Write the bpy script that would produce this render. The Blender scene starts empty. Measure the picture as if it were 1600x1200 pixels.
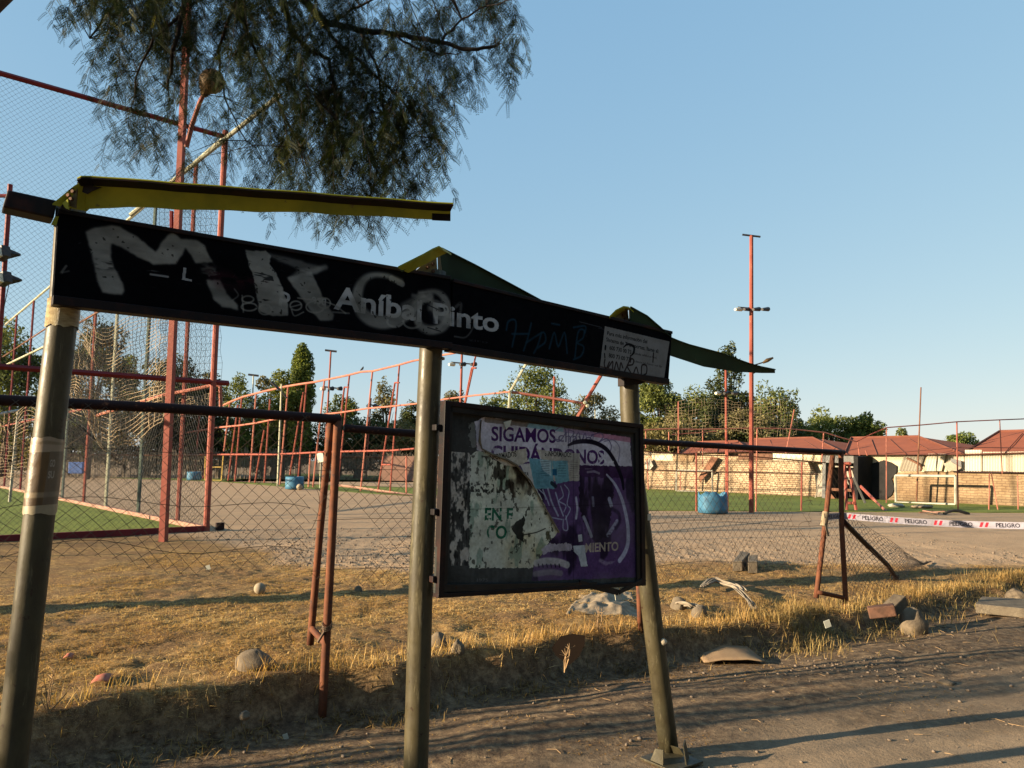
import bpy, math, random
import numpy as np
from mathutils import Vector, Matrix

rnd = random.Random(7)
RG = np.random.default_rng(11)
sc = bpy.context.scene
COL = sc.collection

# ------------------------------------------------------------------ camera
EYE = Vector((0.0, 0.0, 1.6))
FPX = 1200.0
PITCH = math.radians(5.8)
ROLL = math.radians(0.5)
_cp, _sp, _cr, _sr = math.cos(PITCH), math.sin(PITCH), math.cos(ROLL), math.sin(ROLL)
FW = Vector((0, _cp, _sp)); _U0 = Vector((0, -_sp, _cp)); _R0 = Vector((1, 0, 0))
UP = _U0 * _cr - _R0 * _sr
RT = _R0 * _cr + _U0 * _sr
cam_d = bpy.data.cameras.new("camera")
cam_d.sensor_fit = 'HORIZONTAL'; cam_d.sensor_width = 36.0
cam_d.lens = 36.0 * FPX / 1600.0
cam_d.clip_start = 0.05; cam_d.clip_end = 3000.0
cam = bpy.data.objects.new("camera", cam_d)
cam.matrix_world = Matrix(((RT.x, UP.x, -FW.x, EYE.x), (RT.y, UP.y, -FW.y, EYE.y), (RT.z, UP.z, -FW.z, EYE.z), (0, 0, 0, 1)))
COL.objects.link(cam); sc.camera = cam

# ------------------------------------------------------------------ light
SUN_EL = math.radians(12.5)
SUN_ANG = math.radians(17.5)          # shadows run from -x towards +x, turning this much to +y
SUNV = Vector((-math.cos(SUN_ANG) * math.cos(SUN_EL), -math.sin(SUN_ANG) * math.cos(SUN_EL), math.sin(SUN_EL)))
world = bpy.data.worlds.new("World"); sc.world = world; world.use_nodes = True
wn = world.node_tree.nodes; wl = world.node_tree.links
sky = wn.new("ShaderNodeTexSky"); sky.sky_type = 'NISHITA'; sky.sun_disc = False
sky.sun_elevation = SUN_EL
sky.sun_rotation = math.atan2(SUNV.x, SUNV.y)
sky.altitude = 500; sky.air_density = 1.0; sky.dust_density = 0.35; sky.ozone_density = 0.9
bg = wn["Background"]; bg.inputs[1].default_value = 0.100
sp_ = wn.new("ShaderNodeSeparateColor"); cb_ = wn.new("ShaderNodeCombineColor"); wl.new(sky.outputs[0], sp_.inputs[0])
for ch, (pw, kk) in enumerate(((0.533, 0.82), (0.36, 1.21), (0.19, 1.72))):      # thin evening haze: softer, paler towards the horizon
    p_ = wn.new("ShaderNodeMath"); p_.operation = 'POWER'; p_.inputs[1].default_value = pw; wl.new(sp_.outputs[ch], p_.inputs[0])
    m_ = wn.new("ShaderNodeMath"); m_.operation = 'MULTIPLY'; m_.inputs[1].default_value = kk; wl.new(p_.outputs[0], m_.inputs[0]); wl.new(m_.outputs[0], cb_.inputs[ch])
wl.new(cb_.outputs[0], bg.inputs[0])
sun_d = bpy.data.lights.new("sun", 'SUN'); sun_d.energy = 5.0; sun_d.angle = math.radians(0.5)
sun_d.color = (1.0, 0.80, 0.54)
sun = bpy.data.objects.new("sun", sun_d); COL.objects.link(sun)
sun.rotation_euler = (-SUNV).to_track_quat('-Z', 'Y').to_euler(); sun.location = (-30, -10, 20)
sc.view_settings.view_transform = 'Standard'; sc.view_settings.look = 'None'
sc.view_settings.exposure = 1.78; sc.view_settings.gamma = 1.0
sc.view_settings.use_curve_mapping = False

# ------------------------------------------------------------------ pixel helpers (photo is 1600 x 1200)
def ray(px, py): return FW + RT * ((px - 800) / FPX) + UP * ((600 - py) / FPX)
def at(px, py, d): return EYE + ray(px, py) * d
def ground(px, py, z=0.0):
    r = ray(px, py); return EYE + r * ((z - EYE.z) / r.z)
def onplane(px, py, A, B, off=0.0):
    """hit of a pixel ray with the vertical plane through ground points A, B, moved off metres away from the camera"""
    dx, dy = B[0] - A[0], B[1] - A[1]; l = math.hypot(dx, dy)
    n = Vector((-dy / l, dx / l, 0))
    a = Vector((A[0], A[1], 0))
    if n.dot(a - EYE) < 0: n = -n
    a = a + n * off
    r = ray(px, py); return EYE + r * (n.dot(a - EYE) / n.dot(r))

# ------------------------------------------------------------------ numpy value noise
def _hash(ix, iy, seed):
    h = (ix.astype(np.int64) * 374761393 + iy.astype(np.int64) * 668265263 + seed * 1442695041) & 0x7fffffff
    h = ((h ^ (h >> 13)) * 1274126177) & 0x7fffffff
    return ((h ^ (h >> 16)) & 0xffff) / 65535.0
def vnoise(x, y, seed=0):
    x = np.asarray(x, float); y = np.asarray(y, float)
    ix = np.floor(x); iy = np.floor(y); fx = x - ix; fy = y - iy
    fx = fx * fx * (3 - 2 * fx); fy = fy * fy * (3 - 2 * fy)
    a = _hash(ix, iy, seed); b = _hash(ix + 1, iy, seed); c = _hash(ix, iy + 1, seed); d = _hash(ix + 1, iy + 1, seed)
    return (a * (1 - fx) + b * fx) * (1 - fy) + (c * (1 - fx) + d * fx) * fy
def fbm(x, y, octv=4, seed=0):
    s = 0; a = 0.5; t = 0
    for o in range(octv):
        s = s + a * vnoise(np.asarray(x) * 2 ** o, np.asarray(y) * 2 ** o, seed + o * 17); t += a; a *= 0.5
    return s / t
def sstep(a, b, x):
    t = np.clip((np.asarray(x, float) - a) / (b - a), 0, 1); return t * t * (3 - 2 * t)

# ------------------------------------------------------------------ materials
def _nt(name):
    m = bpy.data.materials.new(name); m.use_nodes = True
    nt = m.node_tree; return m, nt, nt.nodes["Principled BSDF"], nt.nodes["Material Output"]
def N(nt, t, **kw):
    n = nt.nodes.new(t)
    for k, v in kw.items(): setattr(n, k, v)
    return n
def ramp(nt, fac, stops):
    r = N(nt, "ShaderNodeValToRGB"); e = r.color_ramp.elements
    while len(e) > 1: e.remove(e[0])
    e[0].position = stops[0][0]; e[0].color = (*stops[0][1], 1)
    for p, c in stops[1:]:
        q = e.new(p); q.color = (*c, 1)
    nt.links.new(fac, r.inputs[0]); return r.outputs[0]
def mix(nt, fac, a, b, mode='MIX'):
    m = N(nt, "ShaderNodeMix"); m.data_type = 'RGBA'; m.blend_type = mode
    L = nt.links
    if hasattr(fac, 'links'): L.new(fac, m.inputs[0])
    else: m.inputs[0].default_value = fac
    for v, i in ((a, 6), (b, 7)):
        if hasattr(v, 'links'): L.new(v, m.inputs[i])
        else: m.inputs[i].default_value = (*v, 1)
    return m.outputs[2]
def coords(nt, scale=(1, 1, 1)):
    t = N(nt, "ShaderNodeTexCoord"); mp = N(nt, "ShaderNodeMapping"); mp.inputs['Scale'].default_value = scale
    nt.links.new(t.outputs['Object'], mp.inputs[0]); return mp.outputs[0]
def noise(nt, scale, co=None, detail=5, rough=0.6, dist=0.0):
    n = N(nt, "ShaderNodeTexNoise"); n.inputs['Scale'].default_value = scale
    n.inputs['Detail'].default_value = detail; n.inputs['Roughness'].default_value = rough; n.inputs['Distortion'].default_value = dist
    if co is not None: nt.links.new(co, n.inputs['Vector'])
    return n.outputs['Fac']
def bump(nt, h, strength, dist, bsdf):
    b = N(nt, "ShaderNodeBump"); b.inputs['Strength'].default_value = strength; b.inputs['Distance'].default_value = dist
    nt.links.new(h, b.inputs['Height']); nt.links.new(b.outputs[0], bsdf.inputs['Normal'])
def mat(name, c1, c2=None, scale=6, rough=0.7, metal=0.0, bmp=0.2, bd=0.004, spots=None, sp_scale=20, sp_lo=0.58, sp_hi=0.66, stretch=(1, 1, 1), spec=0.15):
    """painted or raw surface: two tones from noise, optional spots (rust, dirt, chipped paint), fine bump"""
    m, nt, b, o = _nt(name)
    co = coords(nt, stretch)
    n = noise(nt, scale, co)
    c2 = c2 or tuple(v * 0.7 for v in c1)
    c = ramp(nt, n, [(0.32, c2), (0.68, c1)])
    if spots:
        n2 = noise(nt, sp_scale, co, 6, 0.7)
        f = ramp(nt, n2, [(sp_lo, (0, 0, 0)), (sp_hi, (1, 1, 1))])
        c = mix(nt, f, c, spots)
    nt.links.new(c, b.inputs['Base Color'])
    b.inputs['Roughness'].default_value = rough; b.inputs['Metallic'].default_value = metal
    b.inputs['Specular IOR Level'].default_value = spec
    if bmp: bump(nt, noise(nt, scale * 8, co, 4, 0.7), bmp, bd, b)
    return m
def leaf_mat(name, stops, trans=0.35, rough=0.55):
    m, nt, b, o = _nt(name)
    a = N(nt, "ShaderNodeAttribute"); a.attribute_name = "v"
    c = ramp(nt, a.outputs['Fac'], stops)
    nt.links.new(c, b.inputs['Base Color']); b.inputs['Roughness'].default_value = rough
    b.inputs['Specular IOR Level'].default_value = 0.06
    if trans:
        t = N(nt, "ShaderNodeBsdfTranslucent"); nt.links.new(mix(nt, 1.0, c, (1.3, 1.25, 0.6), 'MULTIPLY'), t.inputs[0])
        ms = N(nt, "ShaderNodeMixShader"); ms.inputs[0].default_value = trans
        nt.links.new(b.outputs[0], ms.inputs[1]); nt.links.new(t.outputs[0], ms.inputs[2]); nt.links.new(ms.outputs[0], o.inputs[0])
    return m

M = {}
def post_mat():
    m, nt, b, o = _nt('worn_olive_paint'); co = coords(nt); L = nt.links
    c = ramp(nt, noise(nt, 1.1, co, 3, 0.5), [(0.38, (0.044, 0.040, 0.022)), (0.62, (0.080, 0.062, 0.032))])
    c = mix(nt, ramp(nt, noise(nt, 9, coords(nt, (1, 1, 0.35)), 6, 0.7), [(0.42, (0, 0, 0)), (0.62, (0.85, 0.85, 0.85))]), c, (0.030, 0.024, 0.014))
    c = mix(nt, ramp(nt, noise(nt, 30, coords(nt, (1, 1, 0.12)), 5, 0.8), [(0.56, (0, 0, 0)), (0.66, (0.75, 0.75, 0.75))]), c, (0.135, 0.115, 0.068))
    c = mix(nt, ramp(nt, noise(nt, 22, co, 6, 0.75), [(0.61, (0, 0, 0)), (0.66, (1, 1, 1))]), c, (0.028, 0.015, 0.009))
    L.new(c, b.inputs['Base Color']); b.inputs['Specular IOR Level'].default_value = 0.25
    L.new(ramp(nt, noise(nt, 12, co, 5, 0.7), [(0.3, (0.32,) * 3), (0.7, (0.62,) * 3)]), b.inputs['Roughness'])
    bump(nt, noise(nt, 14, coords(nt, (1, 1, 0.4)), 6, 0.75), 0.35, 0.004, b); return m
M['post'] = post_mat()
M['canopy'] = mat('sunlit_canopy_paint', (0.33, 0.32, 0.026), (0.15, 0.17, 0.02), 4, 0.45, 0.0, 0.15, 0.003, spots=(0.10, 0.08, 0.04), sp_scale=18, sp_lo=0.64, sp_hi=0.7)  # canopy green where the sun hits: sunlight put into the colour
M['canopy_shaded'] = mat('shaded_canopy_paint', (0.018, 0.042, 0.022), (0.012, 0.024, 0.014), 4, 0.5, 0.0, 0.15, 0.003, spots=(0.05, 0.045, 0.03), sp_scale=18, sp_lo=0.64, sp_hi=0.7)  # same canopy green away from the sun: shade put into the colour
M['bracket'] = mat('bracket_ochre', (0.16, 0.12, 0.05), (0.08, 0.055, 0.025), 14, 0.55, 0.2, 0.3, 0.003, spots=(0.08, 0.035, 0.015), sp_scale=40, sp_lo=0.56, sp_hi=0.64)
M['bolt'] = mat('rusty_bolt', (0.10, 0.05, 0.03), (0.05, 0.03, 0.02), 60, 0.7, 0.4)
M['panel_edge'] = mat('black_panel_trim', (0.006, 0.006, 0.008), (0.014, 0.008, 0.007), 5, 0.5, 0.0, 0.15, 0.002, spots=(0.028, 0.011, 0.009), sp_scale=9, sp_lo=0.5, sp_hi=0.66)
M['board_frame'] = mat('grey_steel_frame', (0.03, 0.03, 0.03), (0.018, 0.017, 0.016), 7, 0.45, 0.5, 0.2, 0.002, spots=(0.04, 0.02, 0.012), sp_scale=20, sp_lo=0.6, sp_hi=0.68)
M['rust'] = mat('rusty_pipe', (0.15, 0.055, 0.026), (0.08, 0.032, 0.02), 12, 0.75, 0.1, 0.45, 0.003, spots=(0.06, 0.035, 0.03), sp_scale=22, sp_lo=0.55, sp_hi=0.66)
M['rust_dark'] = mat('dark_rusty_rail', (0.028, 0.011, 0.010), (0.016, 0.009, 0.009), 9, 0.65, 0.1, 0.35, 0.003, spots=(0.15, 0.06, 0.03), sp_scale=20, sp_lo=0.6, sp_hi=0.7)
M['wire'] = mat('weathered_wire', (0.10, 0.072, 0.05), (0.06, 0.042, 0.03), 8, 0.6, 0.5, 0)
M['net_wire'] = mat('galvanised_net_wire', (0.05, 0.05, 0.055), (0.03, 0.03, 0.03), 3, 0.6, 0.4, 0)
M['pink'] = mat('faded_red_paint', (0.25, 0.070, 0.048), (0.18, 0.046, 0.034), 2.2, 0.6, 0.0, 0.15, 0.003, spots=(0.30, 0.17, 0.12), sp_scale=14, sp_lo=0.6, sp_hi=0.7)
M['pink_rail'] = mat('red_rail_paint', (0.17, 0.022, 0.024), (0.12, 0.018, 0.02), 2.2, 0.6, 0.0, 0.1, 0.003)
M['salmon'] = mat('salmon_paint', (0.36, 0.140, 0.095), (0.28, 0.095, 0.068), 1.5, 0.65, 0.0, 0)
M['green_post'] = mat('grey_green_post', (0.12, 0.15, 0.12), (0.06, 0.08, 0.07), 6, 0.6, 0.0, 0.2)
M['pale_green'] = mat('pale_metal_rail', (0.42, 0.42, 0.30), (0.30, 0.28, 0.2), 6, 0.5, 0.1, 0)
M['white'] = mat('white_goal_paint', (0.36, 0.335, 0.28), (0.27, 0.25, 0.2), 5, 0.5, 0.0, 0.1)
M['net'] = mat('cream_net_cord', (0.36, 0.28, 0.18), (0.26, 0.19, 0.12), 5, 0.9, 0.0, 0)
M['lamp_dark'] = mat('dark_lamp_housing', (0.05, 0.045, 0.045), (0.03, 0.03, 0.03), 5, 0.4, 0.3, 0)
M['lamp_glass'] = mat('lamp_glass', (0.7, 0.66, 0.5), (0.5, 0.45, 0.33), 5, 0.2, 0.0, 0)
M['lamp_brown'] = mat('brown_lamp_head', (0.12, 0.075, 0.035), (0.07, 0.045, 0.02), 20, 0.45, 0.2, 0.2)
M['blue'] = mat('blue_barrel_plastic', (0.06, 0.17, 0.26), (0.035, 0.11, 0.19), 3, 0.5, 0.0, 0.1, 0.004, spots=(0.16, 0.2, 0.2), sp_scale=7, sp_lo=0.62, sp_hi=0.7)
M['ball'] = mat('dusty_ball', (0.30, 0.25, 0.18), (0.2, 0.16, 0.11), 18, 0.8)
M['stone'] = mat('field_stone', (0.16, 0.125, 0.085), (0.09, 0.07, 0.05), 9, 0.85, 0.0, 0.5, 0.01)
M['pebble'] = mat('gravel_stone', (0.20, 0.155, 0.115), (0.11, 0.085, 0.065), 2.5, 0.9, 0.0, 0)
M['concrete'] = mat('broken_concrete', (0.17, 0.14, 0.10), (0.10, 0.08, 0.06), 9, 0.9, 0.0, 0.6, 0.01)
M['brickred'] = mat('old_brick', (0.13, 0.065, 0.042), (0.08, 0.045, 0.032), 12, 0.85, 0.0, 0.5, 0.005)
M['cardboard'] = mat('flattened_cardboard', (0.26, 0.18, 0.105), (0.19, 0.125, 0.075), 4, 0.85, 0.0, 0.3, 0.003, spots=(0.2, 0.13, 0.08), sp_scale=6, sp_lo=0.58, sp_hi=0.7)
M['cardboard_dark'] = mat('brown_board', (0.014, 0.008, 0.005), (0.010, 0.006, 0.004), 4, 0.8, 0.0, 0.2, 0.003)
M['rag'] = mat('dirty_cloth', (0.26, 0.22, 0.165), (0.13, 0.105, 0.08), 8, 0.95, 0.0, 0.5, 0.008)
M['plastic'] = mat('pale_plastic_sheet', (0.31, 0.245, 0.165), (0.17, 0.125, 0.08), 7, 0.9, 0.0, 0.4, 0.01)
M['redlitter'] = mat('faded_red_wrapper', (0.30, 0.05, 0.035), (0.30, 0.15, 0.09), 34, 0.6)
M['paper'] = mat('aged_paper', (0.56, 0.50, 0.38), (0.42, 0.33, 0.22), 8, 0.8, 0.0, 0.2, 0.002)
M['greycard'] = mat('pale_grey_card', (0.5, 0.5, 0.42), None, 8, 0.8)
M['twig'] = mat('dry_twig', (0.32, 0.21, 0.11), (0.2, 0.13, 0.07), 12, 0.9)
M['bark'] = mat('bark', (0.11, 0.075, 0.05), (0.06, 0.04, 0.03), 9, 0.95, 0.0, 0.6, 0.01)
M['bark_dark'] = mat('dark_bark', (0.022, 0.016, 0.012), (0.012, 0.010, 0.008), 9, 0.95)
M['roof'] = mat('red_tile_roof', (0.24, 0.075, 0.040), (0.19, 0.06, 0.034), 1.2, 0.85, 0.0, 0)
M['roofrib'] = mat('dark_roof_ridge', (0.16, 0.06, 0.04), None, 2, 0.85, 0.0, 0)
M['cream'] = mat('cream_plaster', (0.52, 0.44, 0.31), (0.42, 0.35, 0.24), 0.8, 0.9, 0.0, 0, spots=(0.45, 0.36, 0.26), sp_scale=1.5, sp_lo=0.6, sp_hi=0.75)
M['sheet'] = mat('white_sheet_metal', (0.50, 0.45, 0.36), (0.42, 0.37, 0.28), 0.8, 0.6, 0.1, 0, stretch=(1, 1, 0.1))
M['greysheet'] = mat('grey_sheet_metal', (0.26, 0.23, 0.185), (0.2, 0.17, 0.13), 0.9, 0.6, 0.1, 0)
M['burnt'] = mat('burnt_black', (0.008, 0.008, 0.009), (0.022, 0.020, 0.019), 0.9, 0.8, 0.0, 0)
M['burntgrey'] = mat('scorched_grey_metal', (0.13, 0.13, 0.125), (0.06, 0.06, 0.06), 1.2, 0.6, 0.2, 0)
M['brownwood'] = mat('brown_board_wood', (0.16, 0.075, 0.045), None, 2, 0.8, 0.0, 0)
M['tarp'] = mat('blue_tarp', (0.06, 0.13, 0.35), (0.04, 0.08, 0.22), 2, 0.7, 0.0, 0)
M['tyre'] = mat('black_rubber', (0.02, 0.02, 0.02), (0.035, 0.033, 0.03), 5, 0.8)
M['line'] = mat('painted_line', (0.55, 0.52, 0.40), (0.3, 0.33, 0.2), 9, 0.9, 0.0, 0)
M['yellow'] = mat('yellow_paint', (0.55, 0.38, 0.10), (0.4, 0.26, 0.08), 4, 0.6, 0.0, 0)
M['curb'] = mat('salmon_curb', (0.30, 0.17, 0.125), (0.22, 0.13, 0.095), 3, 0.85, 0.0, 0.3, 0.01)
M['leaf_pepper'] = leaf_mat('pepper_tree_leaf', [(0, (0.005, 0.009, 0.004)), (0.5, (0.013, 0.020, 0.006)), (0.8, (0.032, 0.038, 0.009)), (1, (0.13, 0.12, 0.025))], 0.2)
M['leaf_mid'] = leaf_mat('broadleaf_leaf', [(0, (0.05, 0.065, 0.022)), (0.5, (0.12, 0.14, 0.045)), (1, (0.22, 0.23, 0.07))], 0.35)
M['leaf_dark'] = leaf_mat('conifer_leaf', [(0, (0.02, 0.030, 0.014)), (0.6, (0.052, 0.064, 0.025)), (1, (0.11, 0.115, 0.042))], 0.22)
M['leaf_olive'] = leaf_mat('olive_leaf', [(0, (0.06, 0.058, 0.028)), (0.5, (0.14, 0.125, 0.055)), (1, (0.24, 0.20, 0.09))], 0.3)
M['leaf_poplar'] = leaf_mat('poplar_leaf', [(0, (0.045, 0.065, 0.02)), (0.5, (0.12, 0.15, 0.04)), (1, (0.22, 0.24, 0.07))], 0.35)
M['straw'] = leaf_mat('dry_straw', [(0, (0.15, 0.080, 0.026)), (0.45, (0.42, 0.25, 0.085)), (0.8, (0.60, 0.40, 0.15)), (1, (0.72, 0.53, 0.26))], 0.3, 0.6)
M['weed'] = leaf_mat('dry_weed', [(0, (0.10, 0.065, 0.03)), (0.6, (0.32, 0.215, 0.085)), (1, (0.36, 0.28, 0.11))], 0.2, 0.7)

# turf: mown artificial grass
def turf_mat():
    m, nt, b, o = _nt('artificial_turf')
    co = coords(nt)
    c = ramp(nt, noise(nt, 0.8, co, 6, 0.65), [(0.35, (0.090, 0.115, 0.018)), (0.65, (0.135, 0.165, 0.026))])
    c2 = ramp(nt, noise(nt, 30, co, 4, 0.8), [(0.5, (0, 0, 0)), (0.75, (0.9, 0.9, 0.9))])
    nt.links.new(mix(nt, c2, c, (0.27, 0.27, 0.08)), b.inputs['Base Color'])
    b.inputs['Roughness'].default_value = 0.9; b.inputs['Specular IOR Level'].default_value = 0.2
    bump(nt, noise(nt, 60, co, 4, 0.8), 0.6, 0.02, b); return m
M['turf'] = turf_mat()
# brick wall
def brick_mat(name, c1, c2, mortar, scale=1.0, bw=0.30, bh=0.105):
    m, nt, b, o = _nt(name)
    t = N(nt, "ShaderNodeUVMap"); t.uv_map = 'uv'
    n1 = noise(nt, 1.6, None, 4, 0.6)
    dis = N(nt, "ShaderNodeMapping"); nt.links.new(t.outputs[0], dis.inputs[0])
    wob = N(nt, "ShaderNodeTexNoise"); wob.inputs['Scale'].default_value = 3.0; wob.inputs['Detail'].default_value = 3; nt.links.new(t.outputs[0], wob.inputs['Vector'])
    vm = N(nt, "ShaderNodeVectorMath", operation='MULTIPLY_ADD'); nt.links.new(wob.outputs['Color'], vm.inputs[0]); vm.inputs[1].default_value = (0.22, 0.11, 0); nt.links.new(dis.outputs[0], vm.inputs[2])
    br = N(nt, "ShaderNodeTexBrick"); nt.links.new(vm.outputs[0], br.inputs['Vector'])
    br.inputs['Color1'].default_value = (*c1, 1); br.inputs['Color2'].default_value = (*c2, 1); br.inputs['Mortar'].default_value = (*mortar, 1)
    br.inputs['Scale'].default_value = scale; br.inputs['Brick Width'].default_value = bw; br.inputs['Row Height'].default_value = bh
    br.inputs['Mortar Size'].default_value = 0.018; br.inputs['Bias'].default_value = 0.0
    st = ramp(nt, noise(nt, 0.9, t.outputs[0], 5, 0.65), [(0.40, (0.62, 0.56, 0.5)), (0.62, (1, 1, 1))])
    nt.links.new(mix(nt, 1.0, br.outputs['Color'], st, 'MULTIPLY'), b.inputs['Base Color'])
    b.inputs['Roughness'].default_value = 0.95
    bump(nt, br.outputs['Fac'], -0.8, 0.03, b); return m
M['brick'] = brick_mat('rough_cream_brick', (0.40, 0.31, 0.205), (0.30, 0.225, 0.145), (0.13, 0.09, 0.058))
M['brick2'] = brick_mat('ochre_brick', (0.28, 0.20, 0.115), (0.225, 0.16, 0.09), (0.16, 0.105, 0.062))

# ------------------------------------------------------------------ object helpers
def wloc(o):
    v = Vector((0, 0, 0))
    while o is not None: v += o.location; o = o.parent
    return v
def props(o, label=None, cat=None, group=None, kind=None):
    if label: o['label'] = label
    if cat: o['category'] = cat
    if group: o['group'] = group
    if kind: o['kind'] = kind
    return o
def thing(name, label, cat, loc, group=None):
    o = bpy.data.objects.new(name, None); o.empty_display_size = 0.2; COL.objects.link(o)
    o.location = loc; return props(o, label, cat, group)
def link_mesh(name, me, parent=None, loc=(0, 0, 0)):
    o = bpy.data.objects.new(name, me); COL.objects.link(o)
    if parent: o.parent = parent
    o.location = loc; return o

class MB:
    def __init__(s): s.v = []; s.f = []; s.uv = None
    def add(s, vs, fs):
        k = len(s.v); s.v += [tuple(v) for v in vs]; s.f += [tuple(i + k for i in f) for f in fs]; return s
    def box(s, c, size, ax=None, ay=None):
        """box centred at c; ax, ay are its horizontal axes"""
        ax = Vector(ax) if ax else Vector((1, 0, 0)); az = Vector((0, 0, 1)); ay = Vector(ay) if ay else az.cross(ax).normalized(); az = ax.cross(ay).normalized()
        c = Vector(c); hx, hy, hz = size[0] / 2, size[1] / 2, size[2] / 2
        vs = [c + ax * (x * hx) + ay * (y * hy) + az * (z * hz) for x in (-1, 1) for y in (-1, 1) for z in (-1, 1)]
        return s.add(vs, [(0, 1, 3, 2), (4, 6, 7, 5), (0, 4, 5, 1), (2, 3, 7, 6), (0, 2, 6, 4), (1, 5, 7, 3)])
    def hexa(s, a, off):
        """a: four corners of a face, off: thickness vector"""
        a = [Vector(p) for p in a]; off = Vector(off)
        return s.add(a + [p + off for p in a], [(0, 1, 2, 3), (7, 6, 5, 4), (0, 4, 5, 1), (1, 5, 6, 2), (2, 6, 7, 3), (3, 7, 4, 0)])
    def tube(s, pts, r, n=8, caps=True, rot=0.0):
        pts = [Vector(p) for p in pts]; m = len(pts)
        rs = r if hasattr(r, '__len__') else [r] * m
        k = len(s.v); ref = None
        for i, p in enumerate(pts):
            t = (pts[min(i + 1, m - 1)] - pts[max(i - 1, 0)])
            t = t.normalized() if t.length > 1e-9 else Vector((0, 0, 1))
            if ref is None: ref = Vector((0, 0, 1)) if abs(t.z) < 0.9 else Vector((1, 0, 0))
            u = ref - t * ref.dot(t)
            u = u.normalized() if u.length > 1e-6 else t.orthogonal().normalized()
            ref = u; w = t.cross(u)
            for j in range(n):
                a = 2 * math.pi * j / n + rot; s.v.append(tuple(p + u * (math.cos(a) * rs[i]) + w * (math.sin(a) * rs[i])))
        for i in range(m - 1):
            for j in range(n):
                a = k + i * n + j; b = k + i * n + (j + 1) % n; s.f.append((a, b, b + n, a + n))
        if caps and n > 2:
            s.f.append(tuple(k + j for j in reversed(range(n)))); s.f.append(tuple(k + (m - 1) * n + j for j in range(n)))
        return s
    def blob(s, c, r, seg=8, rings=6, jit=0.15, seed=0, axes=None):
        q = random.Random(seed); c = Vector(c); rx, ry, rz = r if hasattr(r, '__len__') else (r, r, r)
        vs = [c + Vector((0, 0, rz))]; fs = []
        for i in range(1, rings):
            th = math.pi * i / rings
            for j in range(seg):
                ph = 2 * math.pi * j / seg; k = 1 + q.uniform(-jit, jit)
                vs.append(c + Vector((math.sin(th) * math.cos(ph) * rx * k, math.sin(th) * math.sin(ph) * ry * k, math.cos(th) * rz * k)))
        vs.append(c - Vector((0, 0, rz))); L = len(vs) - 1
        for j in range(seg): fs.append((0, 1 + j, 1 + (j + 1) % seg)); fs.append((L, L - seg + (j + 1) % seg, L - seg + j))
        for i in range(rings - 2):
            for j in range(seg):
                a = 1 + i * seg + j; b = 1 + i * seg + (j + 1) % seg; fs.append((a, a + seg, b + seg, b))
        return s.add(vs, fs)
    def build(s, name, m, parent=None, smooth=False, kind=None, label=None, origin=None, uvf=None, bevel=0.0):
        off = wloc(parent) if parent else Vector(origin or (0, 0, 0))
        me = bpy.data.meshes.new(name)
        me.from_pydata([(v[0] - off.x, v[1] - off.y, v[2] - off.z) for v in s.v], [], s.f)
        if uvf:
            ul = me.uv_layers.new(name='uv')
            for lp in me.loops: ul.data[lp.index].uv = uvf(Vector(s.v[lp.vertex_index]))
        me.materials.append(m)
        if smooth:
            for p in me.polygons: p.use_smooth = True
        me.update()
        o = link_mesh(name, me, parent, (0, 0, 0) if parent else off)
        if bevel:
            bv = o.modifiers.new('bevel', 'BEVEL'); bv.width = bevel; bv.segments = 2; bv.limit_method = 'ANGLE'
        return props(o, label, None, None, kind)

def quads_mesh(name, V, F, m, parent=None, vals=None, kind=None, origin=None, smooth=False):
    """fast mesh from numpy: V (n,3) world, F (m,k), vals per face -> attribute v"""
    off = wloc(parent) if parent else Vector(origin or (0, 0, 0))
    me = bpy.data.meshes.new(name)
    k = F.shape[1]; nf = F.shape[0]
    me.vertices.add(len(V)); me.loops.add(nf * k); me.polygons.add(nf)
    me.vertices.foreach_set('co', (V - np.array(off)).astype(np.float32).ravel())
    me.loops.foreach_set('vertex_index', F.astype(np.int32).ravel())
    me.polygons.foreach_set('loop_start', np.arange(0, nf * k, k, dtype=np.int32))
    me.polygons.foreach_set('loop_total', np.full(nf, k, dtype=np.int32))
    if smooth: me.polygons.foreach_set('use_smooth', np.ones(nf, dtype=bool))
    if vals is not None:
        a = me.attributes.new('v', 'FLOAT', 'FACE'); a.data.foreach_set('value', vals.astype(np.float32))
    me.materials.append(m); me.update(calc_edges=True); me.validate()
    o = link_mesh(name, me, parent, (0, 0, 0) if parent else off)
    return props(o, kind=kind)

def copy_tree(o, parent=None):
    c = o.copy(); COL.objects.link(c)
    if parent: c.parent = parent
    for ch in list(o.children): copy_tree(ch, c)
    return c

def chain(mb, P, W, H, D, Dv, r, seed=0, amp=0.0, weave=None, sub=1, skip=None, n=3):
    """chain-link: two families of diagonal wires across the surface P(s, t), s in 0..W, t in 0..H"""
    k = D / Dv; dt = Dv / 2 * sub
    nl = int((W + H * k) / D) + 1
    for fam in (1, -1):
        for i in range(nl + 1):
            c = i * D - (H * k if fam == 1 else 0)
            pts = []
            m = int(H / dt) + 1
            for j in range(m + 1):
                t = min(j * dt, H); s = c + fam * t * k
                if s < 0 or s > W or (skip and skip(s, t)):
                    if len(pts) > 1: mb.tube(pts, r, n, False)
                    pts = []; continue
                a = 0.0
                if amp:
                    a = amp * (float(vnoise(s * 2.3 + seed, t * 2.3, seed)) - 0.5) * 2
                ds = amp * 0.6 * (float(vnoise(s * 3.1, t * 3.1 + 9, seed + 3)) - 0.5) * 2 if amp else 0
                p = P(s + ds, t)
                pts.append(p + (weave * ((1 if (j + i) % 2 else -1) * r * 1.1 + a) if weave else Vector((0, 0, 0))))
            if len(pts) > 1: mb.tube(pts, r, n, False)
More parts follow.
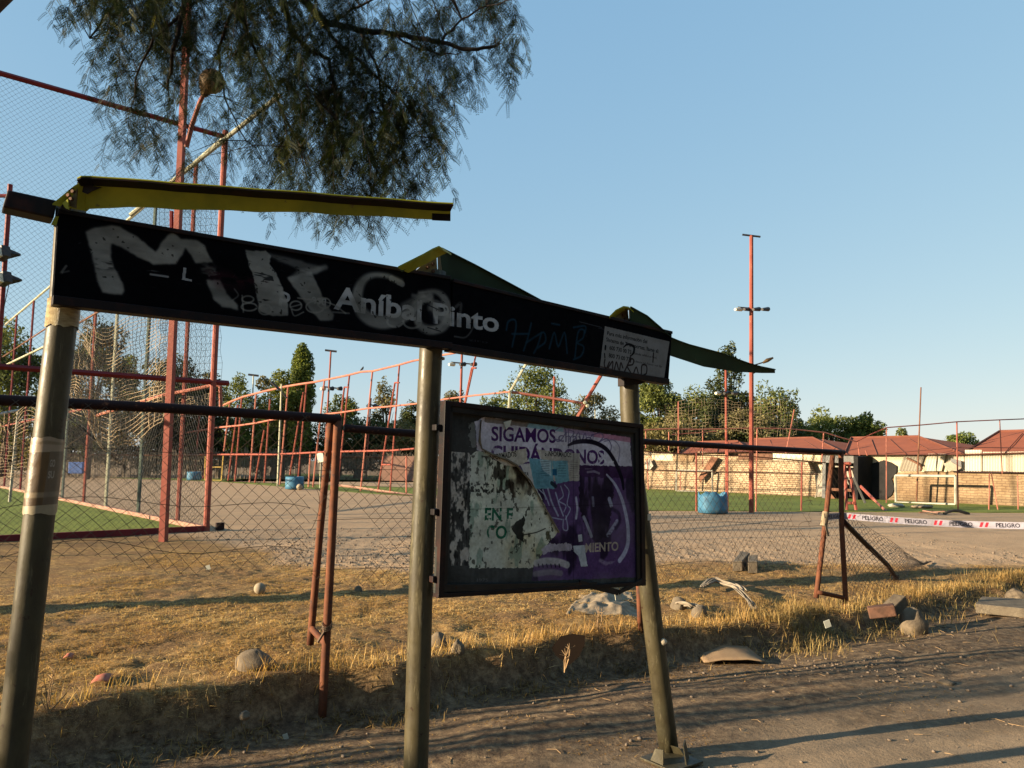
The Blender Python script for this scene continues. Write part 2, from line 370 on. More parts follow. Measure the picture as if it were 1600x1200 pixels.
# ------------------------------------------------------------------ flat print: a small painter for worn posters and spray paint
_glyph = {}
def text_tris(txt, bold=0.0):
    key = (txt, bold)
    if key in _glyph: return _glyph[key]
    cu = bpy.data.curves.new('print_text', 'FONT'); cu.body = txt; cu.offset = bold; cu.resolution_u = 4
    ob = bpy.data.objects.new('print_text', cu); COL.objects.link(ob)
    bpy.context.view_layer.update()
    me = ob.to_mesh(); me.calc_loop_triangles()
    v = np.array([(p.co.x, p.co.y) for p in me.vertices]); t = np.array([tuple(x.vertices) for x in me.loop_triangles])
    ob.to_mesh_clear(); bpy.data.objects.remove(ob); bpy.data.curves.remove(cu)
    _glyph[key] = (v, t); return v, t

class Canvas:
    """paint on a plane: tr maps a photo pixel to (u, v) metres on the plane; res pixels per metre"""
    def __init__(s, tr, u0, v0, u1, v1, res, base):
        s.tr = tr; s.o = (u0, v0); s.ext = (u1 - u0, v1 - v0); s.res = res
        s.w = int((u1 - u0) * res); s.h = int((v1 - v0) * res)
        s.a = np.ones((s.h, s.w, 4), np.float32); s.a[..., :3] = base
        s.Y, s.X = np.mgrid[0:s.h, 0:s.w]
    def p(s, q):
        u, v = s.tr(*q); return np.array([(u - s.o[0]) * s.res, (v - s.o[1]) * s.res])
    def n(s, sx, sy, seed, o=4): return fbm(s.X / s.res * sx, s.Y / s.res * sy, o, seed)
    def put(s, sl, mask, col, alpha=1.0):
        m = (mask * alpha)[..., None]; s.a[sl][..., :3] = s.a[sl][..., :3] * (1 - m) + np.array(col, np.float32) * m
    def box(s, P, pad):
        x0, y0 = np.floor(P.min(0) - pad).astype(int); x1, y1 = np.ceil(P.max(0) + pad).astype(int) + 1
        return slice(max(y0, 0), min(max(y1, 0), s.h)), slice(max(x0, 0), min(max(x1, 0), s.w))
    def stroke(s, pts, r, col, alpha=1.0, soft=0.004, rough=0.0, seed=0, fade=None):
        P = np.array([s.p(q) for q in pts]); rr = [x * s.res for x in (r if hasattr(r, '__len__') else [r] * len(P))]
        if len(P) >= 3:                                    # round the hand movement
            Q = []; R_ = []; E = np.concatenate([[2 * P[0] - P[1]], P, [2 * P[-1] - P[-2]]])
            for i in range(len(P) - 1):
                for k in range(4):
                    t = k / 4; a_, b_, c_, d_ = E[i], E[i + 1], E[i + 2], E[i + 3]
                    Q.append(0.5 * (2 * b_ + (c_ - a_) * t + (2 * a_ - 5 * b_ + 4 * c_ - d_) * t * t + (3 * b_ - a_ - 3 * c_ + d_) * t ** 3)); R_.append(rr[i] * (1 - t) + rr[i + 1] * t)
            Q.append(P[-1]); R_.append(rr[-1]); P = np.array(Q); rr = R_
        sf = max(soft * s.res, 1.0); sl = s.box(P, max(rr) + sf + 2)
        X, Y = s.X[sl].astype(float), s.Y[sl].astype(float)
        if X.size == 0: return
        best = np.full(X.shape, 1e9)
        if rough: 
            X = X + (vnoise(X / 6, Y / 6, seed) - 0.5) * rough * s.res; 
        for i in range(len(P) - 1):
            d = P[i + 1] - P[i]; L = max(d @ d, 1e-9)
            t = np.clip(((X - P[i][0]) * d[0] + (Y - P[i][1]) * d[1]) / L, 0, 1)
            ds = np.hypot(X - P[i][0] - t * d[0], Y - P[i][1] - t * d[1]) - (rr[i] * (1 - t) + rr[i + 1] * t)
            best = np.minimum(best, ds)
        m = np.clip(0.5 - best / sf, 0, 1)
        if fade is not None: m = m * sstep(fade - 0.12, fade + 0.12, fbm(X / s.res * 22, Y / s.res * 60, 3, seed + 5))
        s.put(sl, m, col, alpha)
    def poly(s, pts, col, alpha=1.0, rough=0.0, seed=0, tex=None, blur=0.0, fade=None):
        P = np.array([s.p(q) for q in pts]); sl = s.box(P, 6 + int(blur * s.res * 3))
        X, Y = s.X[sl].astype(float), s.Y[sl].astype(float)
        if rough:
            X = X + (fbm(X / 14, Y / 14, 3, seed) - 0.5) * 2 * rough * s.res; Y = Y + (fbm(X / 14 + 31, Y / 14, 3, seed + 1) - 0.5) * 2 * rough * s.res
        ins = np.zeros(X.shape, bool); j = len(P) - 1
        for i in range(len(P)):
            xi, yi = P[i]; xj, yj = P[j]
            with np.errstate(divide='ignore', invalid='ignore'):
                c = ((yi > Y) != (yj > Y)) & (X < (xj - xi) * (Y - yi) / (yj - yi + 1e-12) + xi)
            ins ^= c; j = i
        m = ins.astype(np.float32)
        if blur:
            kz = max(1, int(blur * s.res)); ker = np.ones(2 * kz + 1) / (2 * kz + 1)
            for ax in (0, 1, 0, 1): m = np.apply_along_axis(lambda r_: np.convolve(r_, ker, 'same'), ax, m)
        if fade is not None: m = m * sstep(fade - 0.1, fade + 0.1, fbm(X / s.res * 14, Y / s.res * 70, 3, seed + 5))
        if tex is not None: m = m * tex[sl]
        s.put(sl, m, col, alpha)
        return sl, m
    def text(s, txt, q0, q1, cap, col, alpha=1.0, bold=0.0, keep=None, seed=0):
        """baseline from photo pixel q0 to q1; cap: cap height in metres on the plane"""
        v, t = text_tris(txt, bold); x0 = v[:, 0].min(); w = v[:, 0].max() - x0
        A, B = s.p(q0), s.p(q1); ex = (B - A) / w
        up = np.array([-ex[1], ex[0]]); up = up / np.linalg.norm(up) * cap * s.res / 0.70
        if up[1] < 0: up = -up
        Q = A + (v[:, :1] - x0) * ex + v[:, 1:] * up
        sl = s.box(Q, 2); m = np.zeros(s.X[sl].shape, np.float32); oy, ox = sl[0].start, sl[1].start
        if m.size == 0: return
        for tri in t:
            a, b, c = Q[tri[0]], Q[tri[1]], Q[tri[2]]
            den = (b[0] - a[0]) * (c[1] - a[1]) - (c[0] - a[0]) * (b[1] - a[1])
            if abs(den) < 1e-9: continue
            xa, xb = int(min(a[0], b[0], c[0])) - ox, int(max(a[0], b[0], c[0])) + 2 - ox
            ya, yb = int(min(a[1], b[1], c[1])) - oy, int(max(a[1], b[1], c[1])) + 2 - oy
            xa, ya = max(xa, 0), max(ya, 0)
            if xa >= m.shape[1] or ya >= m.shape[0] or xb <= xa or yb <= ya: continue
            yy, xx = np.mgrid[ya:min(yb, m.shape[0]), xa:min(xb, m.shape[1])]
            X = xx + ox; Y = yy + oy
            l1 = ((X - a[0]) * (c[1] - a[1]) - (c[0] - a[0]) * (Y - a[1])) / den
            l2 = ((b[0] - a[0]) * (Y - a[1]) - (X - a[0]) * (b[1] - a[1])) / den
            ins = (l1 >= -0.02) & (l2 >= -0.02) & (l1 + l2 <= 1.02)
            m[yy[ins], xx[ins]] = 1
        if keep is not None: m = m * sstep(keep - 0.06, keep + 0.06, fbm(s.X[sl] / s.res * 40, s.Y[sl] / s.res * 40, 3, seed))
        s.put(sl, m, col, alpha)
    def material(s, name, rough=0.5, bmp=0.0, spec=0.4, k=1.0):
        img = bpy.data.images.new(name, s.w, s.h, alpha=False)
        img.pixels.foreach_set(np.clip(s.a, 0, 1).astype(np.float32).ravel()); img.update(); img.pack()
        m, nt, b, o = _nt(name)
        uv = N(nt, "ShaderNodeUVMap"); uv.uv_map = 'uv'
        t = N(nt, "ShaderNodeTexImage"); t.image = img; t.extension = 'EXTEND'; nt.links.new(uv.outputs[0], t.inputs[0])
        co = coords(nt)
        dirt = ramp(nt, noise(nt, 9, co, 6, 0.7), [(0.3, (0.72 * k, 0.70 * k, 0.66 * k)), (0.62, (k, k, k))])
        nt.links.new(mix(nt, 1.0, t.outputs['Color'], dirt, 'MULTIPLY'), b.inputs['Base Color'])
        rr = ramp(nt, noise(nt, 30, co, 4, 0.7), [(0.3, (rough * 0.75,) * 3), (0.7, (min(rough * 1.3, 1),) * 3)])
        nt.links.new(rr, b.inputs['Roughness']); b.inputs['Specular IOR Level'].default_value = spec
        if bmp: bump(nt, noise(nt, 16, co, 5, 0.7), bmp, 0.004, b)
        return m
    def uvf(s, worlduv):
        def f(v):
            u, w = worlduv(v); return ((u - s.o[0]) / s.ext[0], (w - s.o[1]) / s.ext[1])
        return f
# ------------------------------------------------------------------ terrain
RA = math.radians(33.0); RS, RC = math.sin(RA), math.cos(RA); RX, RY = -1.27, 5.02
def ridge(x, y):
    x = np.asarray(x, float); y = np.asarray(y, float)
    s = (x - RX) * RC + (y - RY) * RS; u = -(x - RX) * RS + (y - RY) * RC
    wob = (fbm(s * 0.9, 0 * s, 3, 5) - 0.5) * 0.55 + (fbm(s * 3.1, 0 * s + 4, 2, 8) - 0.5) * 0.16
    return s, u + wob
def zt(x, y):
    x = np.asarray(x, float); y = np.asarray(y, float)
    s, u = ridge(x, y)
    h = (0.225 - 0.03 * sstep(-0.5, 1.5, s)) * (1 - 0.55 * sstep(2.5, 6.0, s)) + 0.03 * (fbm(s * 1.2, u * 0, 2, 2) - 0.5)
    z = sstep(-0.07, 0.07, u) * h * (1 - sstep(0.8, 8.5, u)) - 0.07 * (sstep(-1.0, -0.35, u) - sstep(-0.2, 0.05, u)) * (1 - sstep(7, 9, s))
    near = 1 - sstep(10, 26, np.hypot(x, y))
    z = z + near * (sstep(0.0, 0.4, u) * ((fbm(x * 0.8, y * 0.8, 4, 21) - 0.5) * 0.10 + (fbm(x * 6, y * 6, 3, 22) - 0.5) * 0.05 + (fbm(x * 17, y * 17, 2, 23) - 0.5) * 0.022)
                    + 0.05 * np.exp(-((u - 0.15) / 0.2) ** 2) * (fbm(x * 3.5, y * 3.5, 3, 27) - 0.4) + (1 - sstep(-0.2, 0.2, u)) * ((fbm(x * 1.1, y * 1.1, 3, 31) - 0.5) * 0.03 + (fbm(x * 9, y * 9, 3, 32) - 0.5) * 0.014 * sstep(-3.2, -1.2, u)))
    # shallow ruts along the track and on the gravel beyond
    ut = u + (fbm(s * 0.3, s * 0, 2, 40) - 0.5) * 0.3
    for c, w in ((-1.15, 0.09), (-1.55, 0.07), (-2.0, 0.08), (-2.5, 0.06)):
        z = z - 0.014 * np.exp(-((ut - c) / w) ** 2) * near
    return z
def zone(x, y):
    """0 road, 1 verge of dry grass, 2 gravel yard (soft)"""
    x = np.asarray(x, float); y = np.asarray(y, float)
    s, u = ridge(x, y)
    yb = np.interp(x, [-30, -9.5, -7, -5.8, -3, -1.3, 2.1, 4.3, 6.6, 8.5, 30], [24, 15.5, 16.6, 15.2, 11.2, 10.0, 11.6, 12.4, 11.9, 12.2, 16])
    yb = yb + (fbm(x * 0.7, y * 0.3, 3, 60) - 0.5) * 2.2
    g = sstep(-0.05, 0.1, u); q = sstep(-0.5, 0.7, y - yb)
    return g, q
def ground_mat():
    m, nt, b, o = _nt('earth')
    co = coords(nt)
    a = N(nt, "ShaderNodeAttribute"); a.attribute_name = 'zone'
    sep = N(nt, "ShaderNodeSeparateColor"); nt.links.new(a.outputs['Color'], sep.inputs[0])
    # road: compacted tan earth, rougher and darker towards the verge
    n1 = noise(nt, 1.3, co, 6, 0.65); n2 = noise(nt, 14, co, 6, 0.75); n3 = noise(nt, 70, co, 4, 0.8); n4 = noise(nt, 0.35, co, 4, 0.6)
    road = ramp(nt, n1, [(0.3, (0.18, 0.128, 0.082)), (0.6, (0.27, 0.198, 0.128)), (0.8, (0.315, 0.235, 0.155))])
    road = mix(nt, ramp(nt, n3, [(0.50, (0, 0, 0)), (0.72, (0.7, 0.7, 0.7))]), road, (0.33, 0.25, 0.165))
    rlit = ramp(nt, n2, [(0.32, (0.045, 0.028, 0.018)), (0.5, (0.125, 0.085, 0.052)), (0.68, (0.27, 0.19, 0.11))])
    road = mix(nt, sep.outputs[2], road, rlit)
    grass = ramp(nt, n2, [(0.30, (0.06, 0.034, 0.015)), (0.48, (0.20, 0.12, 0.045)), (0.66, (0.38, 0.245, 0.095))])
    grass = mix(nt, ramp(nt, n4, [(0.5, (0, 0, 0)), (0.62, (0.7, 0.7, 0.7))]), grass, (0.12, 0.085, 0.05))
    grav = ramp(nt, n1, [(0.3, (0.26, 0.172, 0.102)), (0.7, (0.37, 0.255, 0.155))])
    grav = mix(nt, ramp(nt, n3, [(0.48, (0, 0, 0)), (0.66, (0.8, 0.8, 0.8))]), grav, (0.44, 0.32, 0.21))
    grav = mix(nt, ramp(nt, n2, [(0.28, (0.55, 0.55, 0.55)), (0.42, (0, 0, 0))]), grav, (0.14, 0.11, 0.085))
    bare = ramp(nt, noise(nt, 2.2, co, 5, 0.7), [(0.42, (0, 0, 0)), (0.56, (1, 1, 1))])
    grass = mix(nt, bare, grass, ramp(nt, n2, [(0.3, (0.07, 0.038, 0.017)), (0.7, (0.21, 0.12, 0.055))]))
    n5 = noise(nt, 150, coords(nt, (1, 1, 1)), 3, 0.7)
    grass = mix(nt, ramp(nt, n5, [(0.55, (0, 0, 0)), (0.66, (0.9, 0.9, 0.9))]), grass, (0.46, 0.31, 0.13))
    grass = mix(nt, ramp(nt, n5, [(0.34, (0.85, 0.85, 0.85)), (0.45, (0, 0, 0))]), grass, (0.05, 0.028, 0.013))
    c = mix(nt, sep.outputs[0], road, grass)
    c = mix(nt, sep.outputs[1], c, grav)
    nt.links.new(c, b.inputs['Base Color']); b.inputs['Roughness'].default_value = 0.95; b.inputs['Specular IOR Level'].default_value = 0.15
    bm = N(nt, "ShaderNodeBump"); bm.inputs['Strength'].default_value = 0.9; bm.inputs['Distance'].default_value = 0.02
    ad = N(nt, "ShaderNodeMath", operation='MULTIPLY_ADD'); nt.links.new(n3, ad.inputs[0]); ad.inputs[1].default_value = 0.35; nt.links.new(n2, ad.inputs[2])
    nt.links.new(ad.outputs[0], bm.inputs['Height']); nt.links.new(bm.outputs[0], b.inputs['Normal'])
    return m
M['ground'] = ground_mat()
def _axis(lo, a, b, hi, step):
    mid = np.arange(a, b + 1e-6, step)
    def out(start, end):
        r = []; d = step; x = start
        while abs(x - start) < abs(end - start):
            d *= 1.14; x = x + (d if end > start else -d); r.append(x)
        return np.array(r)
    return np.concatenate([out(a, lo)[::-1], mid, out(b, hi)])
def build_ground():
    xs = _axis(-700, -4.6, 8.5, 700, 0.035); ys = _axis(-300, 2.6, 12.0, 1400, 0.035)
    X, Y = np.meshgrid(xs, ys); Z = zt(X, Y)
    V = np.stack([X.ravel(), Y.ravel(), Z.ravel()], 1)
    nx, ny = len(xs), len(ys); idx = np.arange(nx * ny).reshape(ny, nx)
    F = np.stack([idx[:-1, :-1].ravel(), idx[:-1, 1:].ravel(), idx[1:, 1:].ravel(), idx[1:, :-1].ravel()], 1)
    g, q = zone(V[:, 0], V[:, 1]); s, u = ridge(V[:, 0], V[:, 1])
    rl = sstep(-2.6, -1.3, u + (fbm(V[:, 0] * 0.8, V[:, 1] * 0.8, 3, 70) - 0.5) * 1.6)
    fg = g[F].mean(1); fq = (q * g)[F].mean(1)
    for name, sel in (('dirt_road', fg < 0.5), ('verge', (fg >= 0.5) & (fq < 0.5)), ('gravel_yard', (fg >= 0.5) & (fq >= 0.5))):
        f = F[sel]; used, inv = np.unique(f.ravel(), return_inverse=True)
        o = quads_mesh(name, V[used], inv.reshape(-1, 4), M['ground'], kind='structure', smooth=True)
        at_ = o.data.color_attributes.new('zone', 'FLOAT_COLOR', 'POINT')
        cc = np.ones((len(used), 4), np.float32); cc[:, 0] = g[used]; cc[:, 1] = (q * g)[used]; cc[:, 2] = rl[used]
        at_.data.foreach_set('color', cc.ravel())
build_ground()
def gz(x, y): return float(zt(x, y))

# turf courts, 1-2 cm above the yard
def sheet(name, pts, z, m, kind='structure'):
    mb = MB(); mb.hexa([(p[0], p[1], z) for p in pts], (0, 0, -0.3)); return mb.build(name, m, kind=kind)
E1 = Vector((0.76, 0.65, 0)).normalized(); E2 = Vector((-0.65, 0.76, 0)).normalized()
CN = Vector((-6.8, 17.4, 0))                                  # near right corner of the big ball cage
cg = lambda a, b, z=0.0: CN - E1 * a + E2 * b + Vector((0, 0, z))
sheet('artificial_turf', [cg(0.1, 0.1), cg(17, 0.1), cg(17, 34), cg(0.1, 34)], 0.03, M['turf'])
RW0, RW1 = Vector((8.4, 48.0, 0)), Vector((20.5, 30.7, 0))    # line of the brick wall and the building
RD = (RW1 - RW0).normalized()
fl = ground(1000, 798), ground(1600, 797)                     # near edge of the right-hand court
sheet('artificial_turf', [fl[0], fl[1] + Vector((6, -1.5, 0)), RW1 + RD * 6, RW0 - RD * 6], 0.025, M['turf'])
ml = ground(345, 752), ground(638, 775)
sheet('artificial_turf', [ml[0] - Vector((14, -8, 0)), ml[0], ml[1], ml[1] + Vector((9, 4, 0)), Vector((10, 62, 0)), Vector((-25, 92, 0))], 0.02, M['turf'])
# ------------------------------------------------------------------ the bus stop
SA, SB = Vector((-1.53, 2.58, 0)), Vector((0.90, 4.36, 0))
SE = (SB - SA).normalized(); SN = Vector((SE.y, -SE.x, 0))      # SN points to the camera
sp = lambda px, py, off=0.0: onplane(px, py, SA, SB, off)
def suv(v): return ((Vector(v) - SA).dot(SE), v[2])
def s2(px, py): return suv(sp(px, py))
stop = thing('bus_stop', 'wrecked bus stop sign on three olive posts with torn poster board and bent green strips', 'bus stop', sp(655, 1200) * 1.0)
stop.location.z = 0

# posts
def post(pts, label, extra=0.0, r=0.054):
    P = [sp(x, y, 0.085) for x, y in pts]
    if extra: P[-1] = P[-1] + (P[-1] - P[-2]).normalized() * extra
    Q = [P[0]]
    for i in range(1, len(P)):
        for k in range(1, 5): Q.append(P[i - 1].lerp(P[i], k / 4))
    mb = MB(); mb.tube(Q, r, 32)
    o = mb.build('post', M['post'], stop, smooth=True, label=label); return P
PL = post([(112, 318), (100, 480), (62, 800), (24, 1140)], 'post with paper and tape wrapped round it', 0.6, 0.0475)
PM = post([(679, 425), (671, 600), (658, 900), (650, 1190)], 'straight middle post', 0.25)
PR = post([(981, 500), (984, 640), (990, 740), (1008, 870), (1023, 1000), (1046, 1178)], 'leaning dented post torn from its base plate')
for pt in (sp(984, 612, 0.085), sp(985, 645, 0.085), sp(676, 560, 0.085)):
    mb = MB(); mb.tube([pt - Vector((0, 0, 0.004)), pt + Vector((0, 0, 0.004))], 0.0565, 32); mb.build('seam', M['post'], stop, smooth=False)

# painted fascia canvas
cv = Canvas(s2, -0.1, 2.0, 3.15, 2.62, 640, (0.03, 0.034, 0.05))
g1 = cv.n(3, 6, 1); cv.a[..., :3] *= (0.75 + 0.5 * g1)[..., None]
W_ = (0.58, 0.60, 0.62)
pk = (0.22, 0.09, 0.13)
cv.stroke([(330, 428), (415, 446)], 0.022, pk, 0.5, 0.03, fade=0.45, seed=3)
cv.text('L', (284, 437), (299, 440), 0.045, W_, 0.95, 0.02)
cv.stroke([(235, 429), (262, 433)], 0.004, W_, 0.9); cv.stroke([(237, 424), (262, 428)], 0.003, W_, 0.7, fade=0.5)
cv.text('PG', (130, 411), (152, 414), 0.018, W_, 0.55, 0.01, keep=0.4, seed=4)
cv.text('LA', (158, 416), (178, 419), 0.018, W_, 0.45, 0.01, keep=0.5, seed=6)
cv.text('p', (436, 470), (452, 474), 0.06, W_, 0.9, 0.02)
cv.text('esq.', (486, 474), (513, 478), 0.042, W_, 0.85, 0.015, keep=0.35, seed=2)
cv.text('An\u00edbal', (521, 482), (658, 502), 0.093, (0.60, 0.62, 0.64), 1.0, 0.022); cv.text('Pinto', (676, 504.5), (779, 519), 0.093, (0.60, 0.62, 0.64), 1.0, 0.022)
SP = (0.52, 0.53, 0.52)     # silver-white spray paint
cv.poly([(133, 361), (150, 356), (172, 352), (188, 355), (215, 371), (243, 394), (254, 378), (264, 365), (270, 364), (284, 374), (310, 376), (321, 384), (324, 395), (332, 410), (305, 412), (290, 388), (284, 400), (275, 413), (240, 414), (218, 403), (190, 388), (174, 380), (172, 388), (174, 402), (178, 418), (190, 440), (195, 455), (190, 461), (160, 458), (153, 445), (148, 420), (140, 392)], SP, 0.92, rough=0.004, seed=2, blur=0.0035)
cv.poly([(148, 404), (176, 404), (178, 422), (152, 422)], (0.03, 0.034, 0.05), 0.6, rough=0.012, seed=45, blur=0.005, tex=sstep(0.42, 0.62, cv.n(24, 120, 31, 3)))
cv.poly([(312, 412), (334, 412), (346, 438), (322, 440)], SP, 0.5, rough=0.01, seed=13, blur=0.006, fade=0.5)
cv.poly([(322, 438), (344, 438), (354, 458), (372, 478), (372, 485), (346, 480), (332, 466)], SP, 0.82, rough=0.006, seed=14, blur=0.004, fade=0.25)
cv.poly([(330, 350 + 84), (384, 440), (384, 456), (336, 450)], pk, 0.35, blur=0.012, fade=0.4, seed=61)
cv.stroke([(95, 427), (103, 416)], 0.004, SP, 0.6); cv.stroke([(95, 427), (107, 424)], 0.003, SP, 0.45)
# second letter
cv.poly([(382, 391), (415, 392), (424, 401), (421, 412), (434, 432), (441, 452), (450, 476), (450, 493), (426, 495), (406, 488), (401, 465), (397, 440), (388, 412)], SP, 0.9, rough=0.004, seed=15, blur=0.003, fade=0.12)
cv.poly([(388, 424), (425, 430), (428, 440), (394, 436)], (0.03, 0.034, 0.05), 0.7, tex=sstep(0.42, 0.55, cv.n(16, 90, 33, 3)))
cv.poly([(415, 393), (460, 405), (495, 415), (508, 417), (494, 430), (476, 427), (455, 417), (424, 404)], SP, 0.5, rough=0.006, seed=17, blur=0.006, fade=0.3)
cv.stroke([(508, 418), (490, 424), (470, 426), (456, 436)], 0.012, SP, 0.55, 0.014); cv.poly([(448, 434), (486, 424), (496, 446), (506, 470), (521, 492), (520, 501), (500, 501), (482, 482), (464, 456)], SP, 0.8, rough=0.005, seed=19, blur=0.004, fade=0.2)
cv.stroke([(438, 452), (440, 462)], 0.01, SP, 0.6, 0.01)
cv.stroke([(366, 452), (372, 462), (362, 470)], 0.003, SP, 0.5)
def loop(cx, cy, rx, ry, w, a=0.75, a0=0, a1=360, col=SP, soft=0.004):
    cv.stroke([(cx + rx * math.cos(math.radians(t)), cy + ry * math.sin(math.radians(t))) for t in range(a0, a1 + 1, 20)], w, col, a, soft)
for cx, cy, rx, ry in ((387, 468, 9, 5), (389, 480, 12, 6), (414, 484, 10, 8), (462, 478, 9, 7), (492, 480, 14, 9), (506, 474, 10, 8)): loop(cx, cy, rx, ry, 0.0035)
cv.stroke([(378, 462), (380, 488)], 0.003, SP, 0.7); cv.stroke([(455, 480), (470, 476)], 0.003, SP, 0.7); cv.stroke([(455, 484), (460, 494), (474, 488)], 0.003, SP, 0.7)
cv.stroke([(465, 466), (515, 474), (540, 490)], 0.0035, SP, 0.7); cv.stroke([(520, 488), (545, 490)], 0.004, SP, 0.6)
# third letter and the round tag after it
cv.stroke([(626, 440), (606, 432), (585, 430), (570, 436), (561, 450), (558, 468), (565, 488), (580, 500), (600, 504), (622, 499), (642, 487), (657, 470), (672, 464)], [0.012, 0.012, 0.012, 0.016, 0.022, 0.026, 0.028, 0.03, 0.03, 0.027, 0.024, 0.02, 0.018], SP, 0.78, 0.016)
cv.stroke([(612, 436), (628, 444)], 0.014, SP, 0.8, 0.006)
cv.stroke([(655, 458), (680, 456), (695, 468), (700, 490), (693, 510), (672, 516), (655, 508), (652, 494)], [0.008, 0.012, 0.02, 0.024, 0.022, 0.022, 0.02, 0.012], SP, 0.75, 0.016)
cv.stroke([(645, 462), (665, 466), (684, 480)], 0.009, SP, 0.5, 0.012); cv.stroke([(630, 478), (660, 462)], 0.014, SP, 0.5, 0.016)
loop(617, 503, 12, 8, 0.005, 0.7, 0, 200); loop(644, 503, 14, 10, 0.005, 0.7, -30, 200); loop(672, 492, 26, 22, 0.009, 0.5, 0, 340, soft=0.01)
cv.stroke([(676, 482), (690, 496), (700, 500)], 0.026, SP, 0.72, 0.02, fade=0.15, seed=71)
cv.stroke([(662, 474), (684, 484)], 0.002, (0.06, 0.07, 0.1), 0.9); cv.stroke([(668, 512), (688, 518)], 0.002, (0.06, 0.07, 0.1), 0.9); cv.stroke([(672, 490), (676, 503)], 0.012, (0.06, 0.07, 0.1), 0.7, 0.01)
cv.stroke([(710, 526), (728, 527), (740, 510), (741, 498), (735, 500)], 0.0045, SP, 0.4, 0.004); cv.stroke([(712, 480), (720, 475), (718, 492), (712, 506)], 0.008, SP, 0.4, 0.008)
cv.text('ziro', (732, 533), (762, 537), 0.012, W_, 0.25, 0.0)
sil = (cv.a[..., :3].mean(2) > 0.2)[..., None]            # uneven, thin spray film
cv.a[..., :3] = np.where(sil, cv.a[..., :3] * (0.72 + 0.5 * cv.n(7, 26, 201, 4))[..., None], cv.a[..., :3])
cv.a[..., :3] = np.where(sil & (cv.n(60, 60, 203, 3) < 0.22)[..., None], cv.a[..., :3] * 0.45, cv.a[..., :3])
# teal tag
T_ = (0.09, 0.19, 0.25)
for pts in ([(791, 516), (794, 503), (804, 500), (806, 512), (800, 542)], [(800, 522), (826, 522)], [(830, 505), (824, 530), (818, 548)], [(846, 520), (840, 540), (834, 552)], [(822, 536), (840, 524), (850, 520), (852, 534), (840, 544)],
            [(858, 545), (866, 520), (872, 542), (882, 520), (886, 552)], [(898, 560), (903, 520), (912, 516), (911, 528), (902, 536), (912, 542), (908, 556), (896, 562)], [(862, 506), (874, 508)], [(896, 512), (914, 510), (914, 520)]):
    cv.stroke(pts, 0.0055, T_, 0.85, 0.005)
# information sticker
STK = [(945, 510), (1046, 534), (1037, 595), (937, 575)]
cv.poly(STK, (0.45, 0.455, 0.455)); K_ = (0.04, 0.04, 0.05)
cv.text('Para m\u00e1s informaci\u00f3n del', (948.5, 523.5), (1011, 537), 0.021, K_, 0.95, 0.012)
cv.text('Sistema de Transportes, llame al:', (947, 533.5), (1029, 552), 0.021, K_, 0.95, 0.012)
cv.text('600 730 00 73', (952, 546.5), (986, 553.5), 0.022, K_, 0.95, 0.012); cv.text('(desde tel\u00e9fonos fijos)', (991, 554), (1026, 561), 0.013, K_, 0.7)
cv.text('800 73 00 73', (951, 558.5), (984, 565), 0.022, K_, 0.95, 0.012); cv.text('(desde celulares) red fija', (991, 566), (1034, 574.5), 0.012, K_, 0.7)
cv.stroke([(946, 541), (945.5, 546)], 0.006, K_, 0.9, 0.002); cv.stroke([(944.5, 553), (945, 559)], 0.004, K_, 0.9, 0.002)
cv.stroke([(974, 543), (981, 538), (990, 542), (990, 551), (986, 556)], [0.003, 0.006, 0.007, 0.007, 0.003], K_, 0.85, 0.003)
for pts in ([(945, 562), (944, 570), (947, 576), (952, 566)], [(950, 575), (957, 565), (957, 576)], [(960, 577), (963, 566), (966, 577)], [(968, 578), (970, 567), (973, 575)], [(976, 580), (985, 562), (990, 563), (988, 570), (980, 572), (985, 582)], [(990, 583), (994, 574), (997, 583)], [(1002, 585), (1003, 571), (1010, 572), (1010, 583), (1006, 586)], [(985, 556), (985, 566)], [(1021, 552), (1020, 566)]):
    cv.stroke(pts, 0.0042, (0.12, 0.09, 0.09), 0.85, 0.003)
cv.stroke([(938, 573), (1000, 588)], 0.003, (0.2, 0.12, 0.1), 0.7, 0.004, fade=0.4)
cv.stroke([(944, 515), (935, 513)], 0.002, W_, 0.3); cv.stroke([(905, 503), (940, 512)], 0.0015, W_, 0.5)
# drips and scratches
for k in range(46):
    x = rnd.uniform(100, 1030); y = 350 + (x - 100) * 0.18 + rnd.uniform(0, 90)
    cv.stroke([(x, y), (x + rnd.uniform(-8, 8), y + rnd.uniform(-3, 3))], 0.0009, W_, rnd.uniform(0.08, 0.35), 0.001)
M['fascia'] = cv.material('painted_fascia', 0.75, 0.12, 0.03)
fuv = cv.uvf(suv)
def panel(c, label):
    P = [sp(*q) for q in c]                    # TL TR BR BL on the front plane
    mb = MB(); mb.hexa(P, -SN * 0.05); o = mb.build('sign_panel', M['fascia'], stop, uvf=fuv, label=label, bevel=0.003)
    # trims: folded sheet lips proud of the face, top and bottom
    for a, b, h, s_ in ((P[3], P[2], 0.032, -1), (P[0], P[1], 0.016, 1)):
        t = MB(); z = Vector((0, 0, h * s_)); t.hexa([a + SN * 0.006, b + SN * 0.006, b + SN * 0.006 + z, a + SN * 0.006 + z], -SN * 0.064)
        t.build('panel_trim', M['panel_edge'], o, bevel=0.002)
    return o
p1 = panel([(91, 333), (704, 437), (706, 535), (83, 461)], 'longer panel sprayed with silver letters')
p2 = panel([(708, 441), (1050, 522), (1045, 592), (704, 537)], 'panel with information sticker and faint teal tag')
for x in (166, 234, 366, 470, 560, 640):
    c = sp(x, 333 + (x - 91) * 0.1697); mb = MB(); mb.blob(c - SN * 0.02 + Vector((0, 0, 0.012)), 0.011, 6, 4, 0.1, 3); mb.build('bolt', M['bolt'], stop)
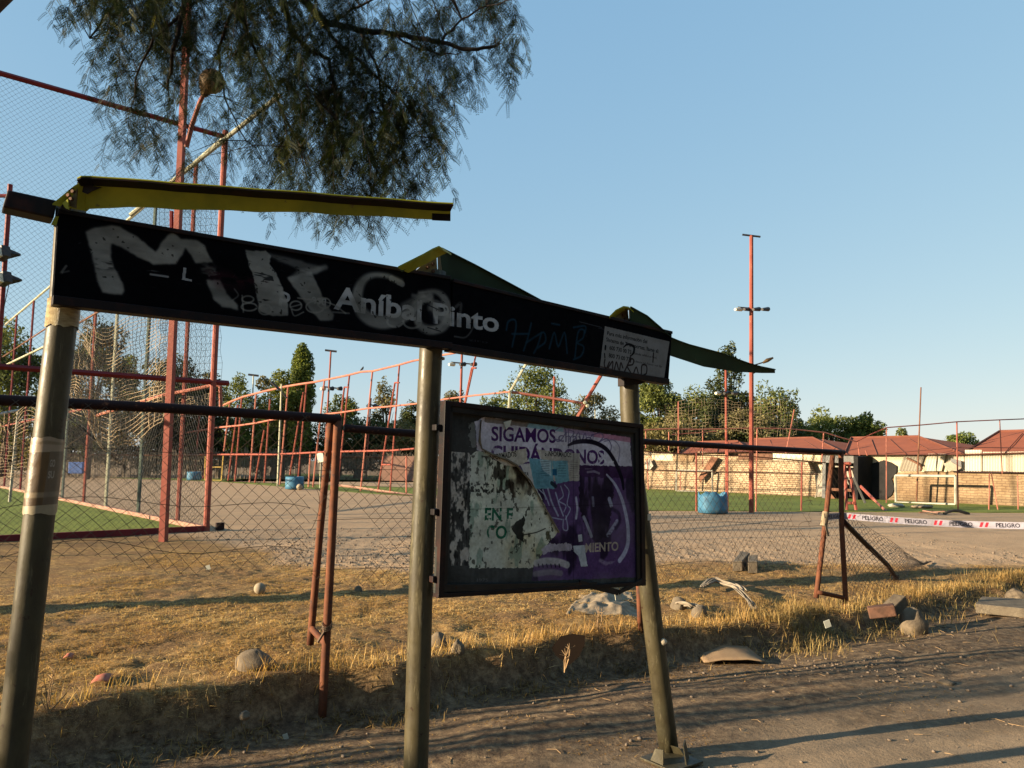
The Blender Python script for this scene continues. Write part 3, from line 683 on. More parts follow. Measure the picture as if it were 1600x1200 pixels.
# sagging underside lip by the right post
mb = MB(); a, b = sp(975, 589, 0.03), sp(1022, 592, 0.03)
mb.hexa([a, b, b.lerp(a, 0.45) - Vector((0, 0, 0.035)), a - Vector((0, 0, 0.05))], -SN * 0.05); mb.build('bracket', M['panel_edge'], stop, bevel=0.003)
# dark stub of the fascia past the left post
mb = MB(); q = [sp(12, 296, 0.02), sp(90, 313, 0.02), sp(84, 341, 0.02), sp(4, 323, 0.02)]
mb.hexa(q, -SN * 0.09); mb.build('beam_stub', M['panel_edge'], stop, bevel=0.006)
mb = MB(); q = [sp(86, 338, 0.0), sp(92, 338, 0.0), sp(88, 352, 0.0), sp(80, 350, 0.0)]; mb.hexa(q, -SN * 0.01); mb.build('tab', M['canopy'], stop)

# canopy strips: bent steel sheet, folded along the top edge
def strip(top, bot, name, m, fold, label, th=0.004, folddir=None, flange=None):
    """top, bot: world points; a web between them and a folded flange along the top"""
    n = len(top); mb = MB(); k = len(top)
    nrm = []
    for i in range(n):
        t = (top[min(i + 1, n - 1)] - top[max(i - 1, 0)]).normalized(); w = (bot[i] - top[i]).normalized(); nn = t.cross(w)
        if nn.dot(EYE - top[i]) < 0: nn = -nn
        nrm.append(nn.normalized())
    fd = folddir or None
    rows = []
    for i in range(n):
        f = (fd if fd else nrm[i]) * fold
        d = -nrm[i] * th
        up = Vector((0, 0, 0.004))
        rows.append([bot[i], top[i].lerp(bot[i], 0.06), top[i] + (top[i] - bot[i]).normalized() * 0.003, top[i] + f, top[i] + f + up, top[i] + up + d, bot[i] + d])
    vs = [p for r_ in rows for p in r_]; q = len(rows[0]); fs = []
    for i in range(n - 1):
        for j in range(q): a = i * q + j; b = i * q + (j + 1) % q; fs.append((a, b, b + q, a + q))
    fs.append(tuple(reversed(range(q)))); fs.append(tuple((n - 1) * q + j for j in range(q)))
    mb.add(vs, fs); o = mb.build(name, m, stop, label=label)
    if flange:                                      # folded flange, shade of its underside put into a dark colour
        f2 = MB()
        for i in range(n - 1):
            a_, b_ = top[i] - Vector((0, 0, 0.004)), top[i + 1] - Vector((0, 0, 0.004)); w_ = fd * (fold * 1.05)
            f2.hexa([a_, b_, b_ + w_, a_ + w_], (0, 0, -0.003))
        f2.build('flange', flange, o)
    return o
def dpt(px, py, d): return at(px, py, d)
# left strip: lit yellow-green face running right, flatter to the camera than the sign
def interp(tab, x):
    xs = [t[0] for t in tab]; return [float(np.interp(x, xs, [t[k] for t in tab])) for k in range(1, len(tab[0]))]
tab = [(128, 290, 318, 2.66), (134, 287, 326, 2.66), (150, 287, 325, 2.67), (200, 291, 325, 2.69), (300, 298, 327, 2.73), (420, 307, 331, 2.79), (540, 316, 336, 2.85), (640, 323, 340, 2.90), (704, 328, 344, 2.93)]
xs = [128, 134, 142, 150, 175, 200, 240, 280, 320, 360, 400, 440, 480, 520, 560, 600, 640, 675, 704]
T1 = []; B1 = []
for x in xs:
    yt, yb, d = interp(tab, x); w = 1.2 * math.sin(x * 0.05) + 0.8 * math.sin(x * 0.023)
    T1.append(dpt(x, yt + w * 0.4, d)); B1.append(dpt(x, yb + w, d + 0.012))
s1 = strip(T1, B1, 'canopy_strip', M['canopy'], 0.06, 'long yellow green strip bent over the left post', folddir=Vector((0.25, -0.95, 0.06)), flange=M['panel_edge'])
mb = MB(); e = T1[-1]; mb.box(e.lerp(B1[-1], 0.5) + Vector((-0.035, -0.006, 0.0)), (0.07, 0.004, 0.052), ax=(T1[-1] - T1[-2]).normalized()); mb.build('dark_end', M['panel_edge'], stop)  # dark plate over the cut end of the strip
# fold over the post: short dark slope to the left, and gusset with bolts
a0, a1, a2 = dpt(134, 280, 2.66), dpt(116, 290, 2.63), dpt(82, 318, 2.58)
mb = MB(); bk = Vector((0.06, 0.10, 0.012))
for A_, B_ in ((a0, a1), (a1, a2)): mb.hexa([A_, B_, B_ + bk, A_ + bk], (0, 0, -0.005))
mb.build('canopy_fold', M['canopy'], s1)
mb = MB(); mb.hexa([dpt(84, 318, 2.60), dpt(112, 293, 2.62), dpt(106, 308, 2.62), dpt(94, 326, 2.6)], (0.01, 0.035, 0)); mb.build('gusset', M['panel_edge'], s1)  # dark underside of the fold: its shade put into a black plate
mb = MB(); mb.hexa([dpt(97, 317, 2.60), dpt(106, 311, 2.60), dpt(107, 327, 2.60), dpt(102, 325, 2.60)], (0.0, 0.006, 0)); mb.build('gusset', M['canopy'], s1)
mb = MB(); S_ = [(120, 285), (134, 279), (150, 283), (144, 291), (158, 292), (142, 299), (136, 303), (124, 298)]; F_ = [dpt(x, y, 2.655) for x, y in S_]; mb.add(F_ + [p + Vector((0, 0.004, 0)) for p in F_], [tuple(range(8)), tuple(reversed(range(8, 16)))] + [(i, i + 8, (i + 1) % 8 + 8, (i + 1) % 8) for i in range(8)]); mb.build('scorched_tear', M['panel_edge'], s1)
def gusset(left, right, bolts):
    m_ = MB(); m_.hexa([sp(x, y, 0.045) for x, y in left], -SN * 0.006); o = m_.build('bracket', M['bracket'], stop)
    m_ = MB(); R4 = [sp(x, y, 0.045) for x, y in right]; m_.hexa([R4[0], R4[1] - SN * 0.03, R4[2] - SN * 0.03, R4[3]], -SN * 0.004); m_.build('bracket_plate', M['bracket'], o)
    for x, y in bolts: p_ = sp(x, y, 0.045); m_ = MB(); m_.tube([p_, p_ + SN * 0.010], 0.0075, 6); m_.build('bolt', M['bolt'], o)
gusset([(646, 426), (664, 411), (682, 396), (684, 434)], [(684, 396), (693, 398), (697, 430), (685, 434)], ((668, 418), (676, 413), (676, 424), (667, 428)))
gusset([(952, 497), (970, 484), (981, 481), (983, 505)], [(983, 481), (991, 484), (994, 509), (984, 506)], ((973, 492), (977, 499)))
gl = MB(); c = dpt(110, 322, 2.60)
gl.hexa([dpt(100, 318, 2.62), dpt(118, 325, 2.62), dpt(121, 292, 2.64), dpt(114, 298, 2.64)], (0.0, 0.006, 0)); o = gl.build('bracket', M['bracket'], stop)
for q in ((107, 316), (109, 306), (113, 312), (116, 300)):
    m3 = MB(); p_ = dpt(q[0], q[1], 2.615); m3.tube([p_, p_ + Vector((-0.002, -0.01, 0))], 0.0065, 6); m3.build('bolt', M['bolt'], o)
# middle strip: peak over the middle post, long dark web dropping behind the panel to the right
tab = [(688, 388, 434, 3.62), (700, 394, 436, 3.66), (740, 414, 452, 3.78), (800, 446, 486, 3.97), (850, 473, 510, 4.14), (880, 486, 520, 4.24), (920, 495, 530, 4.36), (970, 508, 538, 4.5)]
xs = [688, 700, 720, 740, 770, 800, 825, 850, 865, 880, 900, 920, 945, 970]
T1 = []; B1 = []
for x in xs:
    yt, yb, d = interp(tab, x); T1.append(dpt(x, yt, d)); B1.append(dpt(x, yb, d + 0.01))
s2_ = strip(T1, B1, 'canopy_strip', M['canopy_shaded'], 0.012, 'dark green strip falling from the middle post behind the panel')
def flap(pts_top, dz, back, m, parent, name='canopy_fold'):
    mbx = MB(); 
    for i in range(len(pts_top) - 1):
        a, b = pts_top[i], pts_top[i + 1]; mbx.hexa([a, b, b + back, a + back], (0, 0, -dz))
    return mbx.build(name, m, parent)
tp = [dpt(622, 416, 3.28), dpt(640, 407, 3.32), (dpt(662, 396, 3.38)), dpt(676, 388, 3.42), dpt(686, 384, 3.44), dpt(692, 388, 3.46)]
flap(tp, 0.008, Vector((0.03, 0.10, 0.004)), M['canopy'], s2_)
mb = MB(); mb.hexa([dpt(622, 417, 3.30), dpt(684, 391, 3.46), dpt(676, 396, 3.46), dpt(628, 424, 3.32)], (0.0, 0.012, 0)); mb.build('canopy_lip', M['canopy_shaded'], s2_)
mb = MB(); mb.hexa([dpt(624, 420, 3.42), dpt(666, 399, 3.50), dpt(656, 412, 3.5), dpt(644, 428, 3.46)], (0.0, 0.012, 0)); mb.build('canopy_web', M['panel_edge'], s2_)
# right strip: small peak over the right post and long dark tail past the panel
tab = [(975, 476, 500, 4.22), (985, 479, 508, 4.25), (1010, 495, 530, 4.30), (1048, 528, 556, 4.42), (1100, 545, 573, 4.58), (1150, 561, 581, 4.73), (1190, 572, 583, 4.85), (1211, 578, 583, 4.9)]
xs = [985, 997, 1010, 1030, 1048, 1060, 1075, 1100, 1125, 1150, 1170, 1190, 1204, 1211]
T1 = []; B1 = []
for x in xs:
    yt, yb, d = interp(tab, x); yt += 1.5 * math.sin(x * 0.06); T1.append(dpt(x, yt, d)); B1.append(dpt(x, yb, d + 0.012))
s3_ = strip(T1, B1, 'canopy_strip', M['canopy_shaded'], 0.010, 'green tail of canopy sticking out right of the sign')
tp = [dpt(952, 494, 4.12), dpt(962, 484, 4.16), dpt(974, 478, 4.2), dpt(982, 479, 4.24), dpt(990, 486, 4.26)]
flap(tp, 0.008, Vector((0.03, 0.09, 0.004)), M['canopy'], s3_)

# ---- notice board
BQ = [(692, 627), (1000, 664), (1004, 914), (680, 932)]
BO = -0.012
b2 = lambda px, py: suv(sp(px, py))
U = [b2(*q) for q in BQ]; u0 = min(q[0] for q in U); u1 = max(q[0] for q in U); v0 = min(q[1] for q in U); v1 = max(q[1] for q in U)
bc = Canvas(b2, u0, v0, u1, v1, 1100, (0.20, 0.205, 0.20))
G = bc.n
bc.a[..., :3] *= (0.55 + 0.7 * G(4, 2, 80))[..., None]; bc.a[..., :3] *= (0.8 + 0.35 * G(60, 8, 81, 3))[..., None]
full = (slice(0, bc.h), slice(0, bc.w))
# peeled strip on the left
bc.poly([(705, 706), (734, 708), (736, 884), (702, 884)], (0.72, 0.70, 0.66), 0.85, tex=sstep(0.42, 0.56, G(46, 22, 82)))
bc.poly([(705, 706), (734, 708), (736, 884), (702, 884)], (0.05, 0.05, 0.05), 0.75, tex=1 - sstep(0.34, 0.42, G(60, 26, 83)))
bc.poly([(733, 662), (755, 660), (750, 700), (735, 700)], (0.55, 0.57, 0.55), 0.5, rough=0.02, seed=3, tex=sstep(0.45, 0.6, G(12, 12, 84)))
# pale old poster
PW = [(735, 712), (745, 704), (766, 706), (800, 720), (835, 755), (856, 800), (872, 832), (856, 850), (842, 874), (834, 887), (733, 888)]
bc.poly(PW, (0.70, 0.72, 0.66), 1.0, rough=0.008, seed=9)
bc.poly(PW, (0.62, 0.56, 0.38), 0.7, tex=sstep(0.45, 0.75, G(5, 5, 85)) * sstep(0.4, 0.9, bc.X / bc.w * 2.2))
bc.poly(PW, (0.30, 0.42, 0.36), 0.5, tex=sstep(0.60, 0.68, G(26, 9, 86)))
bc.poly(PW, (0.10, 0.10, 0.08), 0.7, tex=sstep(0.64, 0.70, G(60, 40, 87)))
bc.poly([(752, 712), (792, 716), (800, 770), (760, 772)], (0.09, 0.08, 0.06), 0.8, tex=sstep(0.46, 0.60, G(60, 20, 88)))
bc.poly([(784, 712), (820, 726), (846, 772), (800, 778), (790, 750)], (0.08, 0.05, 0.03), 0.85, rough=0.02, seed=5, tex=sstep(0.30, 0.6, G(22, 12, 89)))
bc.poly([(735, 755), (772, 757), (772, 771), (735, 769)], (0.05, 0.05, 0.05), 0.8, tex=sstep(0.50, 0.58, G(80, 60, 90)))
GR = (0.06, 0.30, 0.20)
bc.text('EN E', (757, 813), (801, 813), 0.056, GR, 1.0, 0.025, keep=0.36, seed=7)
bc.text('C', (760, 841), (772, 841), 0.058, GR, 0.95, 0.025, keep=0.38, seed=8); bc.text('O', (774, 841.5), (791, 841.5), 0.058, GR, 1.0, 0.025)
bc.text('J', (847, 840), (858, 840), 0.05, (0.25, 0.24, 0.16), 0.8, 0.01, keep=0.4, seed=9)
bc.poly([(799, 826), (806, 816), (814, 812), (818, 806), (821, 812), (816, 830), (819, 845), (811, 845), (805, 836)], (0.09, 0.09, 0.08), 0.95, rough=0.006, seed=11)
bc.stroke([(799, 824), (808, 816)], 0.002, (0.1, 0.1, 0.08), 0.9); bc.stroke([(818, 836), (838, 832), (852, 826)], 0.0025, (0.08, 0.07, 0.05), 0.9)
# purple poster
PU = (0.27, 0.19, 0.345)
PUR = [(742, 660), (757, 652), (986, 684), (997, 902), (830, 908), (834, 888), (842, 874), (856, 850), (872, 832), (856, 800), (835, 755), (800, 720), (766, 706), (745, 704)]
bc.poly(PUR, PU, 1.0, rough=0.006, seed=21)
bc.poly(PUR, (0.33, 0.25, 0.385), 0.6, tex=sstep(0.4, 0.7, G(5, 3, 91)))
bc.poly(PUR, (0.06, 0.04, 0.09), 0.7, tex=sstep(0.56, 0.66, G(9, 4, 92)))
HD = [(742, 660), (757, 652), (984, 684), (987, 729), (905, 727), (870, 722), (800, 722), (766, 708), (745, 704)]
bc.poly(HD, (0.68, 0.67, 0.72), 1.0, rough=0.005, seed=23)
bc.poly(HD, (0.48, 0.43, 0.36), 0.6, tex=sstep(0.45, 0.7, G(7, 5, 93)) * (1 - sstep(0.15, 0.6, bc.X / bc.w)))
bc.poly([(822, 661), (884, 669), (884, 676), (822, 668)], (0.40, 0.56, 0.62), 0.9); bc.poly([(880, 669), (930, 676), (930, 683), (880, 676)], (0.50, 0.42, 0.56), 0.9); bc.poly([(928, 676), (985, 684), (985, 692), (928, 683)], (0.60, 0.40, 0.50), 0.9)
bc.poly([(757, 652), (826, 661), (824, 668), (757, 660)], (0.36, 0.33, 0.30), 0.8, rough=0.003)
P2 = (0.20, 0.09, 0.28)
bc.text('SIGAMOS', (767.5, 688.5), (868, 692), 0.066, P2, 1.0, 0.022)
bc.poly([(785, 660), (797, 657), (792, 668)], (0.74, 0.72, 0.70), 1.0, rough=0.003)
bc.text('CUID\u00c1NDONOS', (767, 719), (944, 725), 0.068, P2, 0.95, 0.028, keep=0.2, seed=12)
bc.text('chavo', (872, 690), (925, 693), 0.05, (0.25, 0.2, 0.34), 0.8, 0.0)
def bl(pts, w, c, a=0.9, soft=0.003, **k): bc.stroke(pts, w, c, a, soft, **k)
LN = (0.30, 0.27, 0.40)
bl([(868, 672), (878, 667), (884, 675), (874, 690), (866, 686), (880, 690)], 0.003, LN); bl([(888, 670), (888, 700)], 0.003, LN); bl([(889, 672), (897, 676), (890, 686)], 0.003, LN)
bl([(896, 690), (904, 676), (908, 690), (914, 677), (918, 691), (926, 679), (926, 690)], 0.003, LN); bl([(924, 680), (938, 677), (942, 684), (932, 694)], 0.003, LN); bl([(934, 692), (948, 686), (955, 697), (952, 710)], 0.003, LN)
# flyers
bc.poly([(763, 712), (822, 701), (824, 722), (806, 730), (788, 727)], (0.62, 0.60, 0.55), 1.0, rough=0.003); bc.text('INFORMADOS', (764, 720), (807, 713.5), 0.026, (0.08, 0.08, 0.08), 0.95, 0.02, keep=0.25, seed=4)
bc.poly([(838, 703), (906, 709), (905, 752), (866, 752), (848, 722)], (0.60, 0.59, 0.54), 0.9, rough=0.004, seed=33); bc.text('S INFORMADOS', (851, 712.5), (893, 714.5), 0.024, (0.08, 0.08, 0.08), 0.95, 0.018, keep=0.3, seed=5)
bc.poly([(812, 726), (830, 724), (836, 758), (832, 762)], (0.66, 0.65, 0.64), 1.0, rough=0.003); bc.text('UZA', (815, 744), (826, 744), 0.018, (0.08, 0.08, 0.08), 0.9, 0.01)
CY = (0.34, 0.53, 0.58)
for q in ([(826, 716), (862, 720), (866, 764), (835, 764)], [(862, 720), (887, 720), (889, 752), (869, 757)]): bc.poly(q, CY, 0.95, rough=0.004, seed=int(q[0][0]), tex=sstep(0.22, 0.4, G(9, 9, 94)))
bc.poly([(843, 719), (861, 720), (861, 744), (848, 735)], (0.58, 0.66, 0.68), 0.9)
for k in range(9): bl([(845, 721 + k * 2.7), (858, 722 + k * 2.7)], 0.0013, (0.12, 0.2, 0.25), 0.7, 0.001)
for k in range(11): bl([(838, 740 + k * 2.0), (858, 741 + k * 2.0)], 0.001, (0.12, 0.25, 0.3), 0.5, 0.001)
bc.poly([(863, 733), (870, 733), (870, 743), (863, 743)], (0.10, 0.30, 0.42), 1.0)
for k in range(6): bl([(872, 724 + k * 4), (884, 724 + k * 4)], 0.0012, (0.12, 0.25, 0.3), 0.6, 0.001)
for k in range(8): bl([(890, 722 + k * 3.4), (903, 723 + k * 3.4)], 0.001, (0.2, 0.2, 0.2), 0.6, 0.001, fade=0.4, seed=k)
bl([(862, 755), (868, 760)], 0.010, (0.08, 0.12, 0.16), 0.9)
# scratched white lines below the flyers
LW = (0.58, 0.62, 0.70)
for pts, w in (([(848, 765), (853, 780)], 0.004), ([(856, 764), (862, 785), (872, 806)], 0.005), ([(868, 770), (874, 790), (880, 806)], 0.004), ([(876, 760), (880, 775), (873, 783), (884, 790), (881, 800)], 0.003), ([(882, 758), (889, 768), (886, 788), (891, 796), (883, 812)], 0.003), ([(880, 812), (880, 827), (887, 827), (884, 806)], 0.003), ([(858, 808), (878, 812)], 0.003), ([(842, 765), (852, 775), (858, 790)], 0.003)): bl(pts, w, LW, 0.8)
# dark face shape with drips, arcs
bc.poly([(905, 728), (950, 730), (960, 760), (955, 800), (950, 836), (930, 850), (915, 830), (905, 790)], (0.07, 0.045, 0.09), 0.85, rough=0.012, seed=41, tex=sstep(0.3, 0.5, G(22, 5, 95)))
bc.poly([(905, 728), (987, 729), (988, 748), (905, 745)], (0.16, 0.08, 0.20), 0.8, rough=0.006)
bl([(918, 738), (928, 737), (936, 740)], 0.006, (0.45, 0.42, 0.5), 0.8); bl([(914, 733), (925, 733)], 0.001, (0.6, 0.6, 0.65), 0.8)
bl([(888, 696), (900, 691), (918, 690), (934, 694), (948, 703), (958, 717), (966, 733), (972, 750), (974, 764)], [0.006, 0.011, 0.012, 0.012, 0.012, 0.012, 0.012, 0.011, 0.008], (0.05, 0.035, 0.08), 0.97)
bl([(944, 690), (958, 688), (968, 700), (966, 722)], 0.003, LN, 0.6)
bl([(948, 742), (960, 756), (970, 776), (977, 800), (981, 825), (981, 848), (976, 864), (968, 876)], [0.005, 0.008, 0.010, 0.011, 0.012, 0.013, 0.014, 0.013], (0.62, 0.64, 0.72), 0.85, 0.004)
bl([(900, 778), (902, 795), (900, 810)], 0.007, (0.60, 0.62, 0.68), 0.85); bl([(912, 808), (918, 822), (924, 838)], 0.009, (0.55, 0.57, 0.62), 0.8, fade=0.2)
bl([(952, 780), (955, 790)], 0.012, (0.55, 0.57, 0.66), 0.85); bl([(964, 815), (958, 824), (950, 836)], 0.012, (0.55, 0.57, 0.66), 0.8, fade=0.25); bl([(926, 775), (927, 790)], 0.008, (0.4, 0.4, 0.48), 0.8, fade=0.35)
bl([(956, 795), (966, 802), (968, 815), (962, 826)], 0.010, (0.10, 0.06, 0.15), 0.8, 0.01); bl([(937, 708), (948, 722), (958, 722)], 0.005, (0.72, 0.72, 0.76), 0.9); bl([(946, 712), (936, 724)], 0.005, (0.72, 0.72, 0.76), 0.9)
bc.text('MIENTO', (914, 863), (966, 860), 0.044, (0.60, 0.56, 0.50), 0.95, 0.024, keep=0.28, seed=14)
bc.poly([(846, 858), (858, 850), (893, 849), (894, 861), (860, 862), (848, 868)], (0.58, 0.56, 0.60), 0.9, rough=0.01, seed=51)
bc.poly([(895, 853), (913, 852), (918, 885), (908, 886), (903, 868), (896, 862)], (0.60, 0.63, 0.66), 1.0, rough=0.003); bc.poly([(903, 836), (909, 835), (910, 846), (904, 847)], (0.6, 0.62, 0.64), 1.0)
bl([(838, 880), (852, 877), (872, 878), (886, 883)], 0.017, (0.60, 0.60, 0.60), 0.9, 0.006); bl([(836, 897), (860, 894), (876, 896)], 0.014, (0.42, 0.40, 0.44), 0.85, 0.008)
for k in range(6): bl([(841 + k * 6.5, 882), (842 + k * 6.5, 886)], 0.004, (0.08, 0.06, 0.1), 0.8)
bl([(938, 876), (950, 881), (960, 874)], 0.010, (0.50, 0.46, 0.54), 0.6, 0.01, fade=0.4)
bc.text('1975', (745, 909), (762, 909), 0.014, (0.45, 0.45, 0.45), 0.5)
n_ = G(90, 90, 120, 3); bc.a[..., :3] *= (0.86 + 0.28 * n_)[..., None]
veil = 0.05 + sstep(0.3, 0.75, G(5, 7, 121)) * 0.24; bc.a[..., :3] = bc.a[..., :3] * (1 - veil[..., None]) + 0.42 * veil[..., None]
fold = np.exp(-((bc.X / bc.w - 0.62) / 0.002) ** 2) + np.exp(-((bc.Y / bc.h - 0.47) / 0.002) ** 2); bc.a[..., :3] *= (1 - 0.25 * np.clip(fold, 0, 1))[..., None]
M['board_print'] = bc.material('torn_posters', 0.8, 0.6, 0.04, k=1.25)
board = MB(); BP = [sp(*q) for q in BQ]; board.hexa([p for p in BP], -SN * 0.018)
bo = board.build('notice_board', M['board_print'], stop, uvf=bc.uvf(suv))
def bar(a, b, w, d, m, name, parent, off=0.0):
    mbx = MB(); dr = (b - a).normalized(); sd = dr.cross(SN).normalized(); c = a.lerp(b, 0.5) + SN * off
    mbx.box(c, ((b - a).length, w, d), ax=dr, ay=sd); return mbx.build(name, m, parent, bevel=0.002)
TL, TR, BR_, BL_ = BP
bar(TL + Vector((0, 0, -0.008)), TR + Vector((0, 0, -0.008)), 0.022, 0.05, M['panel_edge'], 'frame_rail', bo, 0.0)
bar(TL + Vector((0, 0, -0.034)) + SE * 0.03, TR + Vector((0, 0, -0.034)) - SE * 0.03, 0.028, 0.012, M['board_frame'], 'frame_lip', bo, 0.012)
bar(BL_ + Vector((0, 0, 0.006)), BR_ + Vector((0, 0, 0.010)), 0.020, 0.05, M['panel_edge'], 'frame_rail', bo, 0.0)
bar(BL_ + Vector((0, 0, 0.036)) + SE * 0.02, BR_ + Vector((0, 0, 0.030)) - SE * 0.35, 0.034, 0.012, M['board_frame'], 'frame_lip', bo, 0.014)
kn = sp(962, 925)
bar(BR_.lerp(BL_, 0.36) + Vector((0, 0, 0.03)), kn, 0.030, 0.012, M['board_frame'], 'bent_lip', bo, 0.016)
bar(kn, BR_ + Vector((0, 0, 0.035)), 0.022, 0.012, M['board_frame'], 'bent_lip', bo, 0.020)
mb = MB(); q = sp(955, 916), sp(962, 917), sp(968, 936), sp(958, 937); mb.hexa([p + SN * 0.02 for p in q], -SN * 0.003); mb.build('hanging_scrap', M['greycard'], bo)
bar(TL + SE * 0.012, BL_ + SE * 0.016, 0.030, 0.045, M['panel_edge'], 'frame_stile', bo, 0.004)
bar(TL + SE * 0.036, BL_ + SE * 0.042, 0.016, 0.012, M['board_frame'], 'frame_lip', bo, 0.012)
bar(TR - SE * 0.012, BR_ - SE * 0.014, 0.028, 0.045, M['panel_edge'], 'frame_stile', bo, 0.004)
bar(TR - SE * 0.040, BR_ - SE * 0.044, 0.026, 0.012, M['board_frame'], 'frame_lip', bo, 0.012)
for px, py in ((688, 668), (685, 800), (683, 905), (1000, 700), (1001, 860)):
    c = sp(px, py) + SN * 0.0; mb = MB(); mb.box(c - SN * 0.03, (0.05, 0.07, 0.028), ax=SE, ay=SN); mb.build('clamp', M['panel_edge'], stop, bevel=0.003)
M['paper_dark'] = mat('grimy_paper', (0.20, 0.17, 0.12), (0.10, 0.075, 0.05), 20, 0.9)
# curl of torn paper along the tear
tear = [(750, 656), (748, 690), (752, 702), (768, 710), (790, 718), (806, 728), (828, 752), (846, 786), (860, 812), (872, 832)]
vs = []; fs = []; nC = 6
for i, q in enumerate(tear):
    c = sp(*q); a = sp(*tear[max(i - 1, 0)]); b = sp(*tear[min(i + 1, len(tear) - 1)]); t = (b - a).normalized(); nn = t.cross(SN).normalized()
    if nn.dot(SE) < 0: nn = -nn
    r = 0.004 + 0.006 * math.sin(i * 1.7) ** 2
    for j in range(nC):
        th = j / (nC - 1) * 3.6; vs.append(c + SN * (0.003 + r * (1 - math.cos(th)) * 0.7) + nn * (0.008 - r * math.sin(th) * 1.0 - 0.010 * (j / (nC - 1)) + rnd.uniform(-0.004, 0.004)))
for i in range(len(tear) - 1):
    for j in range(nC - 1): a = i * nC + j; fs.append((a, a + 1, a + 1 + nC, a + nC))
mb = MB(); mb.add(vs, fs); mb.build('torn_paper', M['paper_dark'], bo, smooth=True)
mb = MB(); mb.hexa([p + SN * 0.006 for p in (sp(785, 660), sp(797, 656), sp(795, 664), sp(789, 671))], SN * 0.006); mb.build('torn_paper', M['greycard'], bo)
# wraps on the left post
wc = Canvas(lambda a, b: (a, b), 0, 0, 1, 1, 420, (0.44, 0.33, 0.19))
wc.a[..., :3] *= (0.8 + 0.4 * wc.n(6, 3, 3))[..., None]
wc.poly([(0, 0), (1, 0), (1, 0.13), (0, 0.10)], (0.74, 0.68, 0.56), 0.95); wc.poly([(0, 0.80), (1, 0.82), (1, 1), (0, 1)], (0.72, 0.64, 0.54), 0.9)
wc.stroke([(0, 0.24), (1, 0.26)], 0.035, (0.70, 0.62, 0.50), 0.8, 0.02); wc.stroke([(0, 0.93), (1, 0.93)], 0.02, (0.5, 0.42, 0.3), 0.6, 0.02)
wc.poly([(0.50, 0.12), (1, 0.12), (1, 0.82), (0.55, 0.82)], (0.50, 0.46, 0.42), 0.6)
wc.text('GO', (0.58, 0.62), (0.74, 0.62), 0.09, (0.78, 0.74, 0.68), 0.8, 0.03); wc.text('SU', (0.57, 0.47), (0.75, 0.47), 0.09, (0.78, 0.74, 0.68), 0.8, 0.03)
M['wrap_print'] = wc.material('taped_poster', 0.4, 0.5, 0.5, k=0.6)
def wrap(y0, y1, m, name, uvd=False, dr=0.002):
    A_, B_ = None, None
    ys = np.linspace(y0, y1, 9); vs = []; fs = []; n = 40; uvs = []
    def cen(y):
        tb = [(318, 112), (480, 100), (800, 62), (1140, 24)]; return float(np.interp(y, [t[0] for t in tb], [t[1] for t in tb]))
    for i, y in enumerate(ys):
        c = sp(cen(y), y, 0.085)
        for j in range(n):
            a = 2 * math.pi * j / n
            jag = 0.012 * (vnoise(j * 0.6, y0, 4) - 0.5) * (1 if i in (0, len(ys) - 1) else 0)
            rr = 0.0475 + dr + 0.0018 * float(fbm(j * 0.5, i * 0.9, 2, 6))
            vs.append(c + SE * (math.cos(a) * rr) + SN * (math.sin(a) * rr) + Vector((0, 0, float(jag)))); uvs.append((((-a / math.pi) % 2) / 2, 1 - i / (len(ys) - 1)))
    for i in range(len(ys) - 1):
        for j in range(n): a = i * n + j; b = i * n + (j + 1) % n; fs.append((a, b, b + n, a + n))
    mbx = MB(); mbx.add(vs, fs); o = mbx.build(name, m, stop, smooth=True)
    if uvd:
        ul = o.data.uv_layers.new(name='uv')
        for p_ in o.data.polygons:
            for li in p_.loop_indices:
                vi = o.data.loops[li].vertex_index; j = vi % n; i = vi // n
                a = 2 * math.pi * j / n; ul.data[li].uv = ((0.5 - 0.5 * math.cos(a)) if False else (0.5 + 0.5 * math.cos(a)), 1 - i / (len(ys) - 1))
    return o
wrap(684, 802, M['wrap_print'], 'taped_poster', True)
M['tape_wrap'] = mat('crinkled_packing_tape', (0.42, 0.34, 0.18), (0.24, 0.17, 0.08), 30, 0.3, 0.0, 0.8, 0.004, stretch=(1, 1, 4))
wrap(468, 512, M['tape_wrap'], 'tape_wrap', dr=0.0035); wrap(350, 356, M['tape_wrap'], 'tape_wrap')
# sticker and scar on the right post
c = sp(1003, 807, 0.085) + SN * 0.056; mb = MB(); mb.box(c, (0.026, 0.003, 0.036), ax=SE, ay=SN); mb.build('sticker', M['greycard'], stop)
c = sp(1026, 1000, 0.085) + SN * 0.052 - SE * 0.01; mb = MB(); mb.blob(c, (0.026, 0.01, 0.020), 12, 6, 0.1, 5); mb.build('scar', M['paper'], stop, smooth=True)
# base plate torn open round the right post
g0 = ground(1046, 1190, 0.0); 
mb = MB(); mb.box(g0 + Vector((0.01, 0.0, 0.008)), (0.24, 0.24, 0.012), ax=SE); bp = mb.build('base_plate', M['post'], stop, bevel=0.003)
for a, hgt, w in ((math.radians(215), 0.085, 0.10), (math.radians(-20), 0.11, 0.12), (math.radians(60), 0.06, 0.12)):
    d = Vector((math.cos(a), math.sin(a), 0)); t = Vector((-d.y, d.x, 0)); c = g0 + d * 0.075
    mb = MB(); mb.hexa([c - t * w / 2 + d * 0.02, c + t * w / 2 + d * 0.02, c + t * w / 3 + Vector((0, 0, hgt)), c - t * w / 4 + Vector((0, 0, hgt * 0.9))], d * 0.006); mb.build('torn_flange', M['post'], bp)
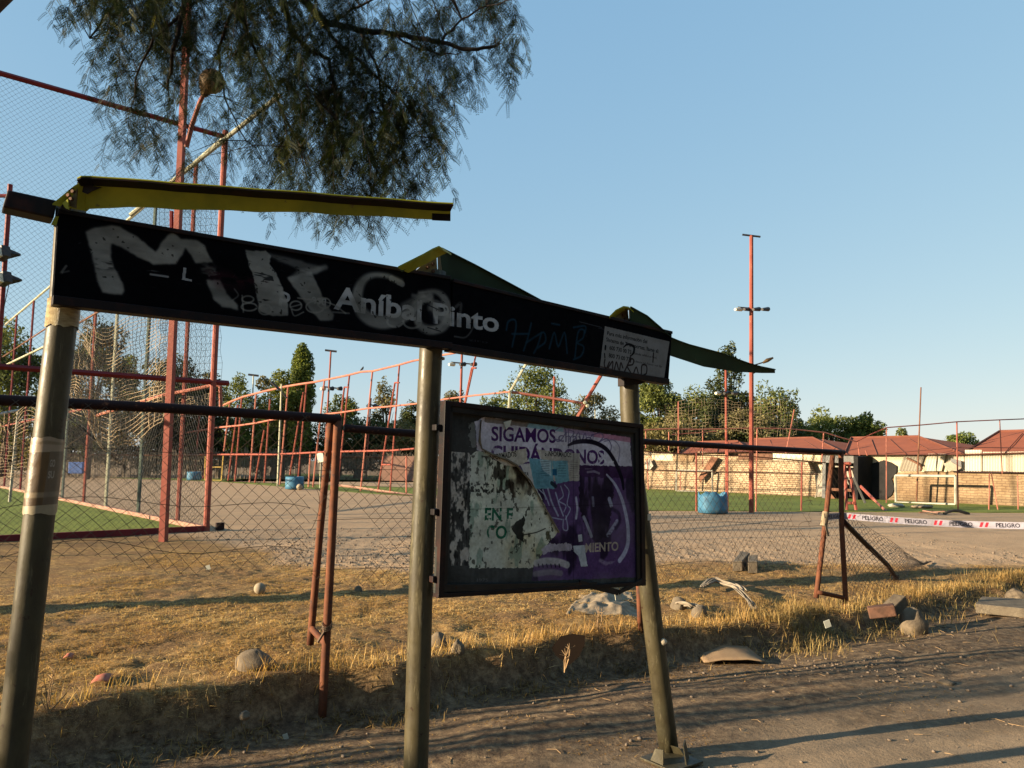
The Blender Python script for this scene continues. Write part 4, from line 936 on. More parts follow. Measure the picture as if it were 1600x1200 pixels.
# ------------------------------------------------------------------ near fence: two framed chain-link panels
FA, FB = Vector((-1.27, 5.08, 0)), Vector((3.60, 8.32, 0))
fp = lambda px, py, off=0.0: onplane(px, py, FA, FB, off)
FE = (FB - FA).normalized(); FN = Vector((FE.y, -FE.x, 0))
def rust_pipe(pts, r, m, parent, name, n=10, label=None):
    P = [Vector(p) for p in pts]; Q = [P[0]]
    for a, b in zip(P[:-1], P[1:]):
        for k in range(1, 7): Q.append(a.lerp(b, k / 6))
    mb = MB(); mb.tube(Q, r, n); return mb.build(name, m, parent, smooth=True, label=label)
F1 = thing('chain_link_fence', 'left rusty chain-link panel, its top rail ending at the left-hand pair of posts', 'fence', (FA.x, FA.y, gz(FA.x, FA.y)), 'rusty fence panels along the verge')
tlx = fp(-260, 604); tr1 = fp(531, 655)
rust_pipe([tlx, fp(0, 625), fp(250, 637), tr1], 0.030, M['rust_dark'], F1, 'top_rail')
def base(p, d=0.12): return Vector((p.x, p.y, gz(p.x, p.y) - d))
q = fp(505, 1058); rust_pipe([fp(528, 652), fp(518, 850), Vector((q.x, q.y, gz(q.x, q.y) - 0.08))], 0.028, M['rust'], F1, 'post')
q = fp(485, 995, 0.25); rust_pipe([fp(517, 660, 0.03), fp(500, 830, 0.14), q - Vector((0, 0, 0.05))], 0.025, M['rust'], F1, 'post')
rust_pipe([fp(487, 982, 0.22), fp(511, 1008, 0.0)], 0.022, M['rust'], F1, 'cross_bar')
wr = MB(); c = fp(511, 980, -0.02)
for k in range(3): wr.tube([c + Vector((0.03 * math.cos(a), 0.03 * math.sin(a), 0.012 * k + 0.02 * math.sin(a))) for a in np.linspace(0, 6.2, 14)], 0.004, 5)
wr.tube([c, c + Vector((-0.05, -0.03, -0.09))], 0.009, 6); wr.build('wire_tie', M['wire'], F1)
# mesh between far-left and the post
Lb = FA - FE * 5.2
def P1(s, t):
    p = Lb + FE * s; sag = 0.03 * math.sin(s * 1.7) + 0.02 * math.sin(s * 4.1 + 1)
    top = 1.89 - 0.012 * (s - 5.2) - 0.0; bot = 0.92 + 0.10 * math.sin(s * 2.1) + 0.06 * math.sin(s * 5.3)
    z = bot + (top - bot) * t / 1.0 + sag * (1 - t)
    return Vector((p.x, p.y, z)) + FN * (0.03 + 0.03 * math.sin(s * 2.3 + t))
mb = MB(); chain(mb, P1, 5.15, 1.0, 0.088, 0.088, 0.0016, 5, 0.016, FN)
for t in (0.12, 0.40, 0.72):
    mb.tube([P1(s, t + 0.02 * math.sin(s * 3)) for s in np.linspace(0, 5.15, 40)], 0.0017, 4, False)
mb.build('wire_mesh', M['wire'], F1, kind='stuff')
# second panel
F2 = thing('chain_link_fence', 'rusty chain-link panel running behind the bus stop to the right-hand pair of posts', 'fence', (FB.x, FB.y, gz(FB.x, FB.y)), 'rusty fence panels along the verge')
rust_pipe([fp(538, 669), fp(640, 677), fp(1006, 690), fp(1160, 699), fp(1318, 707)], 0.027, M['rust_dark'], F2, 'top_rail')
q = fp(1322, 948); rust_pipe([fp(1314, 704), fp(1315, 820), Vector((q.x, q.y, q.z - 0.06))], 0.027, M['rust'], F2, 'post')
q = fp(1275, 928, 0.1); rust_pipe([fp(1301, 712, 0.02), fp(1289, 820, 0.06), q - Vector((0, 0, 0.04))], 0.027, M['rust'], F2, 'post')
rust_pipe([fp(1277, 925, 0.08), fp(1319, 934)], 0.022, M['rust'], F2, 'cross_bar')
q = fp(1001, 985); rust_pipe([fp(990, 690), Vector((q.x, q.y, q.z - 0.05))], 0.024, M['rust'], F2, 'post')
L2 = (FB - FA).length
def P2(s, t):
    p = FA + FE * s; f = s / L2
    top = 1.86 - 0.10 * f; bot = 0.86 - 0.36 * f + 0.22 * (vnoise(s * 1.3, 0, 3) - 0.5)
    z = bot + (top - bot) * t / 1.15
    return Vector((p.x, p.y, float(z))) - FN * (0.03 + 0.05 * float(vnoise(s * 1.1, t * 1.5, 12)))
def hole(s, t): return ((s - 0.2) / 0.28) ** 2 + ((t - 0.30) / 0.22) ** 2 < 1 or ((s - 5.35) / 0.35) ** 2 + ((t - 0.60) / 0.25) ** 2 < 1 and math.sin(s * 40) > 0
mb = MB(); chain(mb, P2, L2, 1.15, 0.088, 0.088, 0.0016, 8, 0.022, FN, skip=hole)
for t in (0.10, 0.45, 0.80):
    mb.tube([P2(s, t + 0.03 * math.sin(s * 2.2)) for s in np.linspace(0, L2, 46)], 0.0017, 4, False)
# loose wire ends round the hole and by the right posts
for px, py, r_, a0_, a1_, sq in ((480, 795, 0.16, -1.2, 1.6, 0.5), (1265, 800, 0.12, 1.3, 4.6, 1.0), (1262, 830, 0.10, 1.2, 4.4, 1.3), (1272, 770, 0.14, 2.0, 4.3, 1.0)):
    c = fp(px, py, 0.05); mb.tube([c + FE * (r_ * sq * math.cos(a)) + Vector((0, 0, r_ * math.sin(a))) + FN * 0.03 * math.sin(a * 2) for a in np.linspace(a0_, a1_, 14)], 0.002, 4, False)
mb.build('wire_mesh', M['wire'], F2, kind='stuff')
# fallen brace and the loose skirt of mesh right of the posts
FE2 = Vector((0.93, 0.30, 0)).normalized()
br0 = fp(1318, 815); br1 = ground(1402, 906, 0.06)
F3 = thing('fallen_fence_mesh', 'loose chain-link mesh slumping to the ground with a dark bent rail', 'fence mesh', br1)
rust_pipe([br0, br0.lerp(br1, 0.35) + Vector((0, 0, 0.02)), br0.lerp(br1, 0.75) + Vector((0.02, 0, 0.035)), br1], 0.030, M['rust_dark'], F3, 'bent_rail')
rust_pipe([br1 + Vector((-0.05, 0, 0.03)), br1 + Vector((0.13, -0.05, -0.03))], 0.012, M['rust_dark'], F3, 'rod'); rust_pipe([br1 + Vector((-0.10, 0, 0.06)), br1 + Vector((0.03, 0.01, 0.05))], 0.012, M['rust_dark'], F3, 'rod')
tri0 = fp(1322, 798); tri1 = ground(1452, 886, 0.05)
def P3(s, t):      # s 0..1.7 to the right, t 0..1 down
    a = tri0 + (tri1 - tri0) * (s / 1.7); z0 = gz(a.x, a.y) + 0.02
    return Vector((a.x, a.y + 0.05 * math.sin(s * 6), z0 + max(a.z - z0, 0.02) * (1 - t))) + FN * 0.05 * float(vnoise(s * 4, t * 4, 3) - 0.5)
mb = MB(); chain(mb, P3, 1.7, 1.0, 0.065, 0.085, 0.0025, 2, 0.02, FN); mb.tube([P3(s, 0) for s in np.linspace(0, 1.7, 16)], 0.002, 4, False)
mb.build('wire_mesh', M['wire'], F3, kind='stuff')
# danger tape
tc = Canvas(lambda a, b: (a, b), 0, 0, 3.2, 0.085, 420, (0.58, 0.57, 0.62))
tc.a[..., :3] *= (0.9 + 0.2 * tc.n(6, 20, 3))[..., None]
for k in range(8):
    x = 0.04 + k * 0.40
    tc.text('PELIGRO', (x, 0.018), (x + 0.20, 0.018), 0.046, (0.07, 0.06, 0.10), 0.95, 0.02)
    for dx in (0.27, 0.315):
        tc.poly([(x + dx - 0.012, 0.014), (x + dx + 0.012, 0.014), (x + dx + 0.026, 0.070), (x + dx + 0.002, 0.070)], (0.66, 0.13, 0.20), 0.95)
M['tape_print'] = tc.material('danger_tape_print', 0.35, 0.4, 0.5)
ta, tb = fp(1288, 808, 0.05), fp(1316, 806)
tend = at(1680, 822, 7.3)
tp_ = [ta, tb]; 
for k in range(1, 15):
    f = k / 14; c = tb.lerp(tend, f); tp_.append(c - Vector((0, 0, 0.03 * math.sin(f * math.pi))))
vs = []; fs = []; uv = []; L = 0
for i, c in enumerate(tp_):
    if i: L += (c - tp_[i - 1]).length
    tw = 0.10 * math.sin(i * 0.9)
    d = Vector((0, -math.sin(tw), math.cos(tw)))
    vs += [c - d * 0.034, c + d * 0.034]; uv += [(L / 3.2, 0), (L / 3.2, 1)]
for i in range(len(tp_) - 1): fs.append((2 * i, 2 * i + 2, 2 * i + 3, 2 * i + 1))
tape = MB(); tape.add(vs, fs); o = tape.build('danger_tape', M['tape_print'], None, origin=ta)
ul = o.data.uv_layers.new(name='uv')
for lp in o.data.loops: ul.data[lp.index].uv = uv[lp.vertex_index]
so = o.modifiers.new('thick', 'SOLIDIFY'); so.thickness = 0.0008
props(o, 'white danger tape with pink stripes stretched from the rusty right-hand fence posts out of frame', 'tape')
kn = thing('tape_knot', 'white tape end knotted round the rusty right-hand fence post', 'tape', fp(1287, 818, 0.05))
mb = MB(); c0, c1 = fp(1290, 800, 0.055), fp(1286, 822, 0.055); mb.tube([c0, c0.lerp(c1, 0.5), c1], [0.031, 0.0315, 0.030], 12); mb.build('wrapping', M['plastic'], kn)
mb = MB(); c0 = fp(1288, 818, -0.0); c1 = fp(1293, 838, -0.0); mb.hexa([c0, c0 + FE * 0.03, c1 + FE * 0.035, c1 - FE * 0.005], FN * 0.002); mb.build('loose_end', M['plastic'], kn)
mb = MB(); mb.box(fp(1289, 806, -0.0) , (0.014, 0.003, 0.05), ax=FE); mb.build('print_mark', M['tyre'], kn)

# ------------------------------------------------------------------ the tall ball cage on the left
cage = thing('ball_court_cage', 'tall red framed netting cage round the green court behind the left sign post', 'cage', CN)
HC = 9.15; HM = 3.35
def rod(p, q, r, m, parent, name, n=8): 
    mb = MB(); mb.tube([p, q], r, n); return mb.build(name, m, parent)
rod(cg(14, 0, HC + .05), cg(0, 0, HC), 0.06, M['pink_rail'], cage, 'top_rail', 4)
rod(cg(14, 0, HM), cg(-0.35, 0, HM), 0.06, M['pink_rail'], cage, 'middle_rail', 4)
mb = MB(); mb.box(cg(7, 0, 0.06), (14.0, 0.09, 0.13), ax=E1); mb.build('bottom_rail', M['pink_rail'], cage)
rod(cg(0, 0, 0), cg(0, 0, HC + 0.15), 0.07, M['pink'], cage, 'corner_post', 10)
mb = MB(); mb.box(cg(-0.3, 0, 0.10), (0.16, 0.12, 0.16), ax=E1); mb.build('foot', M['rust_dark'], cage)
pm = [(2, 'pink'), (5.4, 'green_post'), (9.0, 'pale_green'), (12.0, 'pink'), (15.5, 'green_post'), (20, 'green_post'), (25, 'pink_rail'), (30, 'pink_rail')]
for b_, mm in pm: rod(cg(0, b_, 0), cg(0, b_, HC), 0.055, M[mm], cage, 'post', 6)
rod(cg(0, 0, HC), cg(0, 34, HC), 0.05, M['pale_green'], cage, 'top_rail', 6)
rod(cg(0, 3, 7.3), cg(0, 34, 7.3), 0.035, M['brownwood'], cage, 'side_rail', 6)
rod(cg(0, 9, HM), cg(-0.2, 34, HM), 0.045, M['pink'], cage, 'side_rail', 6)
for a_ in (5.3, 10.6): rod(cg(a_, 0, 0), cg(a_, 0, HC), 0.05, M['pink_rail'], cage, 'post', 6)
mb = MB(); mb.box(cg(0, 17, 0.06), (34.0, 0.16, 0.13), ax=E2); mb.build('curb', M['curb'], cage)
P_ = lambda s, t: cg(s, -0.02, t)
mb = MB(); chain(mb, P_, 7.5, HC, 0.11, 0.11, 0.0024, 0, 0, None, sub=6)
mb.build('wire_mesh', M['net_wire'], cage, kind='stuff')
mb = MB(); chain(mb, lambda s, t: cg(0.02 + 0.03 * math.sin(s), s, t), 16.0, HC, 0.16, 0.16, 0.0026, 0, 0, None, sub=5)
mb.build('wire_mesh', M['net_wire'], cage, kind='stuff')
# drooping cream net inside
def net_surface(pxa, pxb, top, bot, d, nu, nv, name, m, parent, r=0.006, seed=1):
    mb = MB()
    g = [[None] * (nv + 1) for _ in range(nu + 1)]
    for i in range(nu + 1):
        x = pxa + (pxb - pxa) * i / nu; yt, yb = top(x), bot(x)
        for j in range(nv + 1):
            f = j / nv; x2 = x + 5 * (float(vnoise(i * 0.5, j * 0.5, seed)) - 0.5); y = yt + (yb - yt) * f + 4 * (float(vnoise(i * 0.7 + 9, j * 0.6, seed + 2)) - 0.5)
            dd = d(x) + 0.5 * (float(vnoise(i * 0.3, j * 0.3, seed + 5)) - 0.5) - 0.6 * f
            g[i][j] = at(x2, y, dd)
    for i in range(nu + 1): mb.tube(g[i], r, 3, False)
    for j in range(nv + 1): mb.tube([g[i][j] for i in range(nu + 1)], r, 3, False)
    return mb.build(name, m, parent, kind='stuff')
gn = thing('drooping_net', 'cream net sagging in swags inside the red cage behind the left post', 'net', cg(3, 3, 0))
sagb = lambda x: 632 + 78 * math.exp(-((x - 188) / 48) ** 2) + 16 * math.sin(x * 0.09) 
topd = lambda x: 470 + 38 * math.exp(-((x - 160) / 40) ** 2) + (x - 105) * 0.12
net_surface(106, 262, topd, sagb, lambda x: 19.5, 26, 34, 'net_cords', M['net'], gn, 0.0065, 3)
net_surface(105, 255, lambda x: 600 + 20 * math.exp(-((x - 180) / 50) ** 2), lambda x: 650 + 58 * math.exp(-((x - 180) / 52) ** 2), lambda x: 18.9, 20, 10, 'net_cords', M['net'], gn, 0.008, 13)
net_surface(0, 75, lambda x: 640 + 10 * math.sin(x * 0.1), lambda x: 745, lambda x: 21, 12, 20, 'net_cords', M['net'], gn, 0.007, 23)
net_surface(280, 350, lambda x: 622 - (x - 280) * 0.15, lambda x: 642 + 12 * math.sin(x * 0.12), lambda x: 19.5, 12, 5, 'net_cords', M['net'], gn, 0.007, 33)
net_surface(250, 345, lambda x: 300, lambda x: 650, lambda x: 18.9, 12, 34, 'net_cords', M['net_wire'], gn, 0.0042, 43)
# goal hoop of the inner court
hoop = thing('curved_red_bar', 'bent salmon bar arching to the corner post of the red cage', 'bar', at(345, 650, 18.6))
mb = MB(); mb.tube([at(150, 650, 20.0), at(200, 634, 19.4), at(258, 617, 18.9), at(310, 607, 18.6), at(336, 601, 18.5), at(344, 604, 18.5), at(345, 640, 18.5)], 0.045, 8); mb.build('bar', M['salmon'], hoop)
# pale guy bars
gy = thing('pale_brace_bar', 'long pale brace rising from behind the left sign post to the cage top', 'brace', cg(0, 6, HC))
rod(at(0, 575, 24), at(108, 523, 22), 0.035, M['pale_green'], gy, 'bar'); rod(at(204, 336, 17.9), at(438, 148, 16.9), 0.05, M['pale_green'], gy, 'bar')
rod(at(118, 508, 24), at(184, 470, 22), 0.03, M['brownwood'], gy, 'bar')
# white goal
gl_ = thing('football_goal', 'white football goal cut by the left photo edge on the caged green court', 'goal', ground(15, 784, 0.03))
g0 = ground(15, 784, 0.03); gt = at(29, 641, (g0 - EYE).dot(FW)); rod(g0, gt, 0.05, M['white'], gl_, 'goal_post'); rod(gt, at(-110, 668, 21), 0.05, M['white'], gl_, 'crossbar')
# floodlight mast at far left
fm = thing('floodlight_mast', 'red floodlight mast with two open lamps at the left edge behind the black sign stub', 'mast', cg(6.0, 5.0, 0))
gm = cg(5.9, 6.0, 0); dm = 19.5
rod(at(0, 520, dm), at(16, 288, dm), 0.06, M['pink_rail'], fm, 'pole', 8); pb = at(0, 520, dm); rod(Vector((pb.x, pb.y, 0)), pb, 0.06, M['pink_rail'], fm, 'pole', 8)
rod(at(-6, 306, dm), at(12, 306, dm), 0.05, M['pink_rail'], fm, 'cross_bar')
for px, py in ((4, 396), (6, 436)):
    c = at(px, py, dm - 0.2); mb = MB(); mb.box(c, (0.34, 0.22, 0.30), ax=Vector((0.85, -0.4, 0.3)).normalized()); o = mb.build('lamp', M['lamp_dark'], fm, bevel=0.02)
    mb = MB(); mb.box(c + Vector((-0.04, -0.15, -0.04)), (0.26, 0.10, 0.24), ax=Vector((0.85, -0.4, 0.3)).normalized()); mb.build('lens', M['lamp_glass'], o)
    c2 = at(px + 18, py + 2, dm); mb = MB(); mb.tube([c2 + Vector((-0.18, 0, 0.02)), c2 + Vector((0.16, 0, 0))], [0.15, 0.03], 4); mb.build('visor', M['lamp_dark'], fm)
    mb = MB(); mb.tube([c, c2], 0.03, 6); mb.build('arm', M['lamp_dark'], fm)
rod(at(14, 444, dm), at(2, 500, dm), 0.012, M['wire'], fm, 'cable', 4)
# big salmon light pole with street lamp
PB = ground(255, 846, 0.0); dP = (PB - EYE).dot(FW)
lp_ = thing('light_pole', 'thick salmon square light pole with a round brown street lamp among the pepper tree leaves', 'light pole', PB)
pt = at(296, -40, dP + 0.35)
mb = MB(); mb.tube([PB - Vector((0, 0, 0.1)), PB.lerp(pt, 0.5), pt], [0.088, 0.082, 0.072], 4, rot=0.62); mb.build('pole', M['pink'], lp_)
mb = MB(); mb.tube([at(291, 230, dP), at(300, 195, dP - 0.05), at(312, 160, dP - 0.2), at(318, 148, dP - 0.3)], [0.05, 0.05, 0.045, 0.04], 8); mb.build('arm', M['pink'], lp_)
c = at(331, 127, dP - 0.4); mb = MB(); mb.blob(c, (0.24, 0.20, 0.24), 14, 8, 0.02, 2); lh = mb.build('lamp_head', M['lamp_brown'], lp_, smooth=True)
mb = MB(); mb.tube([at(318, 150, dP - 0.35), at(323, 138, dP - 0.4)], [0.06, 0.14], 10); mb.build('neck', M['lamp_brown'], lh)
rod(at(268, 590, dP + .2), at(268, 330, dP + .2), 0.04, M['pink_rail'], lp_, 'conduit', 6)

# ------------------------------------------------------------------ distant courts: rails and leaning posts
MA, MBp = Vector((-22.7, 60, 0)), Vector((-4.5, 36, 0))
mp = lambda px, py, off=0.0: onplane(px, py, MA, MBp, off)
mid = thing('court_fence', 'long salmon court fence with leaning posts and sagging rails left of the middle sign post', 'fence', ground(600, 774))
def poly_rail(pts, r, m, parent, name='rail', f=mp):
    mb = MB(); P = [f(*q) for q in pts]; mb.tube(P, [r * max(0.7, (p - EYE).length / 45) for p in P], 6); return mb.build(name, m, parent)
poly_rail([(347, 634), (362, 627), (380, 620), (410, 612), (446, 604), (470, 600), (491, 597), (516, 592), (545, 586), (564, 581), (582, 580), (603, 575), (624, 570), (645, 564), (690, 555), (720, 550), (748, 547)], 0.06, M['salmon'], mid, 'top_rail')
poly_rail([(205, 693 - 20), (268, 680), (340, 668), (372, 665), (400, 661), (424, 656), (446, 653), (475, 651), (536, 644), (575, 638), (610, 635), (648, 631), (700, 623), (740, 618), (797, 612)], 0.05, M['salmon'], mid, 'rail')
poly_rail([(205, 711), (345, 710), (432, 710), (510, 706), (560, 705), (610, 704), (648, 701)], 0.055, M['pink'], mid, 'rail')
for k, (a, b) in enumerate([((359, 630), (350, 705)), ((372, 633), (356, 754)), ((378, 619), (367, 752)), ((400, 617), (390, 754)), ((413, 672), (398, 756)), ((422, 624), (413, 754)), ((450, 605), (437, 759)), ((474, 613), (453, 742)), ((479, 600), (466, 747)),
             ((507, 594), (489, 761)), ((546, 586), (527, 768)), ((538, 605), (522, 745)), ((582, 580), (563, 772)), ((624, 570), (609, 775)), ((617, 598), (589, 776)), ((485, 710), (482, 761)), ((745, 548), (725, 640)), ((737, 575), (722, 650)), ((635, 712), (635, 776)), ((312, 640), (305, 745)), ((330, 640), (318, 748))]):
    A_, B_ = mp(*a), mp(*b); mb = MB(); sc_ = max(0.7, (A_ - EYE).length / 45); mb.tube([A_, B_], 0.05 * sc_, 6); mb.build('post', M['pink' if k % 3 else 'salmon'], mid)
for a, b in (((538, 605), (545, 605)), ((617, 598), (624, 598)), ((597, 726), (611, 726)), ((737, 575), (744, 575))):
    mb = MB(); mb.tube([mp(*a), mp(*b)], 0.04, 6); mb.build('strut', M['pink'], mid)
mb = MB(); mb.tube([mp(525, 758), mp(560, 762), mp(600, 768), mp(645, 774)], 0.06, 4); mb.build('curb', M['curb'], mid)
yg = thing('yellow_frame', 'small yellow pipe frame standing left of the leaning court posts', 'frame', ground(340, 751))
dY = 58
for a, b in (((321, 713), (320, 750)), ((349, 712), (346, 751)), ((320, 730), (348, 730)), ((320, 750), (346, 751))): rod(at(*a, dY), at(*b, dY), 0.045, M['yellow'], yg, 'pipe', 6)
wb = thing('white_signboard', 'small pale board hung on the court fence left of the twin rusty posts', 'board', ground(500, 770))
c = mp(501, 715); mb = MB(); mb.box(c, (0.42, 0.06, 0.55), ax=Vector((0.9, -0.3, 0.2)).normalized()); mb.build('board', M['greycard'], wb, bevel=0.05); rod(c, Vector((c.x, c.y, 0.02)), 0.025, M['pale_green'], wb, 'stake', 5)
# node of bars behind the poster board
nd = thing('broken_cage_corner', 'broken corner of salmon cage bars seen between the sign and the poster board', 'frame', ground(797, 775))
dN = 34
for a, b, r_, mm in (((797, 612), (826, 562), 0.06, 'pale_green'), ((797, 612), (795, 640), 0.06, 'pale_green'), ((797, 612), (855, 621), 0.06, 'salmon'), ((855, 621), (912, 630), 0.06, 'salmon'), ((944, 578), (918, 622), 0.08, 'pink'), ((918, 622), (902, 652), 0.09, 'salmon'), ((866, 588), (865, 650), 0.05, 'pink'), ((929, 612), (930, 655), 0.02, 'pale_green')):
    rod(at(*a, dN), at(*b, dN), r_, M[mm], nd, 'bar', 6)
c_ = at(795, 640, dN); rod(c_, Vector((c_.x, c_.y, 0)), 0.06, M['pale_green'], nd, 'bar', 6); c_ = at(902, 652, dN); rod(c_, Vector((c_.x - .6, c_.y, 0)), 0.08, M['salmon'], nd, 'bar', 6)
for q in ((797, 612), (914, 629), (918, 634)): mb = MB(); mb.blob(at(*q, dN - .1), 0.09, 6, 4); mb.build('coupling', M['pale_green'], nd)

# right-hand court fence, front line
RA0, RA1 = ground(1000, 800), ground(1600, 797)
rp = lambda px, py, off=0.0: onplane(px, py, RA0, RA1, off)
rf = thing('court_fence', 'low salmon court fence with sagging top rail in front of the brick wall', 'fence', ground(1172, 800))
def rr(pts, r, m, name='rail'): mb = MB(); mb.tube([rp(*q) for q in pts], r, 6); return mb.build(name, m, rf)
rr([(1004, 672), (1042, 670), (1090, 671), (1135, 670), (1172, 669), (1182, 669), (1235, 670), (1290, 676), (1312, 683), (1338, 690)], 0.022, M['salmon'], 'top_rail')
rr([(1338, 690), (1360, 679), (1386, 668), (1440, 664), (1495, 659), (1562, 656), (1640, 653)], 0.02, M['pink'], 'top_rail')
rr([(1050, 679), (1090, 676), (1120, 674)], 0.014, M['salmon'])
rr([(1004, 705), (1090, 711), (1172, 713), (1290, 723)], 0.02, M['rust']); rr([(1004, 734), (1090, 737), (1172, 738), (1278, 741)], 0.018, M['rust'])
rr([(1384, 709), (1450, 703), (1500, 699), (1600, 700)], 0.014, M['salmon'])
for a, b, r_ in (((1088, 708), (1088, 799), 0.03), ((1137, 690), (1137, 800), 0.03), ((1253, 722), (1252, 799), 0.03), ((1183, 669), (1181, 800), 0.025), ((1098, 672), (1098, 730), 0.016), ((1241, 640), (1228, 708), 0.02), ((1287, 677), (1284, 722), 0.022), ((1340, 690), (1343, 712), 0.022), ((1385, 668), (1385, 786), 0.02), ((1495, 659), (1497, 797), 0.028), ((1562, 656), (1566, 740), 0.02), ((1009, 672), (1009, 700), 0.016), ((1045, 675), (1045, 705), 0.018), ((1546, 739), (1545, 799), 0.022), ((1549, 739), (1560, 801), 0.022), ((1590, 744), (1591, 798), 0.02), ((1352, 702), (1355, 712), 0.02), ((1060, 627), (1060, 708), 0.022), ((1011, 715), (1013, 765), 0.016), ((1063, 735), (1063, 765), 0.014)):
    mb = MB(); mb.tube([rp(*a), rp(*b)], r_, 6); mb.build('post', M['salmon' if r_ < 0.028 else 'pink'], rf)
hn = thing('hanging_net', 'fine pale net hung in the air above the court rail before the dark conifer', 'net', ground(1150, 798))
net_surface(1040, 1245, lambda x: 626 + 3 * math.sin(x * 0.05), lambda x: 678 + 5 * math.sin((x - 1040) * 0.045), lambda x: 26.5, 40, 11, 'net_cords', M['net'], hn, 0.0028, 53)

def light_pole(px, ytop, yb, label, rpx=3.0, lamps=None, toparm=0, d=None, m='pink', lean=0, street=None, group='tall court light poles'):
    g = ground(px, yb); d = (g - EYE).dot(FW) if d is None else d
    if True: tb = at(px + lean, ytop, d)
    g = at(px, yb, d); g.z = 0.0
    T = thing('light_pole', label, 'light pole', g, group)
    k = d / FPX
    mb = MB(); mb.tube([g, tb], [rpx * k, rpx * 0.75 * k], 8); mb.build('pole', M[m], T)
    if toparm:
        mb = MB(); mb.tube([at(px + lean - toparm, ytop - toparm * 0.10, d), at(px + lean + toparm, ytop + toparm * 0.14, d)], 1.6 * k, 6); mb.build('top_bar', M['lamp_dark'], T)
    if lamps:
        y, half, n = lamps; rod(at(px + lean - half, y - 1, d), at(px + lean + half, y + 2, d), 1.1 * k, M['lamp_dark'], T, 'cross_bar')
        for i in range(n):
            x = px + lean - half + 2 * half * i / (n - 1)
            mb = MB(); mb.tube([at(x - half * 0.2, y + 2.5, d - .2), at(x + half * 0.25, y + 2, d + .1)], [2.2 * k, 3.6 * k], 8); mb.build('floodlight', M['lamp_dark'] if i else M['lamp_glass'], T)
    if street:
        x, y = street; rod(at(px, y + 9, d), at(x - 8, y + 3, d), 1.0 * k, M['lamp_dark'], T, 'arm'); mb = MB(); mb.tube([at(x - 9, y + 4, d), at(x - 2, y, d), at(x + 7, y - 4, d)], [1.5 * k, 3.2 * k, 1.4 * k], 8); mb.build('street_lamp', M['lamp_brown'], T)
        rod(at(px, y + 22, d), at(px + 12, y + 16, d), 0.8 * k, M['lamp_dark'], T, 'arm')
    return T
light_pole(1174, 368, 801, 'tallest salmon light pole with a street lamp arm, above the blue half barrel court', 4.0, (481, 21, 4), 14, street=(1201, 563))
light_pole(1136, 560, 800, 'shorter salmon light pole just left of the tallest one, lamps before the conifer', 2.4, (612, 13, 3), 0, d=30, lean=-2)
light_pole(506, 548, 748, 'thin salmon light pole right of the poplar with a lamp cluster', 1.8, (605, 13, 3), 9, d=60, lean=11)
light_pole(716, 542, 770, 'light pole seen in the gap under the sign right of the middle post', 2.4, (567, 17, 3), 0, d=42, lean=6)
light_pole(390, 586, 750, 'thin grey light pole with a T top among the distant trees', 1.3, (630, 6, 2), 8, d=75, m='pale_green', lean=6)
light_pole(1432, 605, 786, 'bare thin pole standing before the right-hand red roofs', 1.3, None, 0, d=33, m='brownwood', lean=7)
light_pole(571, 622, 748, 'short pole with small twin lamp right of the twin rusty posts', 1.2, (632, 5, 2), 0, d=66, m='pink', lean=9)
light_pole(434, 600, 757, 'leaning pole with a long street lamp arm before the poplar', 1.8, None, 0, d=47, m='pale_green', lean=6)
ar = thing('street_lamp', 'dark street lamp arm reaching up left before the poplar', 'street lamp', ground(436, 757)); rod(at(448, 622, 47), at(436, 608, 47), 0.05, M['lamp_dark'], ar, 'arm'); rod(at(438, 610, 47), at(424, 597, 47), 0.08, M['lamp_dark'], ar, 'lamp_head')
bd = thing('bird', 'small dark bird perched on the sagging salmon top rail', 'bird', mp(566, 579)); mb = MB(); c = mp(566, 578)
c = c + Vector((0, 0, 0.02)); mb.tube([c + Vector((-0.12, 0, -0.05)), c + Vector((-0.03, 0, 0.01)), c + Vector((0.02, 0, 0.06)), c + Vector((0.04, 0, 0.12)), c + Vector((0.055, 0, 0.14)), c + Vector((0.085, 0, 0.135))], [0.012, 0.05, 0.055, 0.034, 0.03, 0.006], 8); mb.build('body', M['tyre'], bd, smooth=True)
# goals on the right court
def goal(pts, d, r, label, group='white goals on the right court'):
    T = thing('football_goal', label, 'goal', ground(pts[0][0], pts[0][1] + 1), group)
    P = [at(x, y, dd) for (x, y), dd in zip(pts, d)]
    for i, nme in enumerate(('goal_post', 'crossbar', 'goal_post')): rod(P[i], P[i + 1], r, M['white'], T, nme, 6)
    rod(P[0], P[3], r * 0.8, M['white'], T, 'ground_bar', 6); return T, P
goal([(1057, 767), (1057, 735), (1113, 736), (1113, 769)], [43.5, 43.5, 43, 43], 0.05, 'white goal on the green court behind the blue half barrel')
T, P = goal([(1400, 785), (1399, 743), (1493, 744), (1493, 788)], [33.0, 33.0, 31.0, 31.0], 0.055, 'white goal in front of the right-hand brick building')
